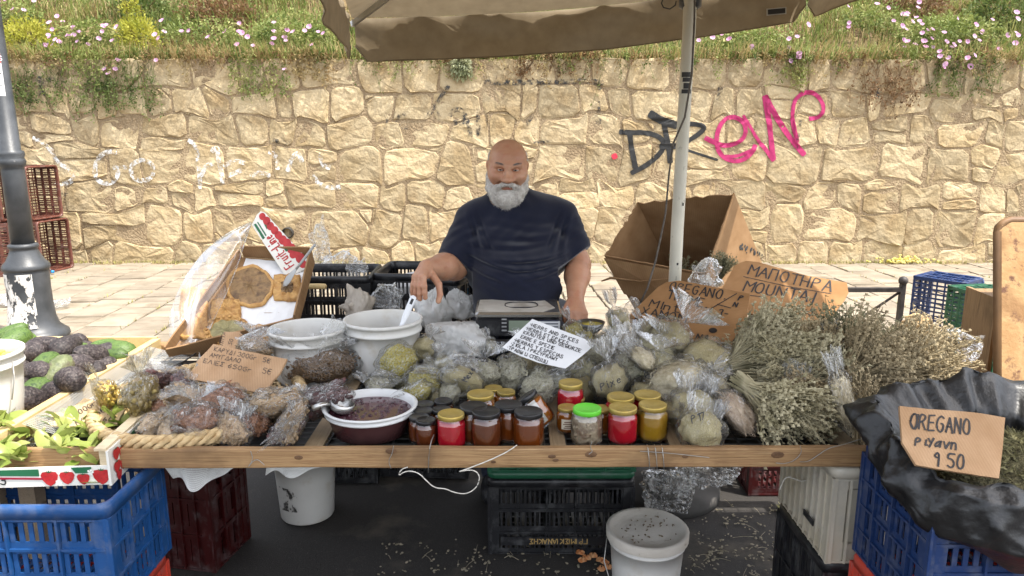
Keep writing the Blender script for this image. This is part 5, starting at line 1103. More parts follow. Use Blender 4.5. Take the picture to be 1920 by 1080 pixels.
def berry(mb, mg, c, ex, ez, n, s):
    pts = [c + ex * (x * s) + ez * (z * s) + n * .0012 for x, z in ((0, -1.0), (.42, -.75), (.78, -.25), (.9, .25), (.7, .6), (.25, .66), (0, .56), (-.25, .66), (-.7, .6), (-.9, .25), (-.78, -.25), (-.42, -.75))]
    mb.add([c + n * .0012] + pts, [(0, 1 + j, 1 + (j + 1) % 12) for j in range(12)])
    for a in (-.5, 0, .5, -.9, .9): p = c + ez * (.55 * s) + n * .0018; q = p + (ex * math.sin(a * 1.3) + ez * math.cos(a * 1.3) * .55) * s * .55; mg.add([p - ex * s * .12, p + ex * s * .12, q], [(0, 1, 2)])
br, gr, dk, wh = MB(), MB(), MB(), MB(); X1, Z1, NF = Vector((1, 0, 0)), Vector((0, 0, 1)), Vector((0, -1, 0))
for x, z, s in ((-.155, .026, .024), (-.112, .026, .021), (-.072, .021, .018), (-.026, .027, .025)): berry(br, gr, Vector((x, .0008, z)), X1, Z1, NF, s); [dk.add([Vector((x + a * s, -.0018, z + c * s)) + d for d in (Vector((-.0011, 0, 0)), Vector((.0011, 0, 0)), Vector((0, 0, .0024)))], [(0, 1, 2)]) for a, c in ((-.4, .1), (.3, .2), (0, -.3), (-.1, .3), (.45, -.2), (-.35, -.35))]
gr.slab([Vector((-.54, -.0005, .045)), Vector((-.18, -.0005, .030)), Vector((-.18, -.0005, .049)), Vector((-.54, -.0005, .050))], NF, .0012); gr.slab([Vector((-.09, -.0004, .035)), Vector((-.05, -.0004, .035)), Vector((-.05, -.0004, .051)), Vector((-.10, -.0004, .051))], NF, .001)
dk2 = MB(); dk2.slab([Vector((-.54, -.0007, .037)), Vector((-.17, -.0007, .020)), Vector((-.17, -.0007, .025)), Vector((-.54, -.0007, .041))], NF, .001)
BLW = mat('blossom_white', (.75, .75, .7), rough=.7)
for x, z in ((-.133, .012), (-.052, .038)): wh = MB(); [wh.add([Vector((x, -.0022, z)), Vector((x + .007 * math.cos(a - .5), -.0022, z + .007 * math.sin(a - .5))), Vector((x + .009 * math.cos(a), -.0022, z + .009 * math.sin(a))), Vector((x + .007 * math.cos(a + .5), -.0022, z + .007 * math.sin(a + .5)))], [(0, 1, 2, 3)]) for a in [k * 1.257 for k in range(5)]]; wh.build('blossom_print', BLW, sbx)
NE = Vector((1, 0, 0)); XE = Vector((0, 1, 0))
for y, z, s in ((.03, .075, .02), (.06, .068, .017), (.028, .04, .02), (.06, .034, .018), (.035, .014, .016)): berry(br, gr, Vector((.0012, y, z)), XE, Z1, NE, s)
gr.slab([Vector((.0004, .08, .083)), Vector((.0004, .20, .094)), Vector((.0004, .292, .094)), Vector((.0004, .292, .080)), Vector((.0004, .18, .080)), Vector((.0004, .085, .06))], NE, .001); dk2.slab([Vector((.0006, .085, .058)), Vector((.0006, .18, .078)), Vector((.0006, .292, .078)), Vector((.0006, .292, .073)), Vector((.0006, .185, .073)), Vector((.0006, .09, .052))], NE, .001)
br.build('strawberry_print', BRD, sbx); gr.build('green_band', BGR, sbx); dk.build('seed_print', INK, sbx); dk2.build('red_band', BDR, sbx)
b = MB(); text(b, 'Fresh', Vector((.0012, .145, .045)), XE, Z1, NE, .026, .0035, .0008, 1.05, .1); text(b, 'Strawberries', Vector((.0012, .092, .012)), XE, Z1, NE, .023, .0034, .0008, .98, .1); text(b, 'ies', Vector((-.305, .0012, .010)), X1, Z1, NF, .024, .004, .0012, 1.05, .1); b.build('lettering', INK, sbx)
LFG = leafmat('citrus_leaf', (.14, .20, .035), (.28, .34, .08), (.36, .38, .13), tr=.3, rough=.3)
def leafm(seed):
    q = random.Random(seed); b = MB(); L = .058; rings = []
    for i in range(6): s = i / 5; w_ = .015 * math.sin(PI * min(1, s * .92 + .05)) ** .8 + .0004; z = .010 * math.sin(s * 2.6 + q.uniform(-.5, .5)); rings.append([Vector((s * L, -w_, z + .004)), Vector((s * L, 0, z)), Vector((s * L, w_, z + .004))])
    b.loft(rings, closed=False); return b.mesh('leaf', LFG, True)
lfm = [leafm(k) for k in range(5)]
for k in range(15):
    x = -.07 - (k % 8) * .058 - R.uniform(0, .02); y = .05 + (.17 if k > 7 else .02) + R.uniform(-.03, .04); t = thing('leaf_sprig', ('sprig of green citrus leaves, %s from the right along the %s of the strawberry box' % (('nearest', 'second', 'third', 'fourth', 'fifth', 'sixth', 'seventh', 'eighth')[k % 8], 'back' if k > 7 else 'front')).replace('nearest from the right along', 'nearest the right post along'), 'leaf sprig', tuple(Vector(sbx.location) + Matrix.Rotation(rad(4), 3, 'Z') @ Vector((x, y, .012 + R.uniform(0, .02)))), (0, 0, R.uniform(0, 6.3)), 'citrus leaves in the strawberry box')
    b = MB(); b.tube([(-.03, 0, .01), (0, 0, .015), (.035, .004, .03)], .0012, 4); b.build('stem', GRD, t)
    for j in range(9): link('leaf', lfm[(k + j) % 5], t, loc=(-.03 + .008 * j, R.uniform(-.012, .012), .016 + .004 * j), rot=(R.uniform(-.6, .6), R.uniform(-.95, .1), (1 if j % 2 else -1) * R.uniform(.4, 1.7)), scale=R.uniform(.9, 1.35))
for (u, v, z, a, lab) in ((150, 908, .706, .1, 'yellowing leaf stuck under the front of the strawberry box'), (268, 848, .72, .6, 'green leaf lying on the corner of the bright blue crate'), (258, 856, .712, 1.2, 'dark leaf under the end of the strawberry box')):
    o = link('leaf', lfm[0], None, lab, at(u, v, z=z), (0, .1, a), 1.0); tag(o, lab, 'leaf')
# ================================================================ GOODS ON THE TABLE
FILM = film('clear_film_bag', veil=.18, gloss=.03, sc=7, st=(1, 1, .2), neck=True); FILMY = film('yellowed_film', (.98, .95, .84), veil=.24, gloss=.06, sc=7, st=(1, 1, .2), neck=True); FILMW = film('crumpled_film', veil=.08, gloss=.05, sc=20); MILK = film('milky_film', (.97, .97, .96), veil=.24, gloss=.08, rough=.2, sc=14)
CHOP = mat('ground_oregano', (.24, .20, .095), (.50, .43, .235), (.35, .295, .15), (.60, .52, .32), rough=.95, sc=18.9, det=2, lo=.3, hi=.7, bump=.5, bsc=23.4, bd=0.060, rnd=.18)
SAGE = mat('dried_leaf', (.26, .235, .15), (.50, .465, .34), (.37, .345, .24), rough=.95, sc=6.3, det=4, lo=.3, hi=.7, bump=.5, bsc=7.2, bd=0.120, rnd=.15)
CHAM = mat('chamomile', (.16, .13, .03), (.50, .40, .06), (.30, .27, .09), (.58, .54, .36), rough=.95, sc=10.8, det=2, lo=.32, hi=.68, bump=.5, bsc=13.5, bd=0.100, rnd=.1)
STRW = mat('pale_straw', (.42, .35, .22), (.60, .53, .37), (.50, .43, .28), rough=.9, sc=2.7); STRG = mat('green_straw', (.28, .26, .14), (.46, .42, .26), (.36, .32, .19), rough=.9, sc=2.7); STRP = mat('pinkish_straw', (.36, .25, .17), (.55, .44, .33), (.45, .34, .24), rough=.9, sc=2.7)
NUTB = mat('almond_skin', (.17, .07, .035), (.32, .155, .08), rough=.7, sc=4.5, bump=.6, bsc=14.4, rnd=.1); NUTW = mat('walnut_meat', (.33, .20, .10), (.52, .37, .22), (.42, .28, .155), rough=.75, sc=5.4, bump=.8, bsc=13.5, rnd=.1); PLUM = mat('prune_skin', (.045, .016, .018), (.12, .05, .045), rough=.5, sc=2.2, bump=.5, bsc=5.4); RAIS = mat('golden_raisin', (.36, .24, .04), (.56, .42, .10), rough=.5, sc=2.7, bump=.5, bsc=7.2); OLVC = mat('green_fig', (.16, .12, .04), (.32, .25, .09), rough=.6, sc=2.2, bump=.5, bsc=7.2); GRNL = mat('granola', (.22, .12, .05), (.42, .26, .13), (.32, .18, .08), rough=.85, sc=8.1, bump=1, bsc=11.7, bd=0.100); LITE = mat('pale_nut', (.38, .26, .15), (.54, .41, .27), rough=.8, sc=4.5, bump=.7, bsc=11.7)
def radius(v, fat): # profile of a tied bag: v 0 bottom .. 1 neck
    return (math.sin(PI * min(1, v * .93 + .04)) ** .55) * (1 - .12 * v) * fat
def body_pt(v, th, q, flat): return None
def slump(p):
    k = 1 + .24 * fbm(p.x * 1.15, p.y * 1.15, p.z * 1.15, 1.5) if p.z < .82 else 1.; return Vector((p.x * k * (1 + .12 * p.z), p.y * k, p.z * k if p.z < .82 else p.z))
def content_mesh(kind, seed):
    q = random.Random(seed); b = MB(); n, k = 18, 11; sd = seed * 1.7
    kinds = {'chop': CHOP, 'sage': SAGE, 'cham': CHAM, 'straw': STRW, 'strawg': STRG, 'strawp': STRP, 'almond': NUTB, 'walnut': NUTW, 'plum': PLUM, 'raisin': RAIS, 'fig': OLVC, 'granola': GRNL, 'pale': LITE}
    m = kinds[kind]; rings = []; pts = []
    amp = .13 if kind in ('chop', 'cham') else .15
    for i in range(k + 1):
        v = i / k; r = max(.02, math.sin(PI * min(.93, v * .93 + .02)) ** .5); z = -.85 + 1.62 * v; ring = []
        for j in range(n):
            a = 2 * PI * j / n; rr = r * .92 * (1 + amp * fbm(math.cos(a) * 1.3, math.sin(a) * 1.3, z + sd, 1.9)); p = Vector((rr * math.cos(a), rr * math.sin(a) * .86, z * (1 - .08 * math.cos(a + sd)))); ring.append(p); pts.append((p, Vector((math.cos(a), math.sin(a), z * .9)).normalized()))
        rings.append(ring)
    b.loft(rings, cap0=True, cap1=True); lump = {'almond': (.13, .085, .07), 'walnut': (.13, .11, .09), 'plum': (.19, .15, .13), 'raisin': (.17, .14, .12), 'fig': (.17, .15, .11), 'granola': (.06, .05, .04), 'pale': (.12, .07, .06)}.get(kind)
    if lump:
        for i in range(150 if lump[0] > .1 else 330):
            p, nn = pts[q.randrange(len(pts))]; p = p + Vector((q.gauss(0, .06), q.gauss(0, .06), q.gauss(0, .06))); s = q.uniform(.75, 1.2)
            b.blob(p, tuple(x * s for x in lump), 6, 4, Euler((q.uniform(0, 6), q.uniform(0, 6), q.uniform(0, 6))).to_matrix(), .12, q)
    if kind.startswith('straw') or kind == 'sage':
        for i in range(420 if kind != 'sage' else 260):
            p, nn = pts[q.randrange(len(pts))]; d = Vector((q.gauss(0, 1), q.gauss(0, 1), q.gauss(0, 1.3))); d = (d - nn * d.dot(nn) * .85).normalized(); L = q.uniform(.15, .42) if kind != 'sage' else q.uniform(.1, .22); w = nn.cross(d).normalized() * (.013 if kind != 'sage' else q.uniform(.03, .06)); p = p * 1.01 + Vector((q.gauss(0, .05), q.gauss(0, .05), q.gauss(0, .08))); e = d * L; bow = nn * q.uniform(.0, .08)
            b.add([p - e - w, p - e + w, p + bow + w, p + bow - w, p + e + w * .6, p + e - w * .6], [(0, 1, 2, 3), (3, 2, 4, 5)])
    if kind in ('chop', 'cham'):
        for i in range(170):
            p, nn = pts[q.randrange(len(pts))]; d = Vector((q.gauss(0, 1), q.gauss(0, 1), q.gauss(0, 1))).normalized(); w = nn.cross(d).normalized() * .018; b.add([p + nn * .01 - d * .05, p + nn * .03 + w, p + nn * .01 + d * .05, p + nn * .03 - w], [(0, 1, 2, 3)])
    b.v = [tuple(slump(Vector(p))) for p in b.v]; return b.mesh('contents', m, True)
def film_mesh(seed, neck=True, m=None, flare=.5, tall=.62, wide=False):
    q = random.Random(seed + 50); b = MB(); n, k = 44, 22; sd = seed * 2.3; rings = []; kk = q.choice((9, 11, 13))
    for i in range(k + 1):
        v = i / k; ring = []
        if v < .62: s = v / .62; r = max(.01, math.sin(PI * min(.90, s * .90 + .02)) ** .5) * .98; z = -.9 + 1.72 * s; pl = .02 + .10 * max(0, s - .45)
        elif neck and v < .74: s = (v - .62) / .12; r = .55 * (1 - s) ** 2 + .10; z = .82 + .28 * s; pl = .16
        elif neck: s = (v - .74) / .26; r = .10 + flare * s ** .8; z = 1.10 + tall * s; pl = .10 + .45 * s
        else: s = (v - .62) / .38; r = .56 + (.35 if wide else .12) * s; z = .82 + tall * s; pl = .16 + .12 * s
        for j in range(n):
            a = 2 * PI * j / n; rr = r * (1 + pl * (math.sin(kk * a + sd + 1.5 * math.sin(3 * a)) * .6 + .5 * math.sin((kk * 2 + 1) * a + z * 2)) + .05 * fbm(math.cos(a), math.sin(a), z + sd, 2.2))
            zz = z + (.14 * math.sin(4 * a + sd) + .10 * math.sin(9 * a) if v > .8 else 0) * (v - .62) * 1.8 + .03 * fbm(math.cos(a) * 2, math.sin(a) * 2, sd, 2)
            fl = .86 if v < .62 else (.86 - .5 * (v - .74) / .26 if v > .74 and neck else .86)
            ring.append(Vector((rr * math.cos(a) + (.12 * math.sin(sd) * (v - .62) if v > .62 else 0), rr * math.sin(a) * fl, zz)))
        rings.append(ring)
    b.loft(rings); b.v = [tuple(slump(Vector(p))) for p in b.v]; return b.mesh('film', m or FILM, True)
CM, FM = {}, {}
def cont(kind, i):
    if (kind, i) not in CM: CM[kind, i] = content_mesh(kind, i * 7 + len(kind))
    return CM[kind, i]
def fil(var, i):
    if (var, i) not in FM:
        FM[var, i] = {'tie': lambda: film_mesh(i), 'big': lambda: film_mesh(i + 9, flare=.75, tall=.95), 'open': lambda: film_mesh(i + 20, False), 'wide': lambda: film_mesh(i + 30, False, wide=True, tall=.45), 'yel': lambda: film_mesh(i + 40, True, FILMY, .55, .8), 'low': lambda: film_mesh(i + 60, True, None, .42, .35)}[var]()
    return FM[var, i]
nb_c = 0; HB_ = 'bags of dried herbs heaped on the table'
def bag(kind, u, v, z, size, nd_, label, var='tie', sc=(1, 1, 1), spin=0., group=None, name='herb_bag', cat='bag'):
    """size: width of the bag's body in pixels of the photograph, at the distance where it lies"""
    global nb_c; nb_c += 1; p = at(u, v, z=z); t_ = (p - Vector((0, 0, CH))).dot(FW); r = size / 2 * t_ / FPX * (1.14 if group == HB_ else 1.04)
    d = Vector(nd_).normalized(); rot = (d.to_track_quat('Z', 'Y').to_matrix() @ Matrix.Rotation(spin, 3, 'Z')).to_euler()
    qv = random.Random(nb_c * 13); sc = (sc[0] * qv.uniform(1.0, 1.32), sc[1] * qv.uniform(.66, .95), sc[2] * qv.uniform(.85, 1.1)); t = thing(name, label, cat, p, rot, group, tuple(r * s for s in sc))
    link('contents', cont(kind, nb_c % 3), t, scale=.9 if kind in ('chop', 'cham', 'sage') else .84); link('film', fil(var, nb_c % 4), t); return t
NT = 'bags of nuts and dried fruit in the straw tray'
# straw tray
tx, ty = -.955, 2.185; tray = thing('straw_tray', 'round woven straw tray full of nut bags on the left of the table', 'tray', (tx, ty, TZ)); STW = mat('wicker', (.34, .22, .10), (.52, .38, .20), (.43, .29, .14), rough=.7, sc=25, bump=.3, bsc=120)
b = MB()
for k in range(14):
    rr = .03 + k * .0205; N = 64; b.tube([(rr * .93 * math.cos(2 * PI * j / N), rr * 1.12 * math.sin(2 * PI * j / N), .010 + .004 * (1 if (j + k) % 2 else -1)) for j in range(N + 1)], .006, 4, cap=False)
for j in range(32): a = 2 * PI * j / 32; b.tube([(.02 * math.cos(a), .02 * math.sin(a), .010), (.285 * math.cos(a), .34 * math.sin(a), .010)], .004, 4)
tag(b.build('weave', STW, tray, True), kind='stuff')
for s in range(4):
    b = MB(); N = 120; b.tube([((.285 + .012 * math.cos(34 * PI * 2 * j / N / 2 + s * PI / 2)) * math.cos(2 * PI * j / N), (.337 + .012 * math.cos(34 * PI * 2 * j / N / 2 + s * PI / 2)) * math.sin(2 * PI * j / N), .034 + .015 * math.sin(34 * PI * 2 * j / N / 2 + s * PI / 2)) for j in range(N + 1)], .010, 5, cap=False); b.build('rim_strand', STW, tray, True)
bag('fig', 262, 742, .85, 84, (.10, -.05, 1), 'yellowish tied bag of dried figs standing tall by the strawberry box', 'yel', (1, .9, .95), .4, NT, 'nut_bag')
bag('raisin', 205, 745, .83, 84, (-.5, .2, .5), 'bag of golden raisins behind the yellow price sign', 'yel', (1.1, .9, .8), 1., NT, 'nut_bag')
bag('pale', 292, 796, .80, 76, (.5, -.4, .6), 'bag of pale nuts touching the end of the strawberry box', 'tie', (1, 1, .9), .3, NT, 'nut_bag')
bag('pale', 316, 808, .795, 76, (.7, -.5, .25), 'flat bag of pale nuts at the front left of the straw tray', 'open', (.95, .8, .9), .9, NT, 'nut_bag')
bag('almond', 370, 792, .815, 86, (-.05, .25, 1), 'tied bag of almonds at the front middle of the straw tray', 'tie', (1.1, 1, .85), .2, NT, 'nut_bag')
bag('pale', 366, 812, .79, 62, (-.8, -.4, .3), 'flat bag of pale nuts under the front almond bag', 'open', (1, .8, .9), .4, NT, 'nut_bag')
bag('almond', 412, 758, .83, 96, (.95, -.3, -.1), 'large bag of almonds lying with its white knot to the right', 'tie', (.95, .95, 1.1), .9, NT, 'nut_bag')
bag('almond', 483, 792, .805, 66, (-.5, .2, .7), 'small bag of dark almonds between the walnuts and the knot', 'low', (1, .9, .9), .5, NT, 'nut_bag')
bag('walnut', 520, 757, .845, 100, (.08, -.75, .6), 'round bag of walnuts with its knot towards the front', 'low', (1.05, 1.0, .95), .2, NT, 'nut_bag')
bag('walnut', 548, 793, .82, 84, (.10, -.75, .65), 'bag of chopped walnuts below the round walnut bag', 'low', (1, .9, .9), 1.2, NT, 'nut_bag')
bag('plum', 608, 750, .84, 80, (-.2, -.75, .6), 'bag of prunes behind the bowl of olives', 'low', (1.1, 1, .9), .5, NT, 'nut_bag')
bag('plum', 570, 762, .82, 66, (.2, .3, .6), 'bag of prunes between the walnut bags', 'open', (1, .9, .8), .2, NT, 'nut_bag')
bag('plum', 540, 806, .80, 74, (.15, -.7, .35), 'bag of dark prunes hanging over the front of the straw tray', 'big', (1, .9, .85), .7, NT, 'nut_bag')
bag('walnut', 432, 806, .795, 88, (.25, .3, .95), 'pointed open bag of crushed walnuts at the front rim', 'open', (1.1, .7, .75), .2, NT, 'nut_bag')
bag('almond', 285, 768, .80, 64, (.2, .8, .5), 'bag of almonds half hidden behind the fig bag', 'tie', (1, 1, .9), .2, NT, 'nut_bag')
bag('walnut', 345, 745, .80, 70, (.3, .6, .6), 'bag of walnuts hidden behind the almond bags', 'tie', (1, 1, .9), .7, NT, 'nut_bag')
bag('plum', 300, 715, .80, 78, (-.3, .5, .5), 'dark crumpled bag behind the fig bag', 'big', (1.2, .9, .6), .7, NT, 'nut_bag')
bag('plum', 345, 722, .80, 70, (.6, .3, .4), 'dark crumpled bag at the edge of the cardboard price sign', 'big', (1.2, .9, .6), .2, NT, 'nut_bag')
gb = bag('granola', 602, 688, .825, 132, (0, .12, 1), 'big open bag of granola in front of the white buckets', 'wide', (1.0, .75, .62), .3, None, 'granola_bag')
HB = 'bags of dried herbs heaped on the table'
HBL = [('cham', 747, 680, .86, 78, (-.5, -.35, -.5), 'bag of chamomile leaning on the dirty white bucket', 'open', (1, 1, 1.05), .3), ('chop', 793, 652, .86, 52, (.4, .3, .6), 'small bag of brown herb right behind the dirty white bucket', 'tie', (1, 1, 1), 0),
 ('sage', 712, 728, .81, 62, (-.5, -.2, .5), 'small bag of brown herb below the dirty white bucket', 'tie', (1, 1, .9), .3), ('cham', 800, 716, .83, 84, (-.9, -.2, .15), 'flat bag of chamomile in the middle of the heap', 'big', (.8, .9, 1.1), .2),
 ('cham', 772, 745, .81, 66, (-.2, -.5, .5), 'small bag of chamomile beside the bowl of olives', 'low', (1.1, .9, .8), .8), ('strawg', 835, 690, .85, 60, (-.3, .3, .8), 'bag of greenish stems behind the flat chamomile bag', 'tie', (1, 1, .9), .6),
 ('chop', 868, 715, .84, 82, (-.85, -.2, .45), 'grey-green bag with black handwriting behind the gold-lidded honey', 'tie', (.9, .95, 1.1), .8), ('sage', 905, 700, .84, 60, (.1, .2, .9), 'bag of pale leaves left of the paper sign', 'big', (1, .9, .9), .3),
 ('sage', 955, 698, .84, 66, (.5, .2, .7), 'bag of grey leaves under the lower corner of the paper sign', 'tie', (1, 1, .9), .2), ('sage', 1008, 724, .82, 74, (.8, -.2, .4), 'clear bag of sage leaves behind the leaning jar', 'open', (1, .9, 1), .7),
 ('strawg', 1085, 692, .85, 70, (.4, .2, .7), 'bag of mixed stems behind the tall red jar', 'tie', (1, 1, .9), 1.), ('chop', 1144, 716, .845, 82, (-.1, .2, 1), 'upright bag of oregano with black handwriting behind the gold lids', 'big', (1, .9, .85), .4),
 ('sage', 1190, 685, .86, 76, (-.2, .3, .9), 'bag of pale grey herb behind the upright oregano bag', 'big', (1.1, 1, .9), .1), ('strawg', 1230, 690, .86, 78, (.2, .3, .8), 'bag of green stems with handwriting left of the big straw bag', 'tie', (1, 1, .9), .5),
 ('straw', 1268, 712, .855, 100, (.85, -.15, .35), 'big bag of pale straw flowers with a ruffled white knot', 'low', (.92, .9, 1.2), .2), ('strawg', 1232, 662, .88, 70, (.3, .4, .7), 'bag of green stems behind the big straw bag', 'tie', (1, 1, .9), .9),
 ('chop', 1252, 635, .91, 86, (.6, .1, .6), 'round bag of ground herb lying against the thyme sign', 'big', (1, .95, .9), .3), ('chop', 1325, 672, .88, 92, (.95, .1, .1), 'long brown bag of ground oregano tied with a band', 'low', (.95, .9, 1.15), .3),
 ('chop', 1160, 605, .90, 54, (-.3, .2, 1), 'small bag of oregano behind the steel bowl', 'big', (1, 1, 1), .3), ('cham', 1079, 628, .885, 50, (-.3, .3, .7), 'small bag of chamomile right of the scale', 'tie', (1, 1, 1), .6),
 ('sage', 1128, 652, .87, 60, (.7, .1, .5), 'clear crumpled bag right of the paper sign', 'big', (1, .9, .8), .3), ('chop', 1196, 652, .87, 50, (-.05, .1, 1), 'small bag with a tall clear twist in front of the thyme sign', 'big', (.9, .9, .9), .9),
 ('chop', 1300, 768, .82, 84, (.2, .4, .75), 'bag of green herb behind the front oregano bag', 'open', (1.1, .9, .9), .3), ('chop', 1312, 806, .81, 92, (.35, .35, .9), 'bag of ground oregano with handwriting at the front beam', 'open', (.95, .85, .8), .2),
 ('strawp', 1382, 775, .82, 88, (-.6, .3, .7), 'bag of pinkish flowers lying behind the front oregano bag', 'tie', (.95, .9, 1.15), .3), ('strawp', 1498, 735, .84, 74, (.1, .4, .8), 'clear bag of pinkish stems under the middle bundles', 'open', (1, .9, 1), .3),
 ('straw', 1584, 752, .86, 84, (-.25, .25, .95), 'tall clear bag of pale herb standing next to the black plastic bag', 'open', (.95, .7, 1.35), .2), ('straw', 1558, 655, .92, 60, (-.1, .2, 1), 'clear bag of thin stalks upright between the bundles', 'open', (1, .9, 1.1), .7),
 ('sage', 1045, 720, .83, 56, (.3, .2, .8), 'small clear bag tucked behind the tall red jar', 'big', (1, .9, .8), .2), ('sage', 922, 652, .86, 40, (-.3, .1, .9), 'small clear bag at the left edge of the paper sign', 'big', (1, .9, .9), .5),
 ('chop', 990, 690, .80, 74, (0, .3, .8), 'bag of oregano buried under the paper sign', 'tie', (1, 1, .9), .2), ('chop', 1090, 730, .80, 66, (0, .3, .8), 'bag of oregano buried behind the gold lids', 'tie', (1, 1, .9), .8),
 ('strawg', 1160, 650, .82, 72, (0, .3, .8), 'bag of stems buried in the back of the heap', 'tie', (1, 1, .9), .8), ('chop', 1220, 740, .80, 76, (.2, .5, .6), 'dark bag of oregano behind the yellow honey jar', 'tie', (1, 1, .9), .1),
 ('chop', 820, 745, .79, 60, (0, .4, .7), 'bag of oregano behind the small black-lidded jars', 'tie', (1, 1, .8), .1), ('straw', 1205, 672, .90, 62, (-.5, .2, .4), 'small bag of straw flowers between the grey herb bags', 'open', (1, .9, .9), .2), ('chop', 1030, 668, .88, 54, (.6, -.3, .4), 'clear bag of herb propping up the paper sign', 'open', (1, .9, .8), .5),
 ('sage', 845, 735, .815, 58, (.5, -.3, .4), 'little bag of leaves squeezed beside the gold-lidded honey', 'open', (1, .9, .8), .5), ('straw', 1340, 728, .84, 70, (-.4, .2, .5), 'bag of straw stems under the long brown bag', 'open', (1, .9, .9), .9), ('chop', 1260, 775, .80, 62, (-.3, -.3, .5), 'bag of herb squeezed between yellow honey and oregano', 'open', (1, .9, .9), .1),
 ('strawg', 1215, 625, .91, 54, (-.4, .2, .7), 'small bag of green stems at the lower left corner of the thyme sign', 'tie', (1, .9, .9), .4), ('sage', 1110, 668, .885, 60, (-.5, -.2, .4), 'bag of grey leaves right of the paper sign corner', 'open', (1, .9, .9), .7), ('cham', 1100, 640, .88, 44, (.3, -.2, .6), 'tiny bag of chamomile below the steel bowl', 'open', (1, .9, .9), .7),
 ('strawg', 760, 715, .80, 60, (-.3, .4, .6), 'bag of green stems under the leaning chamomile bag', 'tie', (1, 1, .8), .5)]
hb = []
for k, u, v, z, s, d, lab, var, sc_, sp_2 in HBL: hb.append(bag(k, u, v, z, s, d, lab, var, sc_, sp_2, HB))
def bag_text(s, u0, v0, u1, v1, u2, v2, z, w, parent):
    p = at(u0, v0, z=z); n = (Vector((0, 0, CH)) - p).normalized(); pl = (p + n * .0, n); b = MB(); text_px(b, s, pl, (u0, v0), (u1, v1), (u2, v2), w, .001, .3); M = parent.matrix_basis.inverted() if False else None
    Mi = (Matrix.Translation(parent.location) @ parent.rotation_euler.to_matrix().to_4x4() @ Matrix.Diagonal((*parent.scale, 1))).inverted(); b.v = [tuple(Mi @ Vector(q)) for q in b.v]; b.build('lettering', INK, parent)
def front(bg, off): p = Vector(bg.location); return p + (Vector((0, 0, CH)) - p).normalized() * off
for bg, s, a, c, e, off in ((hb[11], 'Pixe', (1128, 733), (1170, 714), (1124, 720), .068), (hb[23], 'P17', (1298, 793), (1326, 785), (1295, 780), .072), (hb[6], 'Mexe', (876, 716), (893, 690), (866, 712), .06), (hb[13], 'P12', (1212, 712), (1238, 700), (1208, 700), .064)):
    p = front(bg, off); n = (Vector((0, 0, CH)) - p).normalized(); b = MB(); text_px(b, s, (p, n), a, c, e, .003, .001, .35)
    Mi = (Matrix.Translation(bg.location) @ bg.rotation_euler.to_matrix().to_4x4() @ Matrix.Diagonal((*bg.scale, 1))).inverted(); b.v = [tuple(Mi @ Vector(q)) for q in b.v]; b.build('lettering', INK, bg)
# ---- crumpled empty plastic bags and sheets
def crumple(u, v, z, w, d, h_, m, label, name='plastic_bag', seed=1, rot=0, cat='bag'):
    q = random.Random(seed); p = at(u, v, z=z); n, k = 84, 40; rings = []; pl_ = [(Vector((q.gauss(0, 1), q.gauss(0, 1), q.gauss(0, .8))).normalized(), q.uniform(.62, 1.0)) for _ in range(34)]
    pk_ = [(Vector((q.gauss(0, 1), q.gauss(0, 1), q.uniform(-.2, .9))).normalized(), q.uniform(.18, .4), q.uniform(.15, .55)) for _ in range(9)]
    for i in range(k + 1):
        th = PI * (.02 + .96 * i / k); ring = []
        for j in range(n):
            a = 2 * PI * (j + .5 * (i % 2)) / n; dd = Vector((math.sin(th) * math.cos(a), math.sin(th) * math.sin(a), math.cos(th))); r = min([1.25] + [c_ / dd.dot(n_) for n_, c_ in pl_ if dd.dot(n_) > .15])
            for e, pw, am in pk_:
                x = (dd - e).length / pw
                if x < 1: r += am * (1 - x) ** 1.5
            r += .07 * (1 - 2 * abs(fbm(dd.x * 3.1, dd.y * 3.1, dd.z * 3.1 + seed, 3))); ring.append(Vector((dd.x * r * w / 2, dd.y * r * d / 2, max(-.35, dd.z) * r * h_)))
        rings.append(ring)
    b = MB(); b.loft(rings); o = b.build(name, m, None, m.name.endswith('polythene'), None, p); o.rotation_euler = (0, 0, rot); return tag(o, label, cat)
WSH = cloth_mat('white_polythene', (.78, .77, .74), (.86, .855, .83), .4, .35, 5, .05, 60); BSH = cloth_mat('beige_polythene', (.56, .49, .40), (.66, .60, .52), .35, .4, 5, .1, 60)
crumple(862, 640, .83, .31, .28, .10, WSH, 'large white plastic bag spread flat left of the scale', seed=3); crumple(812, 592, .85, .17, .2, .13, WSH, 'white plastic bag bunched up under the hand', seed=5); crumple(862, 582, .86, .14, .14, .09, WSH, 'white plastic bag with a folded corner beside the scale', seed=12)
crumple(672, 578, .87, .13, .14, .10, BSH, 'beige plastic bag behind the dirty white bucket', seed=7); crumple(725, 560, .90, .15, .14, .09, MILK, 'crumpled clear bag behind the dirty white bucket', seed=9)
crumple(760, 655, .85, .06, .06, .05, FILMW, 'clear bag stuffed beside the spoon', seed=10)
c_ = crumple(640, 505, .93, .20, .2, .11, MILK, 'clear bags heaped in the crate behind the pie box', seed=14); crumple(603, 480, .98, .11, .12, .16, MILK, 'clear bag rising behind the pie box flap', seed=16); crumple(672, 512, .95, .1, .1, .07, MILK, 'small clear bag in the corner of the crate behind the pie box', seed=18)
crumple(1318, 528, .99, .15, .14, .10, MILK, 'white clear bag between the two brown signs', seed=21); crumple(1800, 655, .86, .17, .16, .08, FILMW, 'clear crumpled bag behind the black bag of oregano', seed=23); crumple(735, 615, .80, .14, .14, .10, FILMW, 'clear bag inside the dirty white bucket', seed=25)
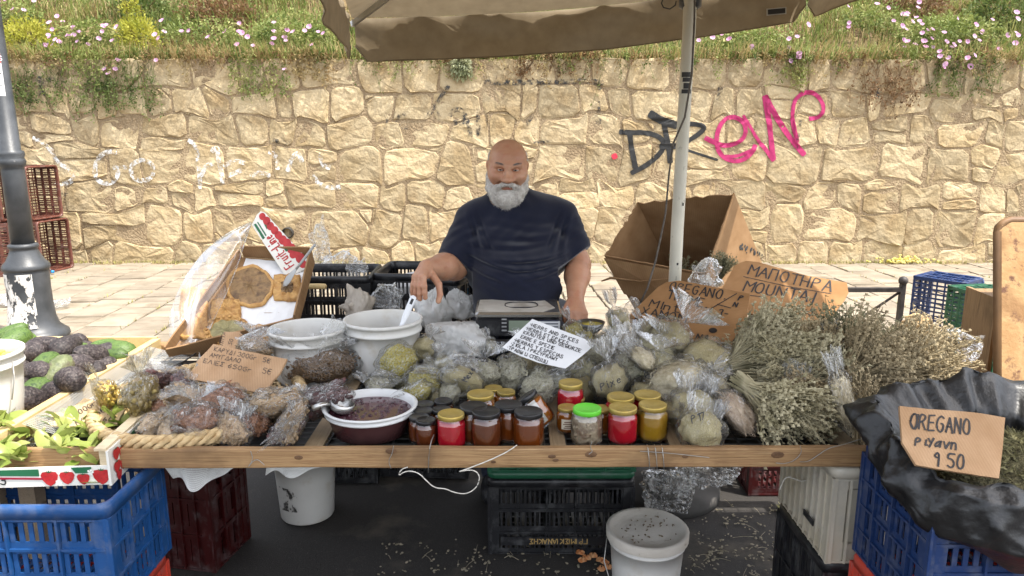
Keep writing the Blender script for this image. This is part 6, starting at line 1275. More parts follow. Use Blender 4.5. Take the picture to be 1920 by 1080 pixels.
crumple(1185, 585, .90, .10, .1, .06, FILMW, 'clear crumpled bag beside the thyme sign', seed=27); crumple(105, 572, PZ + .03, .26, .18, .05, MILK, 'clear plastic bag lying on the paving behind the lamp post', seed=29); crumple(20, 565, PZ + .03, .22, .18, .06, MILK, 'clear plastic bag lying left of the lamp post', seed=33)
crumple(630, 640, .90, .12, .10, .09, FILMW, 'clear bag tucked into the cleaner white bucket', seed=35); crumple(850, 700, .86, .2, .12, .07, FILMW, 'clear crumpled bag over the chamomile', seed=37); crumple(1160, 668, .89, .2, .12, .07, FILMW, 'clear crumpled bag above the upright oregano bag', seed=41)
o = crumple(1253, 930, .10, .26, .22, .15, film('dusty_film', (.86, .86, .85), veil=.16, gloss=.08, sc=18), 'dusty clear bag of waste on the ground behind the lidded bucket', seed=31); crumple(1330, 880, .25, .28, .2, .12, MATS['dusty_film'], 'dusty clear sack deep under the table', seed=43)
# ---- jars
GLS = film('jar_glass', (.98, .99, .98), veil=.0, gloss=.11, rough=.02, sc=2); nt = GLS.node_tree
GOLD = mat('gold_lid', (.42, .30, .07), (.52, .39, .12), rough=.38, metal=.55, sc=30, bump=.15, bsc=60, bd=.002, dirt=(.3, .22, .08), dsc=30); LBK = mat('black_lid', (.012, .012, .013), (.02, .02, .021), rough=.3, sc=20, dirt=(.05, .045, .04), dsc=25); LGR = mat('green_lid', (.10, .50, .03), (.14, .58, .05), rough=.35)
def liquid(name, c, tr=.5, rough=.12): return mat(name, c, tuple(x * .8 for x in c), rough=rough, trans=tr, ior=1.2, sc=6)
HONEY, AMBER, HONY, REDJ, YELH = liquid('dark_honey', (.34, .075, .012)), liquid('brown_honey', (.20, .05, .016), .4), liquid('orange_honey', (.62, .18, .02)), liquid('red_preserve', (.62, .012, .03), .3), liquid('yellow_honey', (.62, .34, .03), .45); MUSH = mat('mushroom', (.07, .045, .03), (.36, .29, .2), (.18, .12, .08), rough=.4, sc=24, bump=.7, bsc=40, bd=.02); PAPL = mat('jar_label', (.60, .54, .42), (.66, .61, .50), rough=.7, sc=30)
JM = {}
def jar_mesh(key, r, H, six):
    if key in JM: return JM[key]
    n = 6 if six else 28
    def ring(rr, z):
        out = []
        for j in range(28):
            a = 2 * PI * j / 28; f = 1.
            if six: s6 = PI / 3; x = ((a + s6 / 2) % s6) - s6 / 2; f = .5 * 1 + .5 * math.cos(PI / 6) / math.cos(x) * 1.06
            out.append(Vector((rr * f * math.cos(a), rr * f * math.sin(a), z)))
        return out
    P = [(.3, .0), (.86, .0), (.97, .006), (1, .014), (1, H * .70), (.97, H * .76), (.84, H * .835), (.80, H * .86), (.80, H * .93)]
    g = MB(); g.loft([ring(r * a, z) for a, z in P], cap0=True); c = MB(); c.loft([ring(r * a * .955, max(.005, z + (.004 if z < .02 else 0))) for a, z in ((.001, 0), (.84, 0), (.96, .008), (.99, .016), (.99, H * .70), (.96, H * .76), (.9, H * .79), (.001, H * .79))])
    l = MB(); l.lathe([(r * .86, H * .865), (r * .88, H * .87), (r * .885, H * .975), (r * .87, H * .99), (r * .84, H), (r * .78, H * .995), (r * .72, H * .985), (.001, H * .985)], 30); JM[key] = (g, c, l); return JM[key]
MC = {}
def jar(u, v, w_px, lid, fillm, label, size='big', tilt=(0, 0, 0), Y=None, lab=None):
    r, H = {'big': (.044, .102), 'mid': (.041, .096), 'small': (.031, .074), 'tall': (.040, .122)}[size]
    p = at(u, v, z=TZ + .004 + H) if Y is None else at(u, v, Y=Y); base = p - Vector((0, 0, H)) if Y is None else p
    base.y = max(base.y, 1.858 + r)
    t = thing('jar', label, 'jar', base, tilt, 'jars along the front of the table'); g, c, l = jar_mesh(size, r, H, size != 'small')
    def me(nm, b, m):
        k = (nm, size, m.name)
        if k not in MC: MC[k] = b.mesh(nm, m, True)
        return MC[k]
    link('glass', me('glass', g, GLS), t); link('contents', me('contents', c, fillm), t); link('lid', me('lid', l, lid), t)
    if lab:
        b = MB(); b.loft([[Vector((r * 1.012 * math.cos(a), r * 1.012 * math.sin(a), z)) for a in [rad(-125 + 70 * j / 8) for j in range(9)]] for z in (H * .22, H * .62)], closed=False); lo = b.build('label', PAPL, t)
        b = MB(); [b.box((0, -r * 1.03, H * zz), (r * ww, .0006, .0022)) for zz, ww in ((.52, .7), (.44, .9), (.36, .6), (.29, .8))]; b.build('printed_lines', mat('label_brown', (.18, .07, .03), rough=.7), lo)
    t.rotation_euler = (tilt[0], tilt[1], tilt[2] + R.uniform(0, 1) if not lab else tilt[2]); return t
for a in ((798, 786, 42, LBK, AMBER, 'small dark jar at the front left corner of the jars', 'small'), (845, 777, 55, GOLD, REDJ, 'red preserve jar with a gold lid among the black lids', 'mid'), (911, 774, 58, LBK, AMBER, 'dark honey jar between the red jar and the front honey jar'), (991, 771, 60, LBK, HONEY, 'honey jar with a black lid at the right end of the left group'),
          (953, 757, 52, LBK, HONEY, 'black-lidded honey jar behind the gap between the two front honey jars'), (888, 760, 52, LBK, AMBER, 'dark jar with a tipped black lid behind the red jar'), (901, 737, 52, GOLD, HONY, 'orange honey jar with a big gold lid behind the black lids'), (925, 726, 40, GOLD, HONY, 'orange honey jar with a gold lid farthest back in the left group', 'small'), (949, 733, 40, GOLD, HONY, 'orange honey jar with a gold lid beside the leaning jar', 'small'), (938, 764, 34, GOLD, HONY, 'small gold-lidded jar peeking between the black lids', 'small'),
          (796, 756, 40, LBK, AMBER, 'small black-lidded jar farthest back beside the olive bowl', 'small'), (831, 750, 40, LBK, AMBER, 'small black-lidded jar in the back row behind the red jar', 'small'), (793, 768, 40, LBK, AMBER, 'small black-lidded jar in the second row by the olive bowl', 'small'), (828, 766, 40, LBK, AMBER, 'small black-lidded jar directly behind the red jar', 'small'), (786, 780, 38, LBK, AMBER, 'small black-lidded jar touching the olive bowl', 'small'),
          (1070, 716, 52, GOLD, REDJ, 'tall red preserve jar with a gold lid at the back of the right group', 'tall'), (1079, 745, 40, GOLD, HONY, 'small honey jar with a gold lid below the tall red jar', 'small'), (1064, 762, 42, GOLD, HONY, 'honey jar with a printed label at the left of the right group', 'small'), (1101, 764, 58, LGR, MUSH, 'jar of pickled mushrooms with a bright green lid'), (1128, 764, 40, GOLD, HONY, 'gold-lidded jar hidden right behind the green lid', 'small'),
          (1168, 762, 58, GOLD, REDJ, 'red preserve jar with a gold lid right of the green lid'), (1164, 742, 52, GOLD, REDJ, 'red preserve jar with a gold lid directly behind another red one'), (1214, 738, 52, GOLD, REDJ, 'gold-lidded jar behind the yellow honey jar'), (1224, 757, 58, GOLD, YELH, 'yellow honey jar with a gold lid at the right end of the jars')):
    jar(*a[:6], size=a[6] if len(a) > 6 else 'big', lab='printed label' in a[5])
pj = at(1018, 792, Y=2.03); jj = jar(1021, 797, 58, LBK, HONY, 'orange honey jar leaning sideways with a white label', 'big', (rad(-6), rad(-38), rad(0)), 2.03)
jj.rotation_euler = (rad(-10), rad(-36), 0); b = MB(); b.loft([[Vector((.0412 * math.cos(a), .0412 * math.sin(a), z)) for a in [rad(-88 + 34 * j / 5) for j in range(6)]] for z in (.012, .082)], closed=False); b.build('label', mat('white_label', (.62, .60, .56), rough=.7), jj)
q = random.Random(6); b = MB()
for k in range(24): a = q.uniform(PI, 2 * PI); b.blob((.034 * math.cos(a), .034 * math.sin(a), q.uniform(.012, .07)), (.012, .007, .009), 7, 5, Euler((q.uniform(0, 6), q.uniform(0, 6), 0)).to_matrix())
mj = [o for o in COL.objects if o.get('label', '').startswith('jar of pickled')][0]; tag(b.build('mushrooms', MUSH, mj, True), kind='stuff')
# ================================================================ SIGNS, PIE BOX, BOWL, SCALE, BOX, HERB BUNDLES, BLACK BAG
CBD = cardboard('cardboard', (.32, .19, .10), (.43, .275, .16), (1, .35, 0), 130); CBR = cardboard('brown_cardboard', (.26, .135, .055), (.36, .20, .09), (.3, .5, 1), 120); CBX = cardboard('box_cardboard', (.23, .13, .06), (.32, .195, .10), (1, .2, .3), 110); CBL = cardboard('pale_cardboard', (.46, .33, .18), (.56, .42, .26), (1, .6, 0), 120)
PEN = mat('marker_ink', (.014, .012, .014), (.03, .025, .025), rough=.7); BALL = mat('faint_marker', (.05, .035, .03), (.09, .065, .05), rough=.8); BLUEP = mat('blue_pen', (.03, .035, .07), (.05, .05, .09), rough=.7); PAPR = mat('sheet_paper', (.66, .66, .67), (.72, .72, .73), rough=.75, sc=12)
def sign(name, label, poly, pl, m, th=.004, cat='sign', ragged=.0):
    P = [hit(u, v, pl) for u, v in poly]; o = sum(P, Vector()) / len(P); Q = []
    for a, c in zip(P, P[1:] + P[:1]):
        k = max(1, int((c - a).length / .02)) if ragged else 1
        for i in range(k): q = a.lerp(c, i / k); Q.append(q + (Vector((R.uniform(-1, 1), R.uniform(-1, 1), R.uniform(-1, 1))) * ragged if i else Vector()))
    Q = [q - pl[1] * (q - pl[0]).dot(pl[1]) for q in Q]
    t = thing(name, label, cat, o); b = MB(); b.slab([q - o for q in Q], pl[1], th); b.build('sheet' if th < .002 else 'board', m, t); return t, o
def words(t, o, pl, rows, w, m, jit=.25):
    for s, p0, p1, p2 in rows: b = MB(); text_px(b, s, pl, p0, p1, p2, w, .0014, jit); b.v = [tuple(Vector(v) - o) for v in b.v]; b.build('lettering', m, t)
def strokes_px(t, o, pl, ls, w, m, nm='pen_stroke'):
    for l in ls:
        b = MB(); P = [hit(u, v, pl) for u, v in l]; ex, ey, n = frame(pl[1]); strip2(b, [((p - P[0]).dot(ex), (p - P[0]).dot(ey)) for p in P], w, P[0], ex, ey, n, .0014); b.v = [tuple(Vector(v) - o) for v in b.v]; b.build(nm, m, t)
# paper sign
pl = plane3(at(1060, 690, z=.90), at(942, 652, z=.935), at(998, 598, z=1.01))
t, o = sign('paper_sign', 'white paper sign with herbs and spices in seven languages', [(998, 598), (1040, 614), (1080, 629), (1118, 644), (1090, 668), (1060, 691), (1010, 680), (975, 667), (942, 651), (970, 624)], pl, PAPR, .0012)
words(t, o, pl, [('\u00b7HERBS AND SPICES', (993, 611), (1085, 645), (995.4, 605.4)), ('\u00b7HERBS ET \u00c9PICES', (985, 618), (1066, 648), (987.4, 612.4)), ('KR\u00c4UTER UND GEW\u00dcRZE', (981, 626), (1090, 662), (983.4, 620.4)), ('ERBE E SPEZIE', (976, 634), (1040, 657), (978.4, 628.4)), ('\u00b7HERBAS Y ESPECIAS', (963, 640), (1056, 673), (965.4, 634.4)), ('\u00b7ZIOLA I PRZYPRAWY', (957, 647), (1046, 678), (959.4, 641.4)), ('\u00b7TPAB\u042b \u0418 C\u03a0E\u0426\u0418\u0418', (950, 654), (1027, 683), (952.4, 648.4))], .0021, PEN, .12)
# thyme sign and mountain-tea sign
pl = plane3(at(1180, 607, z=.885), at(1306, 642, z=.87), at(1274, 526, Y=2.86))
t, o = sign('cardboard_sign', 'brown cardboard sign listing oregano, thyme and mint', [(1180, 590), (1234, 538), (1250, 529), (1274, 526), (1330, 536), (1406, 551), (1400, 600), (1370, 642), (1306, 642), (1229, 625), (1182, 610)], pl, CBR, .005, ragged=.0006)
words(t, o, pl, [('OPEGANO.', (1254, 544), (1364, 563), (1260, 529)), ('THYME.', (1250, 560), (1330, 580), (1255, 545)), ('MInt', (1217, 575), (1281, 588), (1223, 562)), ('XAMOM', (1202, 590), (1288, 607), (1207, 576)), ('MAN', (1186, 608), (1240, 618), (1193, 594)), ('3-', (1345, 592), (1366, 596), (1350, 580)), ('Ta', (1322, 603), (1344, 608), (1327, 595)), ('P', (1384, 563), (1394, 564), (1388, 555)), ('N', (1374, 575), (1384, 577), (1378, 567)), ('N\u0391'.replace('\u0391', 'A'), (1304, 636), (1330, 639), (1309, 627))], .0052, PEN, .3)
strokes_px(t, o, pl, [[(1381, 551), (1330, 581)], [(1345, 571), (1370, 578)]], .004, PEN)
b = MB(); ph_ = [hit(1241 + 8 * math.cos(a), 594.5 + 4.5 * math.sin(a), pl) + pl[1] * .0015 - o for a in [2 * PI * k / 14 for k in range(14)]]; b.add(ph_, [tuple(range(13, -1, -1))]); ph_ = [hit(1337 + 8 * math.cos(a), 620 + 5 * math.sin(a), pl) + pl[1] * .0015 - o for a in [2 * PI * k / 14 for k in range(14)]]
b.build('hand_hole', mat('dark_hole', (.015, .01, .008), rough=.9), t); b = MB(); b.add(ph_, [tuple(range(13, -1, -1))]); b.build('hand_hole', MATS['dark_hole'], t)
pl = plane3(at(1353, 545, Y=2.93), at(1573, 575, Y=2.80), at(1456, 501, Y=3.06))
t, o = sign('cardboard_sign', 'brown cardboard sign for mountain tea behind the dried herbs', [(1353, 542), (1378, 497), (1398, 489), (1420, 491), (1456, 501), (1515, 517), (1560, 525), (1588, 530), (1591, 548), (1584, 562), (1570, 580), (1550, 604), (1460, 600), (1350, 575)], pl, CBR, .005, ragged=.0006)
words(t, o, pl, [('MA\u03a0OTHPA', (1402, 515), (1562, 549), (1410, 497)), ('MOUNTAI', (1393, 545), (1528, 569), (1402, 527)), ('-5', (1508, 590), (1524, 592), (1514, 578))], .0062, PEN, .3); strokes_px(t, o, pl, [[(1394, 519), (1430, 527), (1480, 538), (1558, 551)], [(1404, 554), (1432, 557)]], .004, PEN)
# walnut price sign
pl = plane3(at(345, 708, z=.845), at(497, 738, z=.845), at(400, 645, z=.93))
t, o = sign('cardboard_sign', 'corrugated cardboard price sign for walnuts and almonds leaning in front of the pie box', [(400, 645), (470, 660), (538, 673), (524, 700), (511, 714), (497, 739), (420, 723), (345, 708), (372, 684), (368, 679)], pl, CBD, .006, ragged=.0008)
words(t, o, pl, [('KAPY\u0394I 300gr: 5\u20ac', (401, 658), (508, 682), (404, 650.5)), ('AMY\u0393\u0394A\u039bO', (393, 669), (452, 681), (396, 662)), ('E\u039bIE\u03a3 650gr', (381, 680), (474, 699), (384, 673)), ('5\u20ac', (492, 700), (510, 703), (495, 690))], .0019, BALL, .3)
pl = plane3(at(80, 799, z=.775), at(219, 790, z=.785), at(158, 746, z=.82))
t, o = sign('cardboard_sign', 'pale cardboard price sign standing behind the strawberry box', [(158, 746), (200, 757), (234, 768), (226, 780), (219, 795), (80, 802), (96, 773), (124, 774)], pl, CBL, .005, ragged=.0006)
words(t, o, pl, [('I\u0394I=300gr', (116, 797), (184, 757), (111, 790)), ('NO-.5\u20ac', (146, 799), (202, 770), (141, 791)), ('%', (196, 792), (214, 784), (193, 786)), ('6/1', (194, 791), (216, 786), (193, 784)), ('O', (84, 797), (98, 786), (80, 790))], .0028, BALL, .35)
# ---- pie box
pl = plane3(at(318, 664, z=.80), at(452, 478, Y=3.02), at(580, 482, Y=3.02)); n_ = pl[1]
pbx = thing('pie_box', 'open cardboard fruit carton of flat pies propped up behind the straw tray', 'carton', tuple(hit(440, 580, pl))); PO_ = Vector(pbx.location)
c4 = [hit(u, v, pl) for u, v in ((316, 668), (556, 616), (588, 492), (455, 482))]
b = MB(); b.slab([p - PO_ for p in c4], n_, .006); b.build('bottom', CBX, pbx)
for i, (h0, h1, nm) in enumerate(((.045, .065, 'front_wall'), (.075, .085, 'side_wall'), (.085, .06, 'back_wall'), (.05, .05, 'side_wall'))):
    a, c = c4[i], c4[(i + 1) % 4]; iw = (sum(c4, Vector()) / 4 - (a + c) / 2); e = (c - a).normalized(); iw = (iw - e * iw.dot(e)).normalized(); q0, q1 = a + e * .004, c - e * .004
    b = MB(); N = 8; top = [q0.lerp(q1, k / N) + n_ * (h0 + (h1 - h0) * k / N + .004 * fbm(k * 1.3, i, 0, 1.2)) - PO_ for k in range(N + 1)]; bot = [q0.lerp(q1, k / N) + n_ * .001 - PO_ for k in range(N + 1)]; off = -iw * .006
    b.loft([[top[k], top[k] + off, bot[k] + off, bot[k]] for k in range(N + 1)], cap0=True, cap1=True); b.build(nm, CBX, pbx)
b = MB(); N = 12; g0 = [hit(u, v, pl) for u, v in ((400, 640), (545, 612), (574, 496), (462, 486))]; b.loft([[g0[0].lerp(g0[1], i / N).lerp(g0[3].lerp(g0[2], i / N), j / N) + n_ * (.005 + .004 * fbm(i * .5, j * .5, 2, 1.4)) - PO_ for j in range(N + 1)] for i in range(N + 1)], closed=False); b.build('paper_liner', mat('white_liner', (.66, .655, .65), (.72, .715, .71), rough=.7), pbx)
bxp = at(470, 655, z=TZ); b = MB(); b.box((bxp.x - .03, 2.86, .835), (.34, .18, .16)); tag(b.build('carton', CBX), 'plain closed carton propping up the back of the pie box', 'carton')
# printed flap
plf = plane3(at(545, 515, Y=2.93), at(578, 490, Y=2.96), at(488, 397, Y=3.00)); nf = plf[1]; pf = lambda u, v, d=.0: hit(u, v, plf) + nf * d - PO_
b = MB(); b.slab([pf(u, v) for u, v in ((482, 402), (489, 396), (497, 399), (580, 490), (574, 504), (545, 518), (533, 514), (472, 422))], nf, .004); fl = b.build('flap', BXP, pbx); b = MB()
for u, v, r in ((492, 406, 7), (500, 414, 8), (507, 424, 8), (515, 432, 8), (522, 441, 8), (530, 450, 9), (538, 456, 9), (546, 466, 10), (555, 474, 10), (563, 484, 10), (568, 495, 8), (549, 478, 7)):
    b.add([pf(u + r * math.cos(a) * .9, v + r * math.sin(a), .0008 + .00005 * (u % 7)) for a in [2 * PI * k / 12 for k in range(12)]], [tuple(range(11, -1, -1))])
b.build('tomato_print', BRD, fl); b = MB(); text_px(b, 'Fruit-Line', plf, (551, 496), (507, 437), (536, 506), .005, .001, .1); b.v = [tuple(Vector(v) - PO_) for v in b.v]; b.build('lettering', BRD, fl)
b = MB(); [b.add([pf(*q, .0009) for q in l], [(0, 1, 2, 3)]) for l in ([(476, 421), (480, 419), (497, 446), (493, 449)], [(482, 417), (484, 416), (500, 441), (498, 443)], [(494, 418), (498, 416), (504, 428), (500, 430)], [(516, 440), (520, 442), (526, 452), (521, 450)], [(530, 462), (534, 460), (541, 470), (536, 472)])]; b.build('green_print', BGR, fl)
# pies
PIE = mat('baked_crust', (.34, .17, .05), (.52, .30, .10), (.42, .22, .07), rough=.6, sc=26, bump=.7, bsc=70, dirt=(.22, .09, .03), dsc=18); FILL = mat('browned_filling', (.10, .055, .025), (.24, .145, .06), (.16, .09, .04), rough=.55, sc=30, bump=.9, bsc=60, bd=.006, dirt=(.32, .19, .08), dsc=22); GFILL = mat('green_filling', (.20, .17, .075), (.30, .26, .12), rough=.5, sc=40, bump=.5, bsc=90)
def onpl(u, v, h_=0): return hit(u, v, pl) + n_ * h_
def pie(label, cu, cv, ru, rv, crust=.13, seed=1, n=40, sq=False, fm=None):
    c = onpl(cu, cv, .006); A = onpl(cu + ru, cv, .006) - c; B = onpl(cu, cv - rv, .006) - c; t = thing('flat_pie', label, 'pie', c); q = random.Random(seed); rings = []
    def rr(s, z):
        out = []
        for j in range(n):
            a = 2 * PI * j / n; x, y = math.cos(a), math.sin(a); f = 1 / max(abs(x), abs(y)) ** .8 if sq else 1; f *= 1 + .03 * math.sin(5 * a + seed) + .02 * math.sin(11 * a); out.append((A * x + B * y) * (f * s) + n_ * (z * (1 + .25 * math.sin(9 * a + seed))))
        return out
    b = MB(); b.loft([rr(1, 0), rr(1.02, .006), rr(.97, .014), rr(1 - crust, .013), rr(1 - crust * 1.4, .008)], cap0=True); b.build('crust', PIE, t, True)
    b = MB(); b.loft([rr(1 - crust * 1.3, .009), rr(.6, .012), rr(.3, .011), rr(.01, .012)]); b.build('filling', fm or FILL, t, True); return t
pie('large round flat pie with a dark browned top in the carton', 470, 540, 45, 38, .10, 1); pie('small square pie with a herb-filled centre under the spatula', 540, 543, 26, 24, .5, 2, sq=True); pie('folded square pie beneath the plastic cover', 425, 585, 28, 20, .75, 3, sq=True, fm=PIE); pie('round pie with a ring of dough knobs and green filling', 428, 625, 44, 30, .22, 4, fm=GFILL); pie('small square brown pie behind the clear bag in the carton', 492, 632, 24, 18, .7, 5, sq=True, fm=PIE)
pie('long pale pie standing under the plastic cover at the left of the carton', 365, 590, 26, 46, .7, 6, sq=True, fm=PIE)
t0 = [o for o in COL.objects if o.get('label', '').startswith('round pie with a ring')][0]
b = MB()
for k in range(22): a = 2 * PI * k / 22; b.blob(onpl(428 + 38 * math.cos(a), 625 + 25 * math.sin(a), .022) - Vector(t0.location), (.007, .007, .006), 7, 5)
tag(b.build('dough_knobs', PIE, t0, True), kind='stuff')
# plastic cover over the left of the carton
ou = chaikin([(470, 416), (420, 440), (375, 478), (340, 530), (320, 580), (316, 620), (322, 655)], 2); inn = chaikin([(472, 418), (460, 450), (445, 500), (425, 550), (400, 600), (385, 640)], 2); N = 20
def samp(P, s): i = s * (len(P) - 1); k = min(len(P) - 2, int(i)); f = i - k; return (P[k][0] + (P[k + 1][0] - P[k][0]) * f, P[k][1] + (P[k + 1][1] - P[k][1]) * f)
b = MB(); rings = []
for i in range(N + 1):
    s = i / N; a, c = samp(ou, s), samp(inn, s); ring = []
    for j in range(15):
        f = j / 14; u, v = a[0] + (c[0] - a[0]) * f, a[1] + (c[1] - a[1]) * f; base = 3.0 - .38 * s; ring.append(at(u, v, Y=base - .10 * math.sin(PI * min(1, s + .1)) * math.sin(PI * (.15 + .7 * f)) - .01 * math.sin(7 * f + 5 * s)) - PO_)
    rings.append(ring)
b.loft(rings, closed=False); o = b.build('plastic_cover', film('cover_film', (.96, .95, .93), veil=.30, gloss=.10, rough=.16, sc=5, st=(1, 1, .35)), None, True); o.location = PO_; tag(o, 'curved clear plastic sheet arching over the left of the pie carton', 'plastic sheet')
b = MB(); b.tube([Vector(v) for v in [r[-1] for r in rings]], .0018, 4); b.tube([Vector(v) for v in [r[0] for r in rings]], .0015, 4); b.build('folded_edge', MILK, o, True)
# little sign and a bag of meat-coloured nuts in the carton, spatula
pl2 = plane3(at(410, 650, z=.87), at(462, 656, z=.87), at(425, 624, z=.90)); t, o = sign('cardboard_sign', 'tiny cardboard price tag in front of the green pie', [(412, 648), (420, 622), (450, 622), (466, 642), (450, 655), (428, 652)], pl2, CBD, .004)
words(t, o, pl2, [('\u03a0ITTA', (418, 648), (424, 624), (411, 645)), ('50', (434, 648), (438, 636), (428, 645)), ('MANI', (452, 648), (456, 625), (446, 646))], .0016, PEN, .3)
bag('walnut', 478, 655, .885, 62, (.2, .4, .9), 'clear bag of brown nuts behind the walnut price sign', 'big', (1, .8, .7), .4, None, 'nut_bag'); crumple(475, 645, .91, .12, .08, .05, FILMW, 'clear crumpled bag over the nuts behind the price sign', seed=61)
GRYP = mat('grey_plastic', (.28, .28, .27), (.36, .36, .35), rough=.4); A_, B_ = at(591, 458, Y=2.82), at(532, 535, Y=2.84); d_ = B_ - A_; t = thing('spatula', 'grey plastic spatula lying across the pie carton', 'spatula', A_); x_, y_, _n = frame(d_, n_)
def sec(s, w_, th): return [d_ * s + x_ * (w_ * math.cos(a)) + y_ * (th * math.sin(a)) for a in [2 * PI * k / 10 for k in range(10)]]
b = MB(); b.loft([sec(0, .004, .003), sec(.03, .006, .004), sec(.4, .006, .004), sec(.60, .005, .004)], cap0=True, cap1=True); b.build('handle', GRYP, t, True); b = MB(); b.loft([sec(.60, .005, .003), sec(.72, .014, .0025), sec(.86, .020, .002), sec(.96, .015, .0015), sec(1.02, .003, .001)], cap0=True, cap1=True); b.build('blade', GRYP, t, True)
A_ = at(583, 537, Y=3.10); t = thing('wooden_stick', 'pale rounded wooden stick poking out behind the pie carton', 'stick', A_); b = MB(); b.tube([(-.06, 0, 0), (.04, 0, 0), (.06, 0, .0), (.067, 0, 0)], [.012, .013, .012, .004], 10); b.build('grip', PALE, t, True)  # wooden handle of a knife, blade not built
# ---- bowl of olives
p = at(688, 772, z=.835); bw = thing('olive_bowl', 'round translucent bowl of dark olives with a steel ladle at the front beam', 'bowl', (p.x, 2.0, TZ)); r = .128; H = .083; b = MB(); b.lathe([(.001, .003), (.095, .003), (.102, .008), (.116, H * .6), (.122, H * .8)], 44); b.build('body', mat('dark_bowl', (.035, .012, .014), (.06, .025, .025), rough=.25, sc=10), bw, True)
b = MB(); b.lathe([(.122, H * .78), (.127, H * .80), (.129, H * .86), (.124, H * .88), (.126, H * .97), (.133, H * .985), (.134, H * 1.04), (.128, H * 1.06), (.122, H * 1.02), (.118, H * .85), (.115, H * .7)], 48); b.build('rim', mat('bowl_rim', (.56, .56, .55), (.62, .62, .61), rough=.3, sc=5), bw, True)
b = MB(); b.lathe([(.118, H * .80), (.001, H * .80)], 40); b.build('brine', mat('olive_brine', (.05, .014, .022), (.09, .028, .04), rough=.12, sc=24, coat=.5), bw, True); b = MB(); q = random.Random(4)
for k in range(150): a = q.uniform(0, 7); rr = .108 * math.sqrt(q.random()); b.blob((rr * math.cos(a), rr * math.sin(a), H * .80 + q.uniform(-.003, .001)), (q.uniform(.004, .007), q.uniform(.003, .005), .004), 7, 4, Euler((0, 0, q.uniform(0, 6))).to_matrix())
tag(b.build('olives', mat('dark_olive', (.03, .012, .018), (.11, .06, .065), rough=.25, sc=60), bw, True), kind='stuff')
SS = mat('stainless', (.36, .35, .33), (.46, .45, .43), rough=.25, metal=.85, sc=10); t = thing('ladle', 'steel ladle hooked over the left rim of the olive bowl', 'ladle', tuple(Vector(bw.location) + Vector((-.075, -.02, H + .005)))); b = MB(); b.lathe([(.032, .012), (.034, .012), (.031, -.008), (.02, -.018), (.001, -.022), (.001, -.02), (.018, -.016), (.029, -.007), (.032, .012)], 20, (0, 0, 0), Euler((0, rad(14), 0)).to_matrix()); b.build('cup', SS, t, True)
b = MB(); b.tube([(-.028, -.006, .008), (-.05, -.018, .012), (-.075, -.035, .006)], [.006, .008, .009], 10); b.build('handle', SS, t, True); b = MB(); b.tube([(-.03, .02, .012), (-.05, .045, .02), (-.03, .085, .018)], .004, 5); b.build('hook', SS, t, True)
# ---- scale
A, Bq = at(890, 586, Y=2.64), at(1054, 586, Y=2.64); sw = Bq.x - A.x; zt = A.z; sc_ = thing('scale', 'black electronic kitchen scale with a dirty white plate before the man', 'scale', ((A.x + Bq.x) / 2, 2.64, TZ + .107)); sH = zt - TZ - .107
b = MB(); b.cbox((0, .11, 0), (sw * .98, .22, sH - .02), .012); b.build('body', PBLK, sc_); PLT = mat('dirty_plate', (.44, .41, .36), (.56, .53, .47), rough=.45, sc=7, dirt=(.24, .20, .15), dsc=10, dlo=.5, dhi=.7); b = MB(); b.cbox((0, .115, sH - .017), (sw, .235, .017), .008); b.build('plate_edge', SS, sc_)
b = MB(); b.slab([Vector((x * sw / 2, y, sH + .0015)) for x, y in ((-.95, .01), (.55, .006), (.86, .07), (.6, .225), (-.3, .215), (-.93, .20))], Vector((0, 0, 1)), .001); b.build('paper_sheet', PLT, sc_)
b = MB(); b.tube([(.012 + .062 * math.cos(a), .11 + .048 * math.sin(a), sH + .003 + .002 * math.sin(3 * a)) for a in [2 * PI * k / 30 for k in range(31)]], .0022, 5); ring_o = b.build('wire_ring', INK, None, True); ring_o.location = sc_.location; tag(ring_o, 'thin dark wire ring lying on the plate of the scale', 'ring')
b = MB(); b.slab([Vector((x, -.0015, z)) for x, z in ((-.065, .012), (.06, .012), (.06, sH - .026), (-.065, sH - .026))], NF, .001); b.build('panel', PBLK, sc_); b = MB(); b.slab([Vector((x, -.003, z)) for x, z in ((-.035, .016), (.055, .016), (.055, sH - .03), (-.035, sH - .03))], NF, .001); b.build('display', mat('lcd', (.20, .24, .18), (.24, .28, .21), rough=.25), sc_)
for k in range(4): b = MB(); b.box((-.052, -.003, .022 + k * .014), (.018, .003, .005)); b.build('button', mat('grey_button', (.3, .3, .3), rough=.5), sc_)
b = MB(); b.slab([Vector((x, -.0022, z)) for x, z in ((.075, .016), (.152, .016), (.152, sH - .032), (.075, sH - .032))], NF, .001); so_ = b.build('sticker', PAPR, sc_); b = MB()
for k in range(4): b.box((.112, -.0036, .024 + k * .0115), (.066, .0006, .004))
b.build('printed_lines', BLUEP, so_)
# steel bowl under the man's left hand
p = at(1108, 604, z=.905); t = thing('steel_bowl', 'small dark steel bowl of herbs under the man\'s left hand', 'bowl', (p.x, p.y, .862)); b = MB(); b.lathe([(.001, .001), (.02, .002), (.042, .020), (.052, .044), (.050, .044), (.040, .021), (.001, .004)], 24); b.build('body', mat('dark_steel', (.12, .12, .12), (.2, .2, .2), rough=.3, metal=.8), t, True); b = MB(); b.lathe([(.046, .034), (.001, .038)], 18); b.build('herbs', CHAM, t, True)
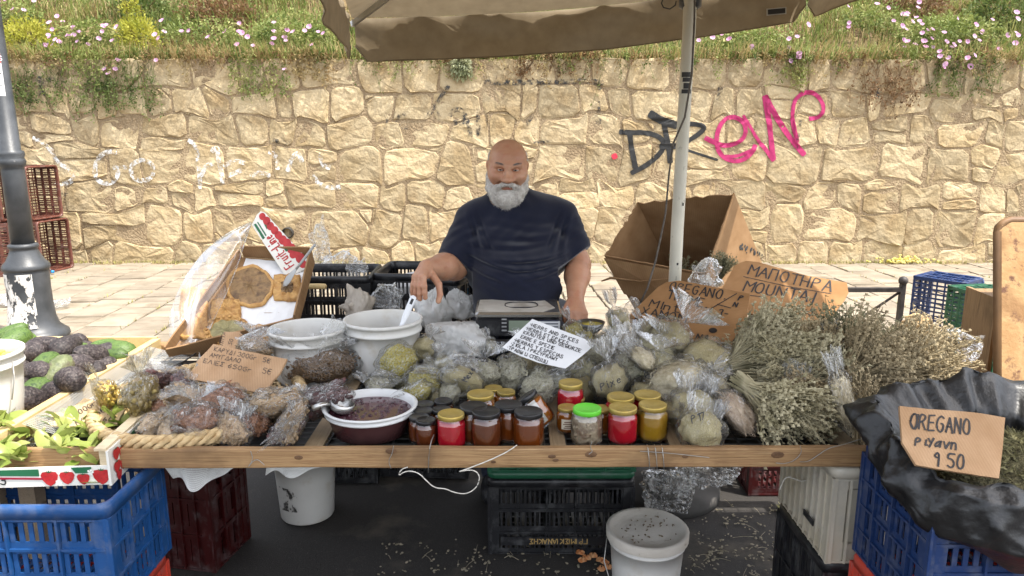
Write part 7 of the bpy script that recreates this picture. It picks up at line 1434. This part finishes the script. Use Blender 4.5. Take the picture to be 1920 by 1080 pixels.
# ---- big cardboard box lying on crates behind the table
v3 = {'A': at(1195, 379, Y=4.05), 'B': at(1375, 362, Y=3.78), 'C': at(1322, 512, Y=3.62), 'D': at(1134, 478, Y=3.92)}; e_ = Vector((.24, .22, -.40)); bo_ = thing('cardboard_box', 'large torn cardboard box lying tilted with its dark opening towards the stall', 'cardboard box', tuple((v3['A'] + v3['C']) / 2)); O_ = Vector(bo_.location)
ks_ = ['A', 'B', 'C', 'D']
for i in range(4):
    a, c = v3[ks_[i]], v3[ks_[(i + 1) % 4]]; N = 16; rg = []; nn = (c - a).cross(e_).normalized() * .006
    for k in range(N + 1):
        s = k / N; tear = (.028 * abs(fbm(s * 6, i, 0, 1.7)) if i in (0, 3) else .004 * fbm(s * 5, i, 0, 2)); p = a.lerp(c, s); p0_ = p + e_ * (tear / .5) - O_; p1_ = p + e_ * 1.0 - O_ + (Vector((.0, .0, 0)))
        rg.append([p0_, p0_ + nn, p1_ + nn, p1_])
    b = MB(); b.loft(rg, cap0=True, cap1=True); b.build('side_wall', CBX, bo_)
b = MB(); b.slab([v3[k] + e_ - O_ for k in ks_], -e_.normalized(), .006); b.build('bottom', CBX, bo_)
D_, C_ = v3['D'], v3['C']; b = MB(); b.slab([p - O_ for p in (D_ + Vector((-.01, -.03, -.01)), C_ + Vector((0, -.03, -.01)), C_ + Vector((.02, -.06, -.22)), D_ + Vector((.10, -.06, -.20)))], Vector((0, -1, .2)).normalized(), .006); b.build('flap', CBX, bo_)
b = MB(); b.tube([p - O_ for p in (at(1128, 527, Y=3.85), at(1145, 521, Y=3.80), at(1200, 528, Y=3.72), at(1262, 522, Y=3.6))], [.004, .007, .004, .004], 5); b.build('torn_strip', CBX, bo_, True)
q = random.Random(9); b = MB()
for k in range(26): u, v = q.uniform(1385, 1432), q.uniform(462, 480); u, v = 1385 + (u - 1385), 462 + (u - 1385) * .42 + q.uniform(-6, 6); pb = plane3(v3['B'], v3['C'], v3['B'] + e_); b.lathe([(.001, .0005), (q.uniform(.004, .011), .0)], 6, hit(u, v, pb) + pb[1] * .008 - O_, Matrix((frame(pb[1])[0], frame(pb[1])[1], pb[1])).transposed())
b.build('dark_spots', INK, bo_)
crate('black_crate', 'black crate under the big cardboard box', (.50, .36, .40), PBLK, (O_.x + .26, O_.y + .22, PZ), 0, 4, 3, 3); crate('black_crate', 'black crate in front of the one under the big cardboard box', (.36, .30, .44), PBLK, (O_.x + .02, O_.y - .02, PZ), 0, 4, 3, 3)
# ---- dried herb bundles
BUN1 = mat('mountain_tea', (.23, .205, .115), (.46, .41, .27), (.35, .31, .19), rough=.9, sc=14, rnd=.12); BUN2 = mat('brown_bundle', (.16, .125, .07), (.36, .29, .175), (.26, .205, .115), rough=.9, sc=14, rnd=.12); BUN3 = mat('green_bundle', (.10, .10, .055), (.26, .24, .14), (.18, .165, .09), rough=.9, sc=14, rnd=.1)
def bundle_mesh(seed, n=230, spread=.5, buds=6, m=None, L0=.20):
    q = random.Random(seed); b = MB()
    for i in range(n):
        a = q.uniform(0, 2 * PI); rr = math.sqrt(q.random()); x0, y0 = rr * .026 * math.cos(a), rr * .024 * math.sin(a); L = L0 * q.uniform(.55, 1.1); sx, sy = rr * spread * math.cos(a) + q.gauss(0, .10), (rr * spread * math.sin(a) + q.gauss(0, .10)) * .75; c1, c2, cw = q.gauss(0, .012), q.gauss(0, .012), q.uniform(3, 9)
        pts = []
        for k in range(7): s = k / 6; pts.append(Vector((x0 + sx * L * s ** 1.3 + c1 * math.sin(cw * s + i) * s, y0 + sy * L * s ** 1.3 + c2 * math.cos(cw * s + i * 2) * s, L * (s - .12 * s * s * rr) - .04)))
        b.tube(pts, [.0021, .0020, .0018, .0016, .0015, .0014, .0012], 3, cap=False)
        for k in range(buds):
            s = 1 - k * .085 + q.uniform(-.03, .03); f = s * 6; j = min(5, int(f)); p = pts[j].lerp(pts[j + 1], min(1.05, f - j)) + Vector((q.gauss(0, .004), q.gauss(0, .004), q.gauss(0, .002))); r = q.uniform(.0038, .0075) * (1 - .05 * k)
            b.add([p + Vector((r, 0, 0)), p + Vector((-r * .5, r * .87, 0)), p + Vector((-r * .5, -r * .87, 0)), p + Vector((0, 0, r * 1.2)), p - Vector((0, 0, r))], [(0, 1, 3), (1, 2, 3), (2, 0, 3), (1, 0, 4), (2, 1, 4), (0, 2, 4)])
            for _ in range(2): d = Vector((q.gauss(0, 1), q.gauss(0, 1), q.gauss(.5, .7))).normalized() * q.uniform(.008, .022); w = d.orthogonal().normalized() * .0021; b.add([p - w, p + w, p + d], [(0, 1, 2)])
    for i in range(50):
        a = q.uniform(0, 2 * PI); rr = q.uniform(.3, 1); b.tube([(rr * .022 * math.cos(a), rr * .022 * math.sin(a), -.02), (rr * .034 * math.cos(a), rr * .034 * math.sin(a), -.08 - q.uniform(0, .03))], .0018, 3, cap=False)
    return b.mesh('stems', m)
BM = {}
def bundle(label, u, v, z, head, scale=1., m=BUN1, kind=0, spin=0):
    """u, v: where the tie is; head: direction the flower heads point"""
    key = (kind, m.name)
    if key not in BM: BM[key] = bundle_mesh(kind * 3 + len(m.name), (240, 300, 200)[kind], (.55, .72, .45)[kind], (6, 6, 7)[kind], m, (.20, .20, .23)[kind])
    p = at(u, v, z=z); rot = (Vector(head).normalized().to_track_quat('Z', 'Y').to_matrix() @ Matrix.Rotation(spin, 3, 'Z')).to_euler()
    t = thing('herb_bundle', label, 'herb bundle', p, rot, 'bundles of dried herbs on the right of the table', scale); link('stems', BM[key], t)
    k = 'tie'
    if k not in BM: b = MB(); b.lathe([(.024, -.012), (.027, -.008), (.027, .008), (.024, .012)], 10); BM[k] = b.mesh('tie', WIRE, True)
    link('tie', BM[k], t); return t
for a in (('large pale bundle spreading over the lower edge of the mountain tea sign', 1385, 676, .885, (.78, .2, .33), 1.0, BUN1, 1, 0), ('pale bundle behind the large one, its heads against the sign', 1420, 650, .915, (.68, .28, .38), .92, BUN1, 0, 1), ('pale bundle fanning to the lower right of the large one', 1455, 650, .93, (.7, -.45, -.25), .95, BUN1, 0, 2), ('pale bundle with twisted stems in the middle of the heap', 1440, 645, .91, (.9, -.1, .12), .9, BUN1, 1, 1),
          ('pale bundle lying with heads to the left by the ground oregano bag', 1490, 695, .87, (-.95, -.05, .02), .85, BUN1, 0, .5), ('pale bundle lying towards the right behind the pinkish bags', 1440, 706, .86, (.95, -.2, .12), .8, BUN1, 2, .5), ('pale bundle hanging its heads over the front beam', 1425, 742, .86, (.45, -.75, -.22), .95, BUN1, 0, 1.5), ('small pale bundle pointing at the front right of the beam', 1470, 755, .84, (.75, -.6, -.12), .8, BUN1, 2, 2.5),
          ('upright brown bundle right of the mountain tea sign', 1535, 672, .90, (.1, .3, .6), .72, BUN2, 0, .2), ('upright grey-green bundle with round heads beside the rail', 1590, 668, .90, (.35, .45, .62), .9, BUN3, 1, .6), ('big brown bundle leaning right with its heads up', 1600, 700, .90, (.75, .15, .38), 1.0, BUN2, 1, 1.3), ('brown bundle fanning right in front of the green crate', 1660, 690, .88, (.9, .25, .30), 1.0, BUN2, 0, 1.8),
          ('long pale brown bundle lying towards the wooden box', 1690, 705, .85, (.95, .05, .10), 1.15, BUN2, 2, .4), ('brown bundle under the tall clear bag', 1560, 760, .82, (-.75, -.25, .10), .85, BUN2, 0, 2.2), ('dark brown bundle behind the tall clear bag', 1640, 735, .84, (-.2, .2, .55), .8, BUN2, 1, 2.7), ('pale bundle behind the middle bags with heads to the right', 1510, 715, .86, (.85, .1, .35), .9, BUN1, 0, 2.0),
          ('brown bundle at the far right edge of the table', 1720, 672, .87, (.6, .55, .35), .9, BUN2, 0, 3.1), ('brown bundle between the tall clear bag and the black plastic bag', 1610, 790, .80, (.15, .5, .6), .7, BUN2, 2, 1.1), ('pale bundle buried under the large one', 1400, 715, .81, (.3, .7, .2), .9, BUN1, 0, .9), ('pale bundle buried beside the pinkish stems', 1520, 745, .80, (-.2, .8, .1), .9, BUN1, 1, .3)): bundle(*a[:5], a[5], a[6], a[7], a[8])
t = bundle('dried weeds lying inside the big cardboard box', 1262, 520, 1.0, (.3, .3, .6), .9, BUN3, 2, .3); t.location = at(1275, 545, Y=3.9); t['group'] = ''; del t['group']
t = bundle('dry stalks poking out of the corner of the big cardboard box', 1340, 520, 1.0, (.15, -.1, .9), .55, BUN3, 2, .9); t.location = at(1350, 515, Y=3.55); del t['group']
# ---- black plastic bag with oregano
BPL = mat('black_polythene', (.006, .006, .0065), (.011, .011, .012), rough=.42, sc=5, bump=.4, bsc=34, bd=.01, spec=.6); bgx, bgy = 1.175, 1.655; bb_ = thing('black_bag', 'big black plastic bag opened like a sack in the navy crate and filled with oregano', 'bag', (bgx, bgy, .60)); BO = Vector(bb_.location)
def fold(x, y, z):
    f = 0
    for k_, (ax, ay, az, ph, wd_) in enumerate(((9, 2, 5, .3, 1.), (-6, 5, 8, 1.7, .8), (3, 11, -6, 4.2, .7), (13, -7, 4, 2.2, .45), (-10, -12, 9, 5.1, .4), (17, 9, -15, 3.3, .25))): w_ = math.sin(ax * x + ay * y + az * z + ph + 1.2 * math.sin(3.1 * x - 2.3 * y + 4 * z + k_)); f += wd_ * (1 - 2 * abs(w_) ** .7)
    return f / 2.6
def rdg(t): return 1 - 2 * abs(math.sin(t)) ** .8
b = MB(); N = 170; rings = []; nO, nI = 34, 20
for i in range(nO + nI + 1):
    ring = []
    for j in range(N):
        a = 2 * PI * j / N; ca, sa = math.cos(a), math.sin(a); fr_ = max(0, -sa); bk_ = max(0, sa)
        zb = .235 - .15 * fr_ ** .8 - .04 * max(0, ca) + .018 * math.sin(5 * a + 1) + .01 * math.sin(11 * a); zr = .315 + .055 * bk_ - .075 * fr_ ** 1.5 + .012 * math.sin(4 * a + 2) + .010 * math.sin(9 * a + 1) + .005 * math.sin(21 * a)
        if i <= nO:
            s = i / nO; z = zb + (zr - zb) * s; bul = math.sin(PI * min(1, s * .85 + .12)); ex_ = 4 - 1.5 * s; rx, ry = .283 + .045 * bul + .015 * s, .198 + .045 * bul + .02 * s
            k_ = .013 * rdg(4.5 * a + 9 * z + 1.5 * math.sin(2 * a)) + .008 * rdg(8 * a - 17 * z + .6) + .012 * rdg(30 * (z - .06 * math.sin(1.5 * a + .5)) + 1.1 * math.sin(3 * a)) * fr_ + .004 * rdg(19 * a + 24 * z) + .005 * fbm(ca * 5, sa * 5, z * 14, 2.2); k_ *= .35 + .65 * min(1, s * 3)
        else:
            s = (i - nO) / nI; z = zr + .006 * math.sin(PI * min(1, s * 8)) - (zr - .16) * s ** 1.1; ex_ = 2.5 + 1.2 * s; q_ = min(1, s * 2.4); rx, ry = .298 - .066 * q_, .218 - .080 * q_
            k_ = .010 * rdg(7 * a + 6 * z) + .007 * rdg(12.5 * a - 14 * z + 2) + .004 * rdg(23 * a + 9 * z); k_ *= min(1, .4 + s * 4)
        se = (abs(ca) ** ex_ + abs(sa) ** ex_) ** (-1 / ex_); ring.append(Vector(((rx * se + k_) * ca, (ry * se + k_) * sa, z + .25 * k_)))
    rings.append(ring)
b.loft(rings); b.build('skin', BPL, bb_, True)
OREG = mat('dry_oregano', (.04, .036, .016), (.11, .095, .045), (.07, .062, .03), rough=.95, sc=60, bump=1, bsc=90, bd=.02); b = MB(); rings = []
for i in range(7): s = 1 - i / 6; rings.append([Vector((0.238 * s * math.cos(2 * PI * j / 30), .15 * s * math.sin(2 * PI * j / 30), .215 + .06 * (1 - s * s) + .018 * fbm(s * 4 * math.cos(2 * PI * j / 30), s * 4 * math.sin(2 * PI * j / 30), 0, 2))) for j in range(30)])
b.loft(rings); orh = b.build('oregano', OREG, None, True); orh.location = BO; tag(orh, 'dark dried oregano filling the black plastic bag', 'herbs', None, 'stuff')
b = MB(); q = random.Random(12)
for k in range(2600):
    a = q.uniform(0, 7); s = math.sqrt(q.random()); p = Vector((0.225 * s * math.cos(a), .14 * s * math.sin(a), .222 + .06 * (1 - s * s))); d = Vector((q.gauss(0, 1), q.gauss(0, 1), q.uniform(.1, 1.1))).normalized() * q.uniform(.01, .03); w = d.orthogonal().normalized() * q.uniform(.0008, .003); b.add([p - w, p + w, p + d * .6 + w * 1.2, p + d], [(0, 1, 2, 3)])
o = b.build('oregano_sprigs', mat('oregano_sprig', (.055, .052, .02), (.16, .145, .065), (.10, .092, .04), rough=.9, sc=30)); o.location = BO; tag(o, 'oregano sprigs sticking out of the dried oregano', 'herbs', None, 'stuff')
pl = plane3(at(1718, 872, Y=1.50), at(1873, 897, Y=1.50), at(1687, 761, Y=1.60)); t, o = sign('cardboard_sign', 'cardboard oregano price sign stuck in the black plastic bag', [(1687, 761), (1740, 767), (1800, 771), (1840, 775), (1885, 783), (1881, 830), (1873, 897), (1800, 886), (1718, 872), (1692, 830)], pl, CBD, .006, ragged=.0007)
words(t, o, pl, [('OREGANO', (1706, 803), (1822, 816), (1709, 775)), ('\u03c1\u03b9\u03b3\u03b1\u03bd\u03b7', (1715, 835), (1798, 844), (1718, 818)), ('9 50', (1747, 873), (1811, 880), (1750, 848))], .0042, PEN, .3); strokes_px(t, o, pl, [[(1711, 801), (1706, 790), (1712, 777), (1722, 778), (1724, 792), (1716, 805)]], .003, PEN)
# ---- litter on the ground under the table
LIT = mat('dry_flower_litter', (.17, .15, .10), (.30, .26, .19), rough=.95, sc=40, rnd=.1); b = MB(); q = random.Random(21)
for k in range(250):
    if q.random() < .72: u, v = q.uniform(1290, 1560), 945 + 140 * q.random() ** .8
    else: u, v = q.uniform(700, 1130), q.uniform(1010, 1078)
    p = at(u, v, z=.004)
    if fbm(p.x * 3, p.y * 3, 0, 2) < -.45: continue
    for m_ in range(q.randint(1, 3)): s = q.uniform(.002, .0055); b.blob(p + Vector((q.gauss(0, .01), q.gauss(0, .01), s * .4)), (s * q.uniform(1, 2), s, s * .6), 5, 3, Euler((0, 0, q.uniform(0, 6))).to_matrix(), .2, q)
    if q.random() < .25: e = Vector((q.gauss(0, .03), q.gauss(0, .03), .002)); b.tube([p, p + e * .5 + Vector((0, 0, .004)), p + e], .0012, 3)
tag(b.build('litter', LIT), kind='stuff')
b = MB()
for u, v in ((1100, 1046), (1092, 1050), (1126, 1050), (1134, 1054), (1112, 1042), (1088, 1036), (1140, 1062), (1128, 1066)):
    p = at(u, v, z=.01); b.loft([[p + Vector((.018 * s * math.cos(a), .018 * s * math.sin(a), .010 * (1 - s * s) + .003 * math.sin(3 * a + u))) for a in [2 * PI * j / 10 for j in range(10)]] for s in (1, .6, .2)], closed=True)
tag(b.build('peelings', mat('orange_peel', (.45, .16, .05), (.55, .30, .14), rough=.7, sc=40)), kind='stuff')
b = MB(); b.tube([at(u, v, z=.008) for u, v in ((1495, 985), (1515, 989), (1535, 996), (1553, 1006))], .004, 5); tag(b.build('twig', LIT, None, True), 'pale twig lying on the asphalt beside the black crate', 'twig')
b = MB(); leafclump(b, at(1486, 952, z=.02), (.05, .03, .014), 60, .03); tag(b.build('withered_sprig', leafmat('withered_leaf', (.20, .20, .08), (.36, .34, .16)), None), 'withered green sprig lying on the asphalt under the table', 'sprig')
